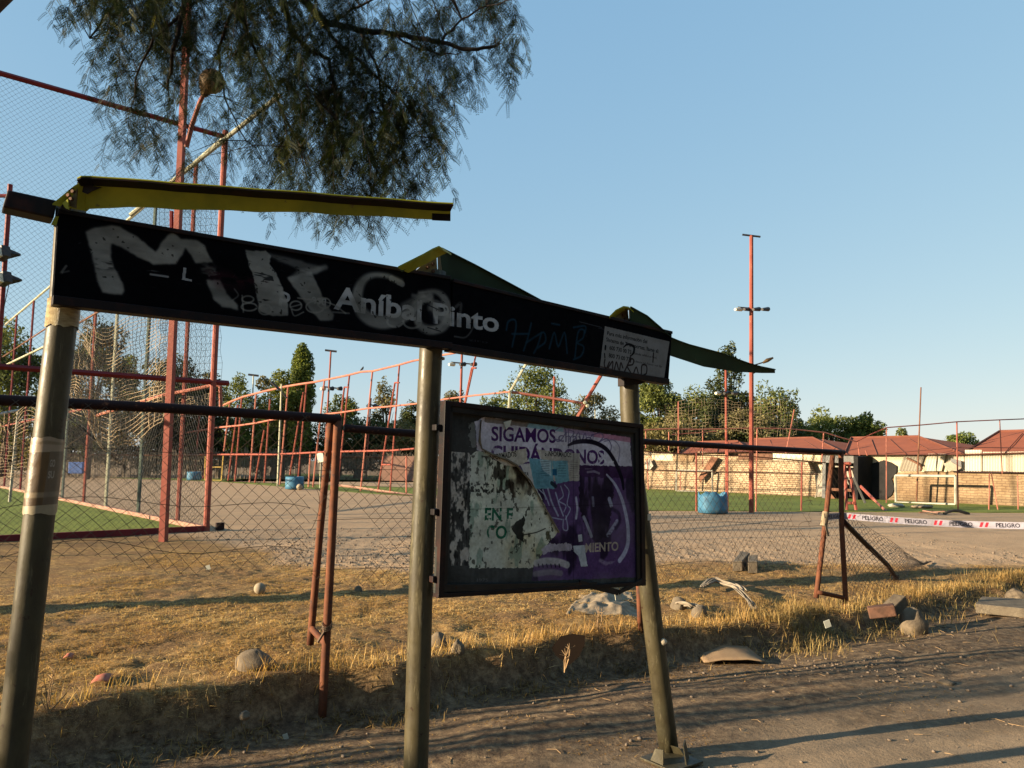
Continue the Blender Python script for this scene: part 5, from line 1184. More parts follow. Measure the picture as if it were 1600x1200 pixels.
# barrels, ball
def barrel(px, yb, wpx, hpx, label, seed=0, group='cut blue barrels round the courts', rag=0):
    g = ground(px, yb, 0.03); k = (g - EYE).dot(FW) / FPX; r = wpx * k / 2; h = hpx * k
    T = thing('half_barrel', label, 'barrel', g, group); q = random.Random(seed)
    n = 24; prof = [(1.0, 0), (1.02, 0.25), (1.0, 0.5), (1.02, 0.75), (0.99, 1.0)]
    vs = []; fs = []
    for i, (rr_, z) in enumerate(prof):
        for j in range(n):
            a = 2 * math.pi * j / n; zz = z * h * (1 + (rag * 0.12 * q.uniform(-1, 1) if i == 4 else 0)); vs.append(g + Vector((math.cos(a) * r * rr_, math.sin(a) * r * rr_, zz)))
    for i in range(4):
        for j in range(n): a = i * n + j; b = i * n + (j + 1) % n; fs.append((a, b, b + n, a + n))
    mb = MB(); mb.add(vs, fs); o = mb.build('barrel_wall', M['blue'], T, smooth=True); so = o.modifiers.new('t', 'SOLIDIFY'); so.thickness = 0.02
    mb = MB(); mb.tube([g + Vector((0, 0, h * 0.75)), g + Vector((0, 0, h * 0.82))], r * 0.97, 20); mb.build('filling', M['stone'], T)
    return T
barrel(1114, 801, 45, 30, 'largest blue half barrel, standing by the tall salmon light pole', 1, rag=1)
barrel(460, 764, 28, 19, 'blue half barrel with a ball beside it, left of the twin rusty posts', 2)
barrel(303, 750, 21, 13, 'small blue half barrel seen between the cage posts', 3)
barrel(220, 742, 10, 9, 'tiny pale blue barrel behind the drooping net', 4)
bl_ = MB(); g = ground(468, 766, 0.0); bl_.blob(g + Vector((0, 0, 0.17)), 0.17, 14, 8, 0.0); props(bl_.build('ball', M['ball'], None, smooth=True, origin=g), 'pale ball resting against the middle blue barrel', 'ball')
bl_ = MB(); g = ground(405, 940, 0.06); g.z = gz(g.x, g.y); bl_.blob(g + Vector((0, 0, 0.055)), 0.062, 18, 10, 0.02); props(bl_.build('ball', M['ball'], None, smooth=True, origin=g), 'small worn ball lying on the dry grass', 'ball')
tb_ = MB(); c = at(121, 731, 50); tb_.box(c, (0.95, 0.5, 0.75)); props(tb_.build('blue_crate', M['tarp'], None, origin=(c.x, c.y, 0), bevel=0.05), 'blue crate far behind the cage posts', 'crate')
# ------------------------------------------------------------------ wall, building, burnt hut on the right
wp = lambda px, py, off=0.0: onplane(px, py, RW0, RW1, off)
WN = Vector((RD.y, -RD.x, 0)); 
if WN.dot(EYE - RW0) < 0: WN = -WN
def wuv(v): d = Vector(v) - RW0; return (d.dot(RD) + d.dot(WN) * 0.7, v[2])
def face(pts, m, parent, name, th=0.25, off=0.0, uv=True, label=None):
    P = [wp(x, y) + WN * off for x, y in pts]; n = len(P)
    mb = MB(); b = [p - WN * th for p in P]
    mb.add(P + b, [tuple(range(n)), tuple(reversed(range(n, 2 * n)))] + [(i, i + n, (i + 1) % n + n, (i + 1) % n) for i in range(n)])
    return mb.build(name, m, parent, uvf=wuv if uv else None, label=label)
bw = thing('brick_wall', 'low pale rough brick wall with patched top along the right court', 'wall', wp(1160, 772))
top = [(985, 704), (1012, 706), (1016, 709), (1052, 710), (1055, 718), (1084, 722), (1090, 706), (1130, 709), (1140, 712), (1164, 713), (1168, 716), (1208, 718), (1250, 720), (1262, 722), (1268, 736), (1278, 742), (1282, 760), (1292, 776), (1296, 784)]
P = top + [(1296, 790), (985, 775)]
face([(x, y) for x, y in P], M['brick'], bw, 'brickwork', 0.25)
for c, m, lb in (([(1018, 708), (1052, 709), (1051, 720), (1020, 719)], 'cream', None), ([(1055, 710), (1086, 711), (1082, 722), (1053, 722)], 'brick2', None), ([(1092, 706), (1122, 707), (1120, 713), (1092, 712)], 'cream', None), ([(1208, 707), (1254, 709), (1254, 720), (1208, 719)], 'sheet', None), ([(1154, 708), (1206, 709), (1207, 719), (1154, 718)], 'brickred', None), ([(1256, 709), (1285, 711), (1285, 722), (1256, 721)], 'cream', None)):
    face(c, M[m], bw, 'top_patch', 0.2, 0.02)
bp_ = thing('leaning_board', 'brown plank leaning against the pale brick wall behind the goal', 'plank', wp(1100, 748)); 
face([(1118, 713), (1128, 716), (1112, 740), (1100, 754), (1098, 745)], M['brownwood'], bp_, 'plank', 0.05, 0.35, False)
ws = thing('white_bag', 'small white sheet hooked on the left end of the brick wall', 'sheet', wp(1020, 765)); face([(1013, 722), (1021, 716), (1026, 728), (1019, 736), (1014, 730)], M['white'], ws, 'sheet', 0.03, 0.3, False)
# building
bld = thing('brick_building', 'long ochre brick building with cream sheet band and red roofs at the right edge', 'building', wp(1500, 788))
face([(1378, 738), (1700, 735), (1700, 803), (1378, 784)], M['brick2'], bld, 'wall', 0.3)
face([(1360, 711), (1700, 706), (1700, 738), (1360, 740)], M['cream'], bld, 'upper_wall', 0.25, -0.03)
def csheet(x0, x1, yt0, yt1, yb0, yb1, m='sheet', off=0.06, sk=0):
    n = max(6, int((x1 - x0) / 2.2)); n = n if n % 2 == 0 else n + 1; vs = []; fs = []
    for i in range(n + 1):
        f = i / n; o = off + (0.035 if i % 2 else 0.0)
        vs += [wp(x0 + (x1 - x0) * f, yt0 + (yt1 - yt0) * f) + WN * o, wp(x0 + sk + (x1 - x0) * f, yb0 + (yb1 - yb0) * f) + WN * o]
    for i in range(n): fs.append((2 * i, 2 * i + 1, 2 * i + 3, 2 * i + 2))
    mb = MB(); mb.add(vs, fs); o = mb.build('wall_sheet', M[m], bld); so = o.modifiers.new('t', 'SOLIDIFY'); so.thickness = 0.01; return o
csheet(1413, 1446, 713, 712, 736, 736, 'greysheet', 0.06, -8); csheet(1452, 1480, 709, 709, 736, 736, 'sheet', 0.10, -7); csheet(1482, 1508, 709, 711, 736, 736, 'sheet', 0.06)
csheet(1510, 1536, 703, 703, 737, 737.5, 'sheet', 0.12); csheet(1537, 1575, 706, 706, 738, 738.5, 'sheet', 0.08); csheet(1576, 1620, 706, 705, 738.5, 739, 'sheet', 0.12); csheet(1621, 1690, 704, 703, 739, 740, 'sheet', 0.08)
face([(1490, 716), (1506, 720), (1507, 730), (1494, 728), (1490, 722)], M['burntgrey'], bld, 'broken_opening', 0.05, 0.25, False)
face([(1479, 724), (1492, 722), (1508, 731), (1500, 736), (1486, 735)], M['greysheet'], bld, 'bent_sheet', 0.03, 0.3, False)
mb = MB(); mb.tube([wp(1421, 716) + WN * .2, wp(1434, 722) + WN * .25, wp(1443, 727) + WN * .25, wp(1444, 732) + WN * .2, wp(1442, 736) + WN * .2], 0.045, 6); mb.build('bent_pipe', M['brownwood'], bld)
mb = MB(); mb.tube([wp(1493, 737) + WN * .12, wp(1640, 739) + WN * .12], 0.04, 6); mb.build('sill_rail', M['rust_dark'], bld)
# soot: scorched wall patch with its own ragged outline
face([(1360, 725), (1372, 722), (1382, 719), (1392, 722), (1402, 728), (1402, 738), (1394, 748), (1399, 762), (1394, 774), (1384, 781), (1360, 783)], M['burnt'], bld, 'scorched_wall', 0.05, 0.06, False)
# roofs: hipped, one per bay
def roof(x0, x1, px, py, ye0, ye1, parent, back=9.0, ridge=0.0):
    a, b = wp(x0, ye0) + WN * 0.35, wp(x1, ye1) + WN * 0.35
    c, d = b - WN * back, a - WN * back
    r = onplane(px, py, RW0, RW1, 4.5)
    r0, r1 = r - RD * ridge, r + RD * ridge * 0.5
    mb = MB(); mb.add([a, b, c, d, r0, r1], [(0, 1, 5, 4), (1, 2, 5), (2, 3, 4, 5), (3, 0, 4), (3, 2, 1, 0)]); o = mb.build('roof', M['roof'], parent)
    for p, q in ((a, r0), (b, r1), (r0, r1)):
        t = MB(); t.tube([p + Vector((0, 0, .03)), q + Vector((0, 0, .03))], 0.045, 5); t.build('roof_ridge', M['roofrib'], o)
    for f in (0.3, 0.55, 0.8):
        t = MB(); e = a.lerp(b, f); e2 = r0.lerp(r1, f); t.tube([e + Vector((0, 0, .02)), e.lerp(e2, 0.85) + Vector((0, 0, .03))], 0.02, 4); t.build('roof_batten', M['roofrib'], o)
    return o
roof(1326, 1512, 1398, 683, 711, 711, bld, ridge=2.4); roof(1508, 1760, 1655, 672, 711, 704, bld, ridge=2.4)
b2_ = thing('brick_building', 'low building with red roofs half hidden behind the pale brick wall', 'building', wp(1220, 770) - WN * 3)
roof(1176, 1330, 1236, 685, 705, 711, b2_, ridge=2.8); roof(1068, 1180, 1130, 690, 709, 706, b2_, ridge=2.2)
face([(1080, 706), (1330, 709), (1330, 775), (1080, 760)], M['cream'], b2_, 'wall', 0.2, -0.6, False)
# burnt hut
hut = thing('burnt_kiosk', 'burnt out grey metal kiosk standing open between brick wall and building', 'kiosk', ground(1345, 784))
def hp(px, py, off=0.0): return wp(px, py) + WN * (1.2 + off)
def hface(pts, m, name, th=0.1, off=0.0):
    P = [hp(x, y, off) for x, y in pts]; n = len(P); b = [p - WN * th for p in P]; mb = MB()
    mb.add(P + b, [tuple(range(n)), tuple(reversed(range(n, 2 * n)))] + [(i, i + n, (i + 1) % n + n, (i + 1) % n) for i in range(n)]); return mb.build(name, m, hut)
hface([(1308, 712), (1356, 713), (1357, 724), (1310, 723)], M['burntgrey'], 'top_panel', 1.2); hface([(1356, 713), (1363, 714), (1363, 783), (1357, 782)], M['burnt'], 'side_panel', 1.4)
hface([(1308, 712), (1313, 712), (1312, 782), (1307, 781)], M['burntgrey'], 'side_panel', 1.4); hface([(1311, 723), (1358, 724), (1358, 782), (1311, 781)], M['burnt'], 'back_panel', 0.05, -1.3)
hface([(1318, 762), (1357, 764), (1357, 768), (1318, 766)], M['brownwood'], 'shelf', 0.5); hface([(1328, 728), (1356, 729), (1356, 731), (1328, 730)], M['greysheet'], 'rail', 0.1, 0.02)
hface([(1341, 737), (1352, 735), (1355, 745), (1348, 750), (1341, 746)], M['greysheet'], 'torn_sheet', 0.05, -0.1); hface([(1328, 745), (1342, 747), (1340, 760), (1328, 760)], M['brownwood'], 'debris_board', 0.1, -0.3)
hface([(1312, 767), (1318, 767), (1330, 781), (1316, 783)], M['brownwood'], 'debris_board', 0.1, 0.0)
hface([(1284, 740), (1300, 738), (1306, 750), (1300, 775), (1288, 776)], M['greysheet'], 'torn_sheet', 0.05, -0.6)
mb = MB()
for a, b in (((1302, 757), (1296, 780)), ((1345, 745), (1340, 781)), ((1334, 725), (1349, 757))): mb.tube([hp(*a), hp(*b)], 0.03, 5)
mb.build('pipes', M['greysheet'], hut)
# red trestle and fallen red bar
tr = thing('red_trestle', 'leaning salmon trestle frame before the burnt kiosk', 'trestle', ground(1330, 798))
for a, b in (((1320, 724), (1323, 798)), ((1326, 726), (1338, 799)), ((1325, 786), (1335, 786)), ((1319, 724), (1328, 724))): rod(at(*a, 27.5), at(*b, 27), 0.055, M['pink'], tr, 'bar', 6)
fb = thing('fallen_red_bar', 'salmon bar lying slanted on the turf right of the trestle', 'bar', ground(1385, 800)); rod(at(1345, 760, 30), at(1366, 781, 28.5), 0.06, M['pink'], fb, 'bar', 6); rod(at(1366, 781, 28.5), at(1386, 800, 26.8), 0.045, M['salmon'], fb, 'bar', 6)
fb = thing('fallen_dark_bar', 'dark thin bar slanting down before the burnt kiosk', 'bar', ground(1352, 786)); rod(at(1334, 746, 30), at(1352, 786, 30), 0.05, M['burntgrey'], fb, 'bar', 5)
# litter on the far turf
for px, py, w, h, lb, m in ((1402, 792, 0.32, 0.08, 'white crumpled sheet on the turf before the right goal', 'white'), (1440, 794, 0.42, 0.08, 'pale crumpled sheet on the turf right of the white one', 'plastic')):
    g = ground(px, py, 0.03); mb = MB(); mb.blob(g + Vector((0, 0, 0.05)), (w, 0.25, h), 10, 6, 0.2, int(px)); props(mb.build('crumpled_sheet', M[m], None, smooth=True, origin=g), lb, 'litter')
hs = thing('black_hose', 'black hose lying in an arc at the turf edge right of the goal', 'hose', ground(1493, 802, 0.0)); mb = MB()
mb.tube([ground(x, 803, 0.02) + Vector((0, 0, h)) for x, h in ((1475, 0), (1482, 0.07), (1490, 0.11), (1498, 0.10), (1506, 0.05), (1514, 0))], 0.05, 6); mb.build('hose_body', M['tyre'], hs)
pk = thing('plank_heap', 'small heap of splintered boards at the turf edge beyond the tape', 'rubble', ground(1455, 801, 0.0))
for k in range(7):
    g = ground(1448 + k * 3.2, 801 + (k % 3), 0.03); mb = MB(); mb.box(g + Vector((0, 0, 0.03 + 0.02 * (k % 3))), (0.5, 0.09, 0.03), ax=Vector((math.cos(k * 1.1), math.sin(k * 1.1), 0.1)).normalized()); mb.build('board', M[('brownwood', 'concrete', 'curb')[k % 3]], pk)

# ------------------------------------------------------------------ palisade and hedge far behind the courts
hd = thing('reed_palisade', 'long weathered grey brown picket screen under the trees behind the middle courts', 'fence', ground(400, 747))
mb = MB(); A_, B_ = ground(90, 746, 0), ground(690, 749, 0); B_ = Vector((B_.x, A_.y, 0)); n = 300
for i in range(n):
    p = A_.lerp(B_, i / n); h = 2.0 + 0.6 * float(vnoise(i * 0.21, 0, 3)) + rnd.uniform(-0.2, 0.2)
    mb.box(p + Vector((0, rnd.uniform(-.05, .05), h / 2)), (0.055, 0.03, h), ax=Vector((1, rnd.uniform(-.2, .2), 0)).normalized())
mb.build('picket', mat('grey_reed', (0.20, 0.165, 0.12), (0.12, 0.09, 0.065), 3, 0.95, 0, 0), hd, kind='stuff')
mb = MB(); mb.tube([A_ + Vector((0, -.1, 1.9)), B_ + Vector((0, -.1, 1.9))], 0.04, 5); mb.build('rail', M['brownwood'], hd)
bx = MB(); c = ground(640, 764); 
pinkw = thing('pink_wall', 'low salmon block wall right of the twin rusty posts far off', 'wall', at(640, 740, 62)); c = at(645, 735, 62); mb = MB(); mb.box(Vector((c.x, c.y, 1.0)), (5.0, 0.2, 2.0)); mb.build('wall', M['curb'], pinkw)

# ------------------------------------------------------------------ trees
def leaf_quads(centres, size, rg, elong=1.0):
    n = len(centres); u = rg.normal(size=(n, 3)); u /= np.linalg.norm(u, axis=1)[:, None]
    w = rg.normal(size=(n, 3)); w -= (w * u).sum(1)[:, None] * u; w /= np.linalg.norm(w, axis=1)[:, None]
    s = size * rg.uniform(0.6, 1.4, n)[:, None]
    V = np.stack([centres - u * s * elong, centres + w * s * 0.5, centres + u * s * elong, centres - w * s * 0.5], 1).reshape(-1, 3)
    return V, np.arange(4 * n).reshape(n, 4)
def tree(px, ytop, ybot, wpx, d, label, m='leaf_mid', n=5200, kind='round', seed=1, leaf=0.17, clumps=26, gaps=0.0, name='tree', group='trees beyond the courts', blobs=None, spread=1.0):
    """crown between photo heights ytop and ybot, wpx wide at distance d; trunk down to the ground"""
    k = d / FPX; c = at(px, ytop, d); bt = at(px, ybot, d)
    T = thing(name, label, 'tree', (c.x, c.y, 0), group)
    rg = np.random.default_rng(seed); H = c.z - bt.z; R = wpx * k / 2; cz = (c.z + bt.z) / 2
    C = []
    for i in range(clumps):
        if kind == 'column':
            f = rg.uniform(0, 1); rr_ = R * (math.sin(math.pi * min(1, f * 0.85 + 0.12)) ** 0.5) * 0.75; a = rg.uniform(0, 6.28); q = rg.uniform(0.2, 1) ** 0.5
            C.append((c.x + math.cos(a) * rr_ * q, c.y + math.sin(a) * rr_ * q, bt.z + H * f * 0.97, R * 0.42, H * 0.07 + R * 0.15))
        elif kind == 'cone':
            f = 1 - (1 - rg.uniform(0, 1)) ** 0.62; rr_ = R * (1 - f) ** 0.8; a = rg.uniform(0, 6.28); q = rg.uniform(0.3, 1)
            C.append((c.x + math.cos(a) * rr_ * q, c.y + math.sin(a) * rr_ * q, bt.z + H * f * 0.95, R * (0.34 * (1 - f) + 0.10), H * 0.06))
        else:
            v = rg.normal(size=3); v /= np.linalg.norm(v); q = rg.uniform(0.35, 0.95) ** 0.7
            z = v[2] * q; w_ = 1.0 if z < 0 else (1 - 0.35 * z)
            C.append((c.x + v[0] * q * R * 0.86 * w_, c.y + v[1] * q * R * 0.86, cz + z * H * 0.46, R * rg.uniform(0.16, 0.34), H * rg.uniform(0.06, 0.13)))
    C = np.array(C); w_ = C[:, 3] ** 2; pick = rg.choice(len(C), n, p=w_ / w_.sum())
    g = rg.normal(size=(n, 3)); g /= np.linalg.norm(g, axis=1)[:, None]; g *= rg.uniform(0.3, 1.15, n)[:, None] ** 0.6
    cen = C[pick, :3] + g * np.stack([C[pick, 3], C[pick, 3], C[pick, 4]], 1) * spread
    z0, z1 = np.percentile(cen[:, 2], 0.5), np.percentile(cen[:, 2], 99.7); cen[:, 2] = bt.z + (cen[:, 2] - z0) / (z1 - z0) * H
    x0, x1 = np.percentile(cen[:, 0], 1.0), np.percentile(cen[:, 0], 99.0); cen[:, 0] = c.x + ((cen[:, 0] - x0) / (x1 - x0) * 2 - 1) * R
    V, F = leaf_quads(cen, leaf, rg)
    vals = np.clip(0.45 + 0.28 * rg.normal(size=n) + 0.25 * (fbm(cen[:, 0] * 0.9, cen[:, 2] * 0.9, 3, seed) - 0.5) * 2, 0, 1)
    quads_mesh('crown', V, F, M[m], T, vals, kind='stuff')
    mb = MB(); b0 = Vector((c.x, c.y, -0.1)); tr_ = max(0.14, R * 0.07); tt = Vector((c.x, c.y, bt.z + H * 0.75))
    mb.tube([b0, b0.lerp(tt, 0.4) + Vector((R * .05, 0, 0)), tt], [tr_ * 1.3, tr_, tr_ * 0.2], 8); mb.build('trunk', M['bark'], T)
    mb = MB(); tot = 0
    for i in range(0, len(C), 2):
        f = max(0.1, min(0.9, (C[i, 2] - bt.z) / H * 0.7)); s = Vector((c.x, c.y, max(0.8, bt.z * 0.7) + H * 0.75 * f * 0.8)); e = Vector(C[i, :3]); mb.tube([s, s.lerp(e, 0.5) + Vector((0, 0, -0.1 * R)), e], [tr_ * 0.45, tr_ * 0.3, tr_ * 0.1], 5, False)
    mb.build('limbs', M['bark'], T)
    return T
TREES = [
 (20, 503, 690, 95, 62, 'dense tree behind the far left fence corner', 'leaf_mid', 6500, 'round', 0.15, 34),
 (150, 505, 700, 105, 60, 'dark round tree behind the drooping net', 'leaf_dark', 8000, 'round', 0.15, 36),
 (204, 556, 700, 36, 72, 'narrow small tree right of the round one behind the net', 'leaf_mid', 2600, 'column', 0.14, 20),
 (268, 560, 715, 110, 70, 'wide dark tree behind the salmon light pole', 'leaf_dark', 8500, 'round', 0.15, 44),
 (325, 583, 715, 60, 72, 'tree just left of the cage corner post', 'leaf_olive', 3400, 'round', 0.15, 24),
 (372, 585, 715, 62, 78, 'sparse young tree right of the cage corner post', 'leaf_mid', 2000, 'round', 0.15, 20),
 (415, 590, 715, 44, 76, 'thin loose tree left of the poplar', 'leaf_olive', 2000, 'round', 0.15, 18),
 (474, 541, 722, 31, 66, 'tall dark poplar rising above the court fence', 'leaf_poplar', 11000, 'column', 0.13, 60),
 (447, 580, 722, 60, 67, 'pale green tree against the left side of the poplar', 'leaf_mid', 5000, 'round', 0.14, 34),
 (535, 618, 722, 50, 78, 'small tree right of the poplar behind the lamp cluster', 'leaf_mid', 2400, 'round', 0.15, 20),
 (604, 598, 722, 60, 80, 'pointed tree left of the middle sign post', 'leaf_olive', 4200, 'cone', 0.15, 40),
 (645, 630, 725, 44, 78, 'dark tree hard against the middle sign post', 'leaf_dark', 2800, 'round', 0.15, 20),
 (712, 612, 725, 50, 80, 'tree in the gap just right of the middle sign post', 'leaf_olive', 2600, 'round', 0.15, 20),
 (775, 622, 725, 60, 82, 'low tree peeking above the left half of the poster board', 'leaf_mid', 2600, 'round', 0.15, 20),
 (838, 571, 725, 100, 76, 'broad green tree above the middle of the poster board', 'leaf_mid', 7500, 'round', 0.15, 40),
 (925, 617, 725, 80, 80, 'olive tree above the right end of the poster board', 'leaf_olive', 4000, 'round', 0.15, 26),
 (1030, 588, 742, 74, 62, 'bright green tree just right of the right sign post', 'leaf_mid', 6500, 'round', 0.14, 34),
 (1090, 606, 742, 56, 68, 'narrow tree left of the dark conifer', 'leaf_mid', 3600, 'column', 0.14, 30),
 (1142, 546, 742, 104, 66, 'tallest dark conifer behind the tall salmon light pole', 'leaf_dark', 12000, 'cone', 0.15, 80),
 (1206, 606, 742, 88, 64, 'green tree right of the dark conifer', 'leaf_mid', 6000, 'round', 0.14, 34),
 (1296, 643, 745, 130, 72, 'wide rounded tree behind the middle red roof', 'leaf_mid', 9000, 'round', 0.15, 46),
 (1352, 648, 745, 66, 70, 'rounded bright tree left of the right-hand red roof peak', 'leaf_poplar', 5500, 'round', 0.15, 34),
 (1404, 670, 745, 36, 84, 'small tree top peeking over the right-hand red roof', 'leaf_mid', 2000, 'round', 0.16, 16),
 (1497, 677, 745, 60, 95, 'low round tree between the two right-hand red roofs', 'leaf_poplar', 3400, 'round', 0.17, 24),
 (560, 655, 735, 130, 70, 'dark bush mass behind the palisade right of the poplar', 'leaf_dark', 6500, 'round', 0.14, 40),
 (640, 658, 735, 100, 68, 'olive bush behind the palisade by the middle sign post', 'leaf_olive', 4500, 'round', 0.14, 30),
 (430, 650, 735, 110, 69, 'golden green bush below the poplar', 'leaf_poplar', 7000, 'round', 0.14, 40),
 (345, 650, 735, 110, 71, 'dark bush behind the small blue barrel', 'leaf_dark', 5000, 'round', 0.14, 30),
 (235, 640, 735, 130, 71, 'dark bush behind the salmon light pole', 'leaf_dark', 6000, 'round', 0.14, 34),
 (110, 665, 735, 130, 72, 'brown bush behind the left sign post', 'leaf_olive', 6000, 'round', 0.14, 34),
 (10, 660, 735, 110, 72, 'bush behind the white goal at the left edge', 'leaf_olive', 5000, 'round', 0.14, 30),
 (760, 645, 735, 150, 84, 'far bush hidden mostly by the poster board', 'leaf_olive', 3000, 'round', 0.16, 24),
 (1050, 650, 745, 140, 60, 'olive undergrowth behind the left end of the brick wall', 'leaf_olive', 8000, 'round', 0.14, 44),
 (1190, 650, 748, 170, 62, 'dark undergrowth behind the small red roof', 'leaf_dark', 8000, 'round', 0.14, 44),
 (1060, 636, 745, 70, 61, 'low round tree between the bright green one and the conifer', 'leaf_mid', 4500, 'round', 0.14, 34),
 (1170, 640, 745, 90, 60, 'low olive tree behind the tall salmon light pole', 'leaf_olive', 4500, 'round', 0.14, 34),
 (1240, 655, 745, 80, 66, 'low tree left of the wide rounded one', 'leaf_mid', 4500, 'round', 0.14, 34),
 (-70, 560, 735, 110, 64, 'tree out past the left edge', 'leaf_mid', 4000, 'round', 0.17, 24),
]
for i, (px, yt, yb, w, d, lb, m, n, kd, lf, cl) in enumerate(TREES):
    tree(px, yt, yb, w * 1.12, d, lb, m, int(n * 2.1), kd, 100 + i, lf * 0.9, int(cl * 1.3))
# ------------------------------------------------------------------ pepper tree hanging in from the upper left
pt_ = thing('pepper_tree', 'large pepper tree with drooping feathery foliage hanging over the left of the picture', 'tree', (-7.4, 6.6, 0))
DT = 8.0
TR = Vector((-7.4, 6.6, 0))
mb = MB(); crown = at(330, -330, DT)
mb.tube([TR - Vector((0, 0, 0.2)), TR + Vector((0.1, 0.1, 1.5)), TR + Vector((0.5, 0.4, 3.6)), TR + Vector((1.4, 0.8, 5.6)), crown], [0.34, 0.27, 0.23, 0.18, 0.10], 12); mb.build('trunk', M['bark'], pt_, smooth=True)
LIMBS = [([(330, -330), (400, -120), (470, -10), (490, 18), (515, 36), (560, 46), (610, 53), (655, 60), (690, 66), (735, 78), (775, 72)], 0.050),
 ([(470, -10), (500, 30), (520, 60), (560, 95), (600, 130), (640, 170), (670, 215)], 0.026), ([(400, -120), (440, -20), (455, 50), (485, 80), (515, 92), (522, 140), (528, 190), (545, 250)], 0.034),
 ([(610, 53), (650, 75), (690, 84), (720, 82)], 0.014), ([(330, -330), (300, -100), (285, 20), (270, 80), (262, 140)], 0.040), ([(400, -120), (370, 0), (390, 60), (420, 120), (440, 170), (470, 230)], 0.026),
 ([(300, -100), (220, -30), (170, 20), (140, 60)], 0.028), ([(285, 20), (240, 60), (215, 110), (205, 170)], 0.018), ([(560, 46), (590, 110), (600, 180), (590, 260), (575, 320)], 0.016), ([(690, 66), (720, 30), (760, 10), (800, 0)], 0.014), ([(370, 0), (340, 80), (350, 150), (385, 220)], 0.018), ([(515, 36), (560, 10), (620, -20)], 0.02)]
BN = []
for pts, r in LIMBS:
    P = [at(x, y, DT + 0.5 * math.sin(x * 0.013 + y * 0.02)) for x, y in pts]
    m2 = MB(); Q = []
    for a, b in zip(P[:-1], P[1:]):
        for k in range(4): Q.append(a.lerp(b, k / 4) + Vector((rnd.uniform(-1, 1), rnd.uniform(-1, 1), rnd.uniform(-1, 1))) * 0.012)
    Q.append(P[-1]); m2.tube(Q, list(np.linspace(r, r * 0.3, len(Q))), 7, False); m2.build('branch', M['bark_dark'], pt_, smooth=True)
    BN += [(q, p) for q, p in zip(Q, Q) if q.z > 0]
# clusters of hanging sprays: centre pixel, half sizes, number of twigs, droop
CL = [(150, 10, 60, 30, 22), (210, 40, 60, 50, 40), (250, 20, 70, 60, 60), (330, 30, 70, 60, 60), (420, 30, 70, 60, 56), (500, 40, 60, 50, 40), (260, 100, 50, 50, 34), (200, 120, 35, 50, 20), (225, 190, 45, 50, 22), (350, 110, 60, 60, 34), (430, 130, 55, 60, 44), (490, 150, 50, 60, 46),
      (560, 130, 55, 60, 50), (600, 190, 55, 60, 52), (650, 130, 45, 50, 30), (700, 110, 45, 35, 24), (760, 90, 45, 25, 18), (780, 20, 35, 35, 24), (735, 10, 40, 30, 14), (560, 240, 60, 45, 46), (610, 280, 55, 40, 40), (650, 230, 45, 40, 28), (490, 250, 50, 45, 36), (430, 220, 40, 45, 24), (380, 200, 35, 45, 18), (240, 250, 20, 22, 6), (300, 260, 25, 25, 6), (410, 290, 25, 35, 10), (450, 280, 35, 40, 16), (570, 340, 30, 28, 12), (540, 330, 25, 20, 8), (620, 60, 70, 40, 26), (540, 60, 60, 40, 30), (660, 30, 60, 30, 14), (110, 30, 22, 25, 6), (170, 70, 30, 40, 10), (660, 180, 40, 40, 18), (690, 60, 40, 30, 12), (520, 190, 60, 50, 34), (300, 160, 40, 50, 12), (520, 300, 60, 30, 22), (330, -40, 200, 40, 90), (600, -40, 160, 40, 50), (150, -110, 130, 45, 40), (400, -130, 170, 55, 70), (650, -120, 130, 45, 44), (350, -250, 220, 60, 80)]
LV = []; LF = []; LVAL = []; nq = 0
tw = MB(); rg = np.random.default_rng(5)
bn = np.array([tuple(q[0]) for q in BN])
def leaflets(base, axis, length, val, side):
    """compound leaf: pairs of narrow leaflets along a drooping rachis"""
    global nq
    npair = 10; t = np.linspace(0.12, 1, npair)
    drp = np.array([0, 0, -1.0]); pts = base + np.outer(t * length, axis) + np.outer(t ** 2 * length * 0.35, drp)
    sd = np.cross(axis, side); sd /= (np.linalg.norm(sd) + 1e-9)
    L = 0.034 * (1 - 0.45 * np.abs(t - 0.4))
    for s in (1, -1):
        d = sd * s * 0.80 + axis * 0.55 + drp * 0.15; d /= np.linalg.norm(d)
        w = np.cross(d, side); w = np.cross(w, d) * 0.5 + side * 0.5; w /= np.linalg.norm(w); w = np.cross(w, d)
        tip = pts + np.outer(L, d); mid_ = pts + np.outer(L * 0.45, d); wd = 0.0032
        V = np.stack([pts, mid_ + w * wd, tip, mid_ - w * wd], 1).reshape(-1, 3)
        LV.append(V); LF.append(np.arange(len(V)).reshape(-1, 4) + nq); nq += len(V); LVAL.append(np.clip(val + rg.normal(size=npair) * 0.08, 0, 1))
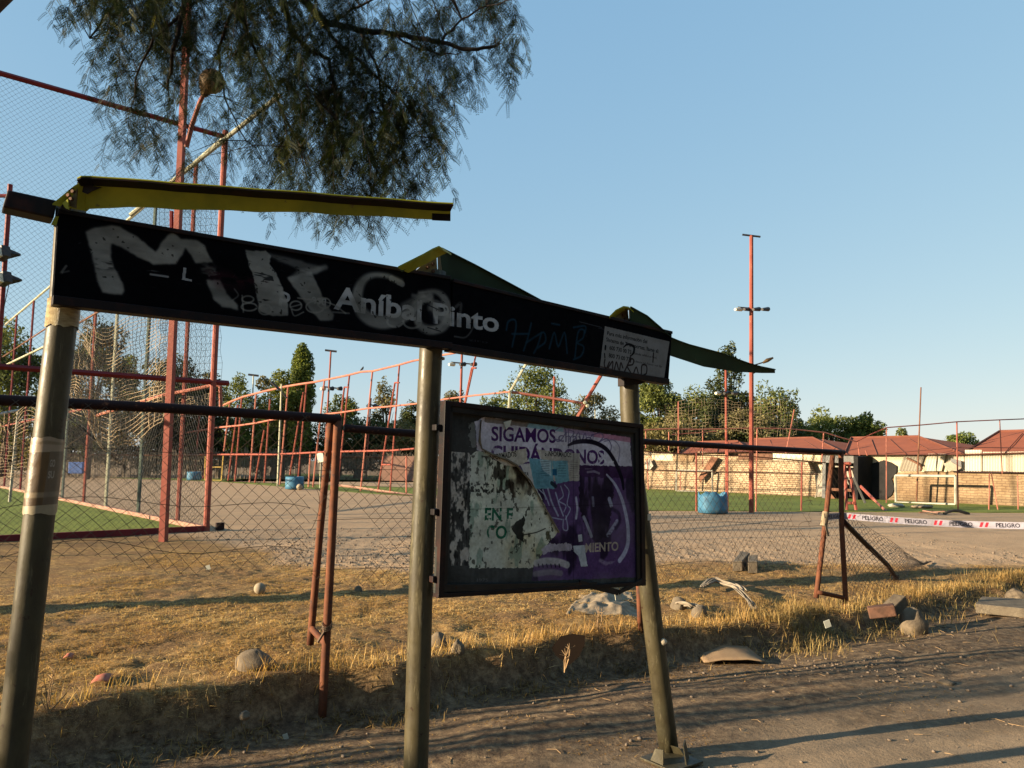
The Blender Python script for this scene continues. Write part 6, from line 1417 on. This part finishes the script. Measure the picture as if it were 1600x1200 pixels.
for cx, cy, rx, ry, n in CL:
    vcl = rg.uniform(0.2, 0.6); ddc = rg.uniform(-0.9, 0.9)
    for i in range(int(n * 0.98)):
        px = cx + rg.uniform(-1, 1) * rx; py = cy + rg.uniform(-1, 0.9) * ry - 28
        base_ = np.array(at(px, py, DT + ddc + rg.uniform(-0.5, 0.5))); L = rg.uniform(0.22, 0.50)
        az = rg.uniform(0, 6.28); out = np.array([math.cos(az), math.sin(az), 0]) * rg.uniform(0.15, 0.75)
        k = 9; P = [base_ + out * L * (f ** 0.8) + np.array([0, 0, -1]) * L * f ** 1.5 + np.array([rg.normal() * 0.006, rg.normal() * 0.006, 0]) for f in np.linspace(0, 1, k)]
        tw.tube([Vector(p) for p in P], 0.0022, 3, False)
        if i % 3 == 0:
            j = int(np.argmin(((bn - base_) ** 2).sum(1))); s_ = Vector(bn[j]); e_ = Vector(base_)
            if (s_ - e_).length < 1.6: tw.tube([s_, s_.lerp(e_, 0.5) + Vector((0, 0, 0.06)), e_], [0.006, 0.004, 0.0025], 4, False)
        for j in range(1, k):
            for rep in range(1 if j < 2 else 2):
                a = rg.uniform(0, 6.28); ax = np.array([math.cos(a), math.sin(a), -rg.uniform(0.2, 1.3)]); ax /= np.linalg.norm(ax); sidev = rg.normal(size=3); sidev -= sidev @ ax * ax; sidev /= np.linalg.norm(sidev)
                leaflets(np.array(P[j]), ax, rg.uniform(0.08, 0.155), vcl + rg.normal() * 0.15, sidev)
tw.build('twigs', M['bark_dark'], pt_, kind='stuff')
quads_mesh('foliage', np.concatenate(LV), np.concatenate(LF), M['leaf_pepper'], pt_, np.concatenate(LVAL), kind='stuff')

# trees and poles standing left of the picture; they cast the long bands of shade over the verge and track
def off_tree(x, y, h, R, seed, label, n=2600, leaf=0.10, zlo=0.35):
    T = thing('street_tree', label, 'tree', (x, y, 0), 'roadside trees outside the left edge'); q = np.random.default_rng(seed)
    mbx = MB(); mbx.tube([(x, y, -0.1), (x + 0.1, y, h * 0.4), (x, y + 0.1, h * 0.85)], [0.14, 0.10, 0.04], 8); mbx.build('trunk', M['bark'], T)
    C = np.stack([x + q.normal(size=18) * R * 0.5, y + q.normal(size=18) * R * 0.5, h * q.uniform(zlo, 1, 18)], 1); pk_ = q.integers(0, 18, n)
    cen = C[pk_] + q.normal(size=(n, 3)) * R * 0.17; V, F = leaf_quads(cen, leaf, q); quads_mesh('crown', V, F, M['leaf_mid'], T, q.uniform(0.2, 0.9, n), kind='stuff')
    mbx = MB()
    for c in C[::2]: mbx.tube([(x, y, h * 0.35), tuple(c)], [0.05, 0.015], 5, False)
    mbx.build('limbs', M['bark'], T)
OFF = [(-9.5, -1.0, 2.15, 1.6), (-12.5, -2.6, 2.9, 2.0), (-16, -2.2, 3.5, 1.8)]
for i, (x, y, h, R) in enumerate(OFF): off_tree(x, y, h, R, 300 + i, ('bushy roadside tree outside the frame nearest the camera', 'middle roadside tree outside the frame', 'farthest roadside tree outside the frame')[i], n=3400, zlo=0.15)

for i, (px, py, dist, hh) in enumerate(((1100, 1066, 12.5, 4.6), (1100, 1104, 11.0, 4.2), (1000, 1140, 12.0, 4.4), (800, 1096, 9.5, 3.4), (620, 1130, 9.0, 3.2), (1300, 1095, 13.0, 5.0))):
    b_ = ground(px, py) + Vector((-math.cos(SUN_ANG), -math.sin(SUN_ANG), 0)) * dist
    T = thing('stake', '%s slender stake standing left of the picture edge' % ('longest shadow casting', 'second', 'third', 'shortest but one', 'shortest', 'tallest')[i], 'stake', b_, 'slender stakes left of the picture edge'); mbx = MB(); r_ = 0.028 + 0.02 * (i % 3)
    mbx.tube([b_ - Vector((0, 0, 0.1)), b_ + Vector((0.05, 0.02, hh * 0.5)), b_ + Vector((-0.03, 0.05, hh))], [r_, r_ * 0.8, r_ * 0.6], 7); mbx.build('pole', M['bark'], T)
# trees added out of view, behind and to the right, to block sky light
def added_back_tree(x, y, h, R, seed, label):
    T = thing('sky_blocker_tree', label, 'tree', (x, y, 0), 'added trees out of view that block sky light'); q = np.random.default_rng(seed)
    mbx = MB(); mbx.tube([(x, y, -0.1), (x + 0.2, y, h * 0.3), (x, y + 0.1, h * 0.8)], [0.3, 0.22, 0.08], 8); mbx.build('trunk', M['bark'], T)
    v = q.normal(size=(40, 3)); v /= np.linalg.norm(v, axis=1)[:, None]; C = np.array([x, y, h * 0.55]) + v * np.array([R, R, h * 0.45]) * 0.8 * q.uniform(0.4, 1, (40, 1))
    cen = C[q.integers(0, 40, 5200)] + q.normal(size=(5200, 3)) * R * 0.2; cen[:, 2] = np.maximum(cen[:, 2], 0.4); V, F = leaf_quads(cen, 0.30, q); quads_mesh('crown', V, F, M['leaf_dark'], T, q.uniform(0.1, 0.8, 5200), kind='stuff')
for i, (x, y, h, R) in enumerate(((3.5, -7, 9, 3.6), (9.5, -5.5, 10, 3.8), (15.5, -2.5, 9.5, 3.6), (-2.5, -12, 10, 4.0), (21, 1.5, 9, 3.4), (13.5, 7.0, 8.5, 3.0), (20.5, 12.5, 9, 3.4), (29, 19, 10, 4))): added_back_tree(x, y, h, R, 500 + i, 'added tree outside the frame blocking sky light, %s in its row' % ('one', 'two', 'three', 'four', 'five', 'six', 'seven', 'eight')[i])

# ------------------------------------------------------------------ dry grass: straw litter and standing blades
def blades(N_, xr, yr, dens, len_, wid, flat, seed, zoff=0.0, bend=0.3, vmean=0.55):
    q = np.random.default_rng(seed)
    x = q.uniform(*xr, N_); y = q.uniform(*yr, N_); keep = q.uniform(size=N_) < dens(x, y); x, y = x[keep], y[keep]
    n = len(x); z = zt(x, y) + zoff; az = q.uniform(0, 2 * np.pi, n); L = len_ * q.uniform(0.5, 1.5, n)
    el = np.abs(q.normal(size=n)) * (0.18 if flat else 0.0) + (0 if flat else q.uniform(0.7, 1.45, n))
    d = np.stack([np.cos(az) * np.cos(el), np.sin(az) * np.cos(el), np.sin(el)], 1)
    sd = np.stack([-np.sin(az), np.cos(az), q.uniform(-.3, .3, n)], 1) * wid
    b = np.stack([x, y, z], 1); m1 = b + d * L[:, None] * 0.5; tip = b + d * L[:, None]; tip[:, 2] -= bend * L * (0.35 if flat else 0.5); tip[:, 2] = np.maximum(tip[:, 2], z + 0.002)
    V = np.stack([b - sd, b + sd, m1 + sd * 0.8, m1 - sd * 0.8, tip], 1).reshape(-1, 3)
    i = np.arange(n) * 5
    F = np.concatenate([np.stack([i, i + 1, i + 2, i + 3], 1), np.stack([i + 3, i + 2, i + 4, i + 4], 1)])
    F2 = np.stack([i + 3, i + 2, i + 4], 1)
    vals = np.clip(vmean + q.normal(size=n) * 0.22 + (fbm(x * 1.3, y * 1.3, 3, 77) - 0.5) * 0.7, 0, 1)
    return V, np.stack([i, i + 1, i + 2, i + 3], 1), F2, vals
def blade_object(name, label, sets, m):
    VV = []; tri = []; vals = []; k = 0
    for V, Q, T_, v in sets:
        VV.append(V); tri += [Q[:, [0, 1, 2]] + k, Q[:, [0, 2, 3]] + k, T_ + k]; vals += [v, v, v]; k += len(V)
    o = quads_mesh(name, np.concatenate(VV), np.concatenate(tri), m, None, np.concatenate(vals), kind='stuff'); props(o, label, 'grass'); return o
def dgrass(x, y):
    g, q_ = zone(x, y); d = np.hypot(x, y); patch = sstep(0.38, 0.60, fbm(x * 1.6, y * 1.6, 4, 51)); return g * (1 - q_) * (0.12 + 0.88 * patch) * np.clip(6.5 / d, 0.35, 1)
def dedge(x, y):
    s, u = ridge(x, y); return np.exp(-((u - 0.15) / 0.10) ** 2) * (0.3 + 0.65 * sstep(0.45, 0.62, fbm(s * 2.4, 0 * s, 3, 52)))
def droad(x, y):
    s, u = ridge(x, y); return (1 - sstep(-0.3, 0, u)) * sstep(-2.6, -0.6, u) * (0.04 + 0.5 * sstep(0.5, 0.68, fbm(x * 1.1, y * 1.1, 3, 53)))
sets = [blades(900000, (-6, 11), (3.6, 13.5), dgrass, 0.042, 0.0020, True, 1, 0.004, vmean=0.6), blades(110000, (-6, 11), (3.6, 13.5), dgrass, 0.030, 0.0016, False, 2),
        blades(150000, (-4.5, 8), (3.4, 11.5), dedge, 0.12, 0.0020, False, 3, bend=0.25), blades(60000, (-4.5, 8), (3.4, 11.5), dedge, 0.10, 0.0022, True, 4, 0.02), blades(70000, (-3.5, 8), (3.0, 10), droad, 0.035, 0.0018, True, 5, 0.003, vmean=0.4), blades(90000, (-3.5, 8), (3.0, 10), droad, 0.014, 0.004, True, 15, 0.002, vmean=0.15)]
blade_object('dry_grass', 'trampled dry straw grass covering the verge up to its ragged edge', sets, M['straw'])
def dweed(x, y):
    s, u = ridge(x, y); return np.exp(-((u - 0.10) / 0.42) ** 2) * sstep(3.6, 4.6, s) * (1 - sstep(9.5, 10.5, s)) * (0.25 + 0.75 * sstep(0.42, 0.6, fbm(s * 1.2, u, 3, 56)))
blade_object('dry_weeds', 'tangled dry weeds on the rubble strip right of the leaning post', [blades(110000, (1.2, 9), (5.5, 12.5), dweed, 0.12, 0.0024, False, 8, bend=0.3), blades(80000, (1.2, 9), (5.5, 12.5), dweed, 0.10, 0.003, True, 9, 0.04)], M['weed'])

def dface(x, y):
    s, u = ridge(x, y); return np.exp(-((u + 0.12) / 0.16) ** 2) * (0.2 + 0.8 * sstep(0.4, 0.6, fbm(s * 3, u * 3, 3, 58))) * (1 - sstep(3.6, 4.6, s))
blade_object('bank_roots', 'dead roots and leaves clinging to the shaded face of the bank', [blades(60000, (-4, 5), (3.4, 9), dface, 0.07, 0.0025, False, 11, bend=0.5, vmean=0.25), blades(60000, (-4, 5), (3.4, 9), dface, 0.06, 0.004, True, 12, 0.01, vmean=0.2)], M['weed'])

# gravel
def stones(N_, xr, yr, dens, r0, r1, seed, name, label, m):
    q = np.random.default_rng(seed); x = q.uniform(*xr, N_); y = q.uniform(*yr, N_); k = q.uniform(size=N_) < dens(x, y); x, y = x[k], y[k]; n = len(x)
    r = r0 + (r1 - r0) * q.uniform(size=n) ** 3; z = zt(x, y) + r * 0.25
    base_ = np.array([(1, 0, 0), (0, 1, 0), (-1, 0, 0), (0, -1, 0), (0, 0, 0.7), (0, 0, -0.6), (.6, .6, .45), (-.6, .55, .4), (-.55, -.6, .45), (.6, -.55, .4)], float)
    fs = np.array([(0, 1, 6), (1, 2, 7), (2, 3, 8), (3, 0, 9), (4, 0, 6), (4, 6, 1), (4, 1, 7), (4, 7, 2), (4, 2, 8), (4, 8, 3), (4, 3, 9), (4, 9, 0), (5, 1, 0), (5, 2, 1), (5, 3, 2), (5, 0, 3)])
    a = q.uniform(0, 6.28, n); ca, sa = np.cos(a)[:, None], np.sin(a)[:, None]; sx = q.uniform(0.7, 1.3, (n, 1))
    B = base_[None] * q.uniform(0.75, 1.2, (n, 10, 1)); X = B[..., 0] * ca * sx - B[..., 1] * sa; Y = B[..., 0] * sa * sx + B[..., 1] * ca
    V = np.stack([x[:, None] + X * r[:, None], y[:, None] + Y * r[:, None], z[:, None] + B[..., 2] * r[:, None]], 2).reshape(-1, 3)
    F = (fs[None] + (np.arange(n) * 10)[:, None, None]).reshape(-1, 3)
    o = quads_mesh(name, V, F, m, None, None, kind='stuff'); props(o, label, 'gravel')
def dgrav(x, y):
    g, q_ = zone(x, y); return g * q_ * (0.4 + 0.6 * sstep(0.4, 0.6, fbm(x * 0.6, y * 0.6, 3, 61))) * (1 - sstep(13, 19, y)) * (1 - 0.75 * sstep(1, 4, x))
stones(60000, (-8, 9), (8.5, 19), dgrav, 0.007, 0.027, 21, 'gravel', 'loose gravel scattered over the yard beyond the dry grass', M['pebble'])
def dpeb(x, y):
    s, u = ridge(x, y); return (1 - sstep(-0.2, 0.1, u)) * (0.10 + np.exp(-(((x - 2.9) / 0.9) ** 2 + ((y - 6.35) / 0.35) ** 2)) * 1.0)
stones(22000, (-3, 8), (2.8, 10), dpeb, 0.003, 0.018, 22, 'road_pebbles', 'small pebbles and crumbs on the dirt track', M['pebble'])

# ------------------------------------------------------------------ things lying about
def gp(px, py):
    """ground point under a photo pixel, on the relief"""
    z = 0.05
    for _ in range(6): p = ground(px, py, z); z = gz(p.x, p.y)
    p = ground(px, py, z); return p
def stone(px, py, w, h, label, seed, m='stone', group=None, cat='stone', ax=1.0, dz=0.0):
    g = gp(px, py); k = (g - EYE).dot(FW) / FPX; mbx = MB(); rx, rz = w * k / 2, h * k * 0.75; mbx.blob((0, 0, 0), 1.0, 26, 16, 0.0, seed); q = random.Random(seed)
    pl = [(Vector((q.uniform(-1, 1), q.uniform(-1, 1), q.uniform(-0.2, 1))).normalized(), q.uniform(0.70, 0.93)) for _ in range(9)]; out = []
    for v in mbx.v:
        v = Vector(v); s_ = 1.0
        for n_, dd in pl:
            t = v.dot(n_)
            if t > dd: s_ = min(s_, dd / t)
        v = v * (s_ * 0.8 + 0.2) ; r_ = 1 + 0.22 * (float(fbm(v.x * 1.7 + seed, v.y * 1.7 + v.z * 2.3, 4, seed)) - 0.5) + 0.05 * (float(vnoise(v.x * 9 + seed, v.z * 9 + v.y * 7, seed)) - 0.5)
        out.append(tuple(g + Vector((v.x * rx * r_, v.y * rx * ax * r_, v.z * rz * r_ + rz * 0.28 + dz))))
    mbx.v = out; o = mbx.build('stone', M[m], None, smooth=True, origin=g); props(o, label, cat, group); return o
stone(1428, 990, 42, 34, 'rounded tan boulder at the edge of the track on the right', 3, dz=0.05)
stone(400, 1044, 66, 30, 'mossy tan stone mound in the grass edge left of the twin rusty posts', 5, ax=0.8)
stone(432, 1092, 46, 40, 'dark stone in the shaded bank below the mound', 6)
stone(684, 1010, 34, 22, 'stone lodged in the shaded bank right of the middle post', 8)
stone(715, 1018, 22, 20, 'smaller stone right beside the one in the shaded bank', 9)
stone(1590, 940, 34, 22, 'stone on the rubble by the right edge', 10)
stone(382, 1120, 18, 10, 'small pale stone on the track below the shaded bank', 13, 'concrete')
stone(1478, 1068, 26, 7, 'flat stone lying alone on the smooth track', 14, 'stone')
stone(560, 925, 14, 10, 'pale pebble on the grass near the posts', 15, 'concrete')
def slab(pts, h, m, name, label, cat, z0=0.0, tilt=0.0, nofs=0.02, bev=0.008):
    P = [gp(x, y) for x, y in pts]; zc = max(p.z for p in P) + z0 - 0.01
    P = [Vector((p.x, p.y, zc + (tilt * i))) for i, p in enumerate(P)]
    mbx = MB(); n = len(P); T_ = [p + Vector((0, 0, h)) for p in P]
    mbx.add(P + T_, [tuple(reversed(range(n))), tuple(range(n, 2 * n))] + [(i, (i + 1) % n, (i + 1) % n + n, i + n) for i in range(n)])
    o = mbx.build(name, M[m], None, origin=P[0], bevel=bev); return props(o, label, cat)
slab([(1525, 966), (1660, 972), (1660, 952), (1535, 950)], 0.10, 'concrete', 'concrete_slab', 'long broken concrete slab at the right edge of the track', 'slab')
slab([(1525, 950), (1560, 952), (1568, 944), (1540, 940)], 0.05, 'concrete', 'concrete_slab', 'smaller concrete chunk behind the long slab', 'slab')
slab([(1145, 892), (1160, 893), (1172, 880), (1158, 878)], 0.14, 'concrete', 'cinder_block', 'left one of two weathered blocks on the far grass', 'block', tilt=0.01)
slab([(1169, 896), (1184, 896), (1184, 884), (1170, 884)], 0.16, 'concrete', 'cinder_block', 'right one of two weathered blocks on the far grass', 'block')
for k, (px, py, a, lb) in enumerate(((1398, 957, 0.5, 'tilted brick lump left of the tan boulder'), (1378, 966, -0.4, 'reddish brick lying lower left of the boulder'), (1414, 948, 1.1, 'brick piece standing behind the boulder'))):
    g = gp(px, py); mbx = MB(); mbx.box(g + Vector((0, 0, 0.07)), (0.25, 0.14, 0.11), ax=Vector((math.cos(a), math.sin(a), 0.5 - 0.3 * k)).normalized()); o = mbx.build('broken_brick', M['brickred' if k else 'stone'], None, origin=g, bevel=0.012); props(o, lb, 'brick')
# flattened cardboard on the track edge: a bowed sheet
def bowed(c4, m, name, label, cat, bow=0.05, th=0.006, n=10, lift=0.01, curl=0.0, wr=0.012):
    A, B, C, D = c4; vs = []; fs = []
    for i in range(n + 1):
        for j in range(n + 1):
            u, v = i / n, j / n; p = (A * (1 - u) + B * u) * (1 - v) + (D * (1 - u) + C * u) * v
            vs.append(p + Vector((0, 0, lift + bow * math.sin(math.pi * u) * (0.6 + 0.4 * math.sin(math.pi * v)) + wr * float(fbm(u * 4, v * 3, 4, 4)) + curl * v * v)))
    for i in range(n):
        for j in range(n): a = i * (n + 1) + j; fs.append((a, a + n + 1, a + n + 2, a + 1))
    mbx = MB(); mbx.add(vs, fs); o = mbx.build(name, M[m], None, smooth=True, origin=A); so = o.modifiers.new('t', 'SOLIDIFY'); so.thickness = th; return props(o, label, cat)
bowed([ground(1100, 1037, -0.055), ground(1198, 1036, -0.045), ground(1160, 1008, -0.03), ground(1076, 1010, -0.03)], 'cardboard', 'cardboard_sheet', 'bowed flattened cardboard lying right of the leaning post', 'cardboard', 0.035, lift=0.0, wr=0.03)
g1_ = gp(905, 1036); g2_ = gp(880, 1030)
q4 = [at(888, 1036, 5.55), at(912, 1010, 5.60), at(912, 992, 5.62), at(868, 998, 5.60)]
mb = MB(); mb.add([at(x, y, 5.62) for x, y in ((889, 1040), (905, 1026), (914, 1006), (914, 993), (895, 990), (876, 994), (862, 1012), (868, 1024))] + [at(x, y, 5.66) for x, y in ((889, 1040), (905, 1026), (914, 1006), (914, 993), (895, 990), (876, 994), (862, 1012), (868, 1024))], [tuple(range(8)), tuple(reversed(range(8, 16)))] + [(i, i + 8, (i + 1) % 8 + 8, (i + 1) % 8) for i in range(8)])
props(mb.build('board_piece', M['cardboard_dark'], None, origin=gp(889, 1040)), 'dark brown torn board stuck upright in the shaded bank', 'board')
# rags
def rag(pts, w, label, seed, m='rag', name='rag'):
    q = random.Random(seed); mbx = MB(); P = [gp(x, y) + Vector((0, 0, z)) for x, y, z in pts]
    for k in range(9):
        off = Vector((q.uniform(-1, 1), q.uniform(-1, 1), q.uniform(0, 0.5))) * w; Q = [p + off * q.uniform(0.6, 1.2) + Vector((0, 0, q.uniform(0, 0.02))) for p in P]; S = []
        for a, b in zip(Q[:-1], Q[1:]): S += [a, a.lerp(b, 0.5) + Vector((q.uniform(-1, 1), q.uniform(-1, 1), q.uniform(-.5, 1))) * w * 0.6]
        S.append(Q[-1]); mbx.tube(S, [w * q.uniform(0.08, 0.34) for _ in S], 6)
    o = mbx.build(name, M[m], None, smooth=True, origin=P[0]); props(o, label, 'cloth'); sb = o.modifiers.new('s', 'SUBSURF'); sb.levels = sb.render_levels = 1
rag([(1098, 925, 0.03), (1115, 920, 0.08), (1130, 922, 0.06), (1150, 930, 0.08), (1165, 938, 0.05)], 0.06, 'grey dirty rags heaped on the bank left of the right fence posts', 3)
rag([(1150, 932, 0.08), (1168, 945, 0.05), (1176, 965, 0.10), (1184, 985, 0.02)], 0.028, 'long strip of dirty cloth trailing down the bank', 4)
rag([(1060, 952, 0.03), (1075, 955, 0.05), (1090, 958, 0.03)], 0.05, 'small dirty cloth bundle right of the leaning post', 5)
# pale sheet mound below the poster board
bowed([gp(885, 962), gp(1000, 968), gp(985, 928), gp(905, 931)], 'plastic', 'plastic_sheet', 'pale dusty plastic sheet spread on the bank below the poster board', 'sheet', 0.015, 0.004, 36, -0.035, wr=0.12)
for px, py, lb in ((1060, 950, 'pale rubble lump right of the leaning post'), (1093, 962, 'grey rubble lump lower in the bank')): stone(px, py, 26, 18, lb, px, 'concrete', cat='rubble')
bowed([gp(140, 1075), gp(168, 1072), gp(178, 1060), gp(150, 1062)], 'redlitter', 'wrapper', 'faded red wrapper in the grass on the left', 'litter', 0.02, 0.002, 6, 0.02)
bowed([gp(98, 1034), gp(112, 1034), gp(116, 1028), gp(104, 1027)], 'redlitter', 'wrapper', 'small pink scrap left of the red wrapper', 'litter', 0.015, 0.002, 5, 0.02)
for px, py, s_, lb in ((1293, 980, 0.06, 'small pale card in the shaded bank under the right fence posts'), (446, 1155, 0.03, 'white paper crumb on the track'), (20, 1003, 0.04, 'white scrap by the left edge'), (325, 890, 0.06, 'yellowish scrap on the grass'), (130, 1143, 0.03, 'pale scrap in the shade on the left')):
    g = gp(px, py); mbx = MB(); mbx.box(g + Vector((0, 0, s_ * 0.5)), (s_, s_ * 0.1, s_ * 1.1), ax=Vector((0.9, 0.1, 0.3)).normalized()); o = mbx.build('paper_scrap', M['greycard'], None, origin=g); props(o, lb, 'litter')
# dry twigs: branching sprigs in the bank
def sprig(px, py, h, label, seed, lean=(0.3, 0.0)):
    q = random.Random(seed); g = gp(px, py); T = thing('dry_sprig', label, 'plant', g, 'dry sprigs growing along the bank'); mbx = MB()
    for s in range(5):
        a = q.uniform(0, 6.28); tip = g + Vector((lean[0] * h + math.cos(a) * h * 0.35, lean[1] * h + math.sin(a) * h * 0.35, h * q.uniform(0.6, 1))); mid_ = g.lerp(tip, 0.5) + Vector((q.uniform(-1, 1), q.uniform(-1, 1), 0)) * h * 0.08
        mbx.tube([g - Vector((0, 0, .02)), mid_, tip], [0.004, 0.003, 0.0012], 4, False)
        for k in range(3):
            b_ = mid_.lerp(tip, q.random()); mbx.tube([b_, b_ + Vector((q.uniform(-1, 1), q.uniform(-1, 1), q.uniform(0, 1))) * h * 0.22], [0.002, 0.001], 3, False)
    mbx.build('stems', M['twig'], T)
SPR = [(560, 1065, .22, 'dry sprig right below the twin rusty posts'), (530, 1078, .2, 'thin sprig leaning left of the posts foot'), (882, 1046, .20, 'pale forked sprig below the dark board'), (950, 1000, .26, 'tall dry sprig under the poster board'), (935, 985, .2, 'short sprig left under the poster board'), (1000, 1005, .2, 'sprig beside the thin rusty fence stake'), (75, 1110, .22, 'sprig at the foot of the left sign post'), (110, 1120, .16, 'low sprig right of the left sign post'), (340, 1085, .2, 'dry sprig in the left bank shade'), (372, 1090, .2, 'second dry sprig near the mound stone'), (1300, 900, .3, 'slender grass stem between the right fence posts'), (1418, 990, .22, 'sprig beside the tan boulder'), (1340, 900, .2, 'stem right of the right fence posts'), (690, 1040, .15, 'sprig right of the middle post'), (1165, 985, .2, 'curved sprig under the cloth strip')]
for k, (px, py, h, lb) in enumerate(SPR): sprig(px, py, h, lb, 70 + k, (rnd.uniform(-.3, .3), 0))
q = random.Random(4)
tl = MB()
for k in range(260):
    x = q.uniform(-2.5, 6.5); y = q.uniform(3.2, 8.5); s, u = ridge(x, y)
    if u > -0.1: continue
    a = q.uniform(0, 6.28); L = q.uniform(0.03, 0.14); z = gz(x, y) + 0.004; tl.tube([(x, y, z), (x + math.cos(a) * L * .5, y + math.sin(a) * L * .5, z + 0.006), (x + math.cos(a + .4) * L, y + math.sin(a + .4) * L, z)], 0.0018, 3, False)
props(tl.build('twig_litter', M['twig'], None, kind='stuff'), 'thin dry twigs littering the dirt track', 'twigs')
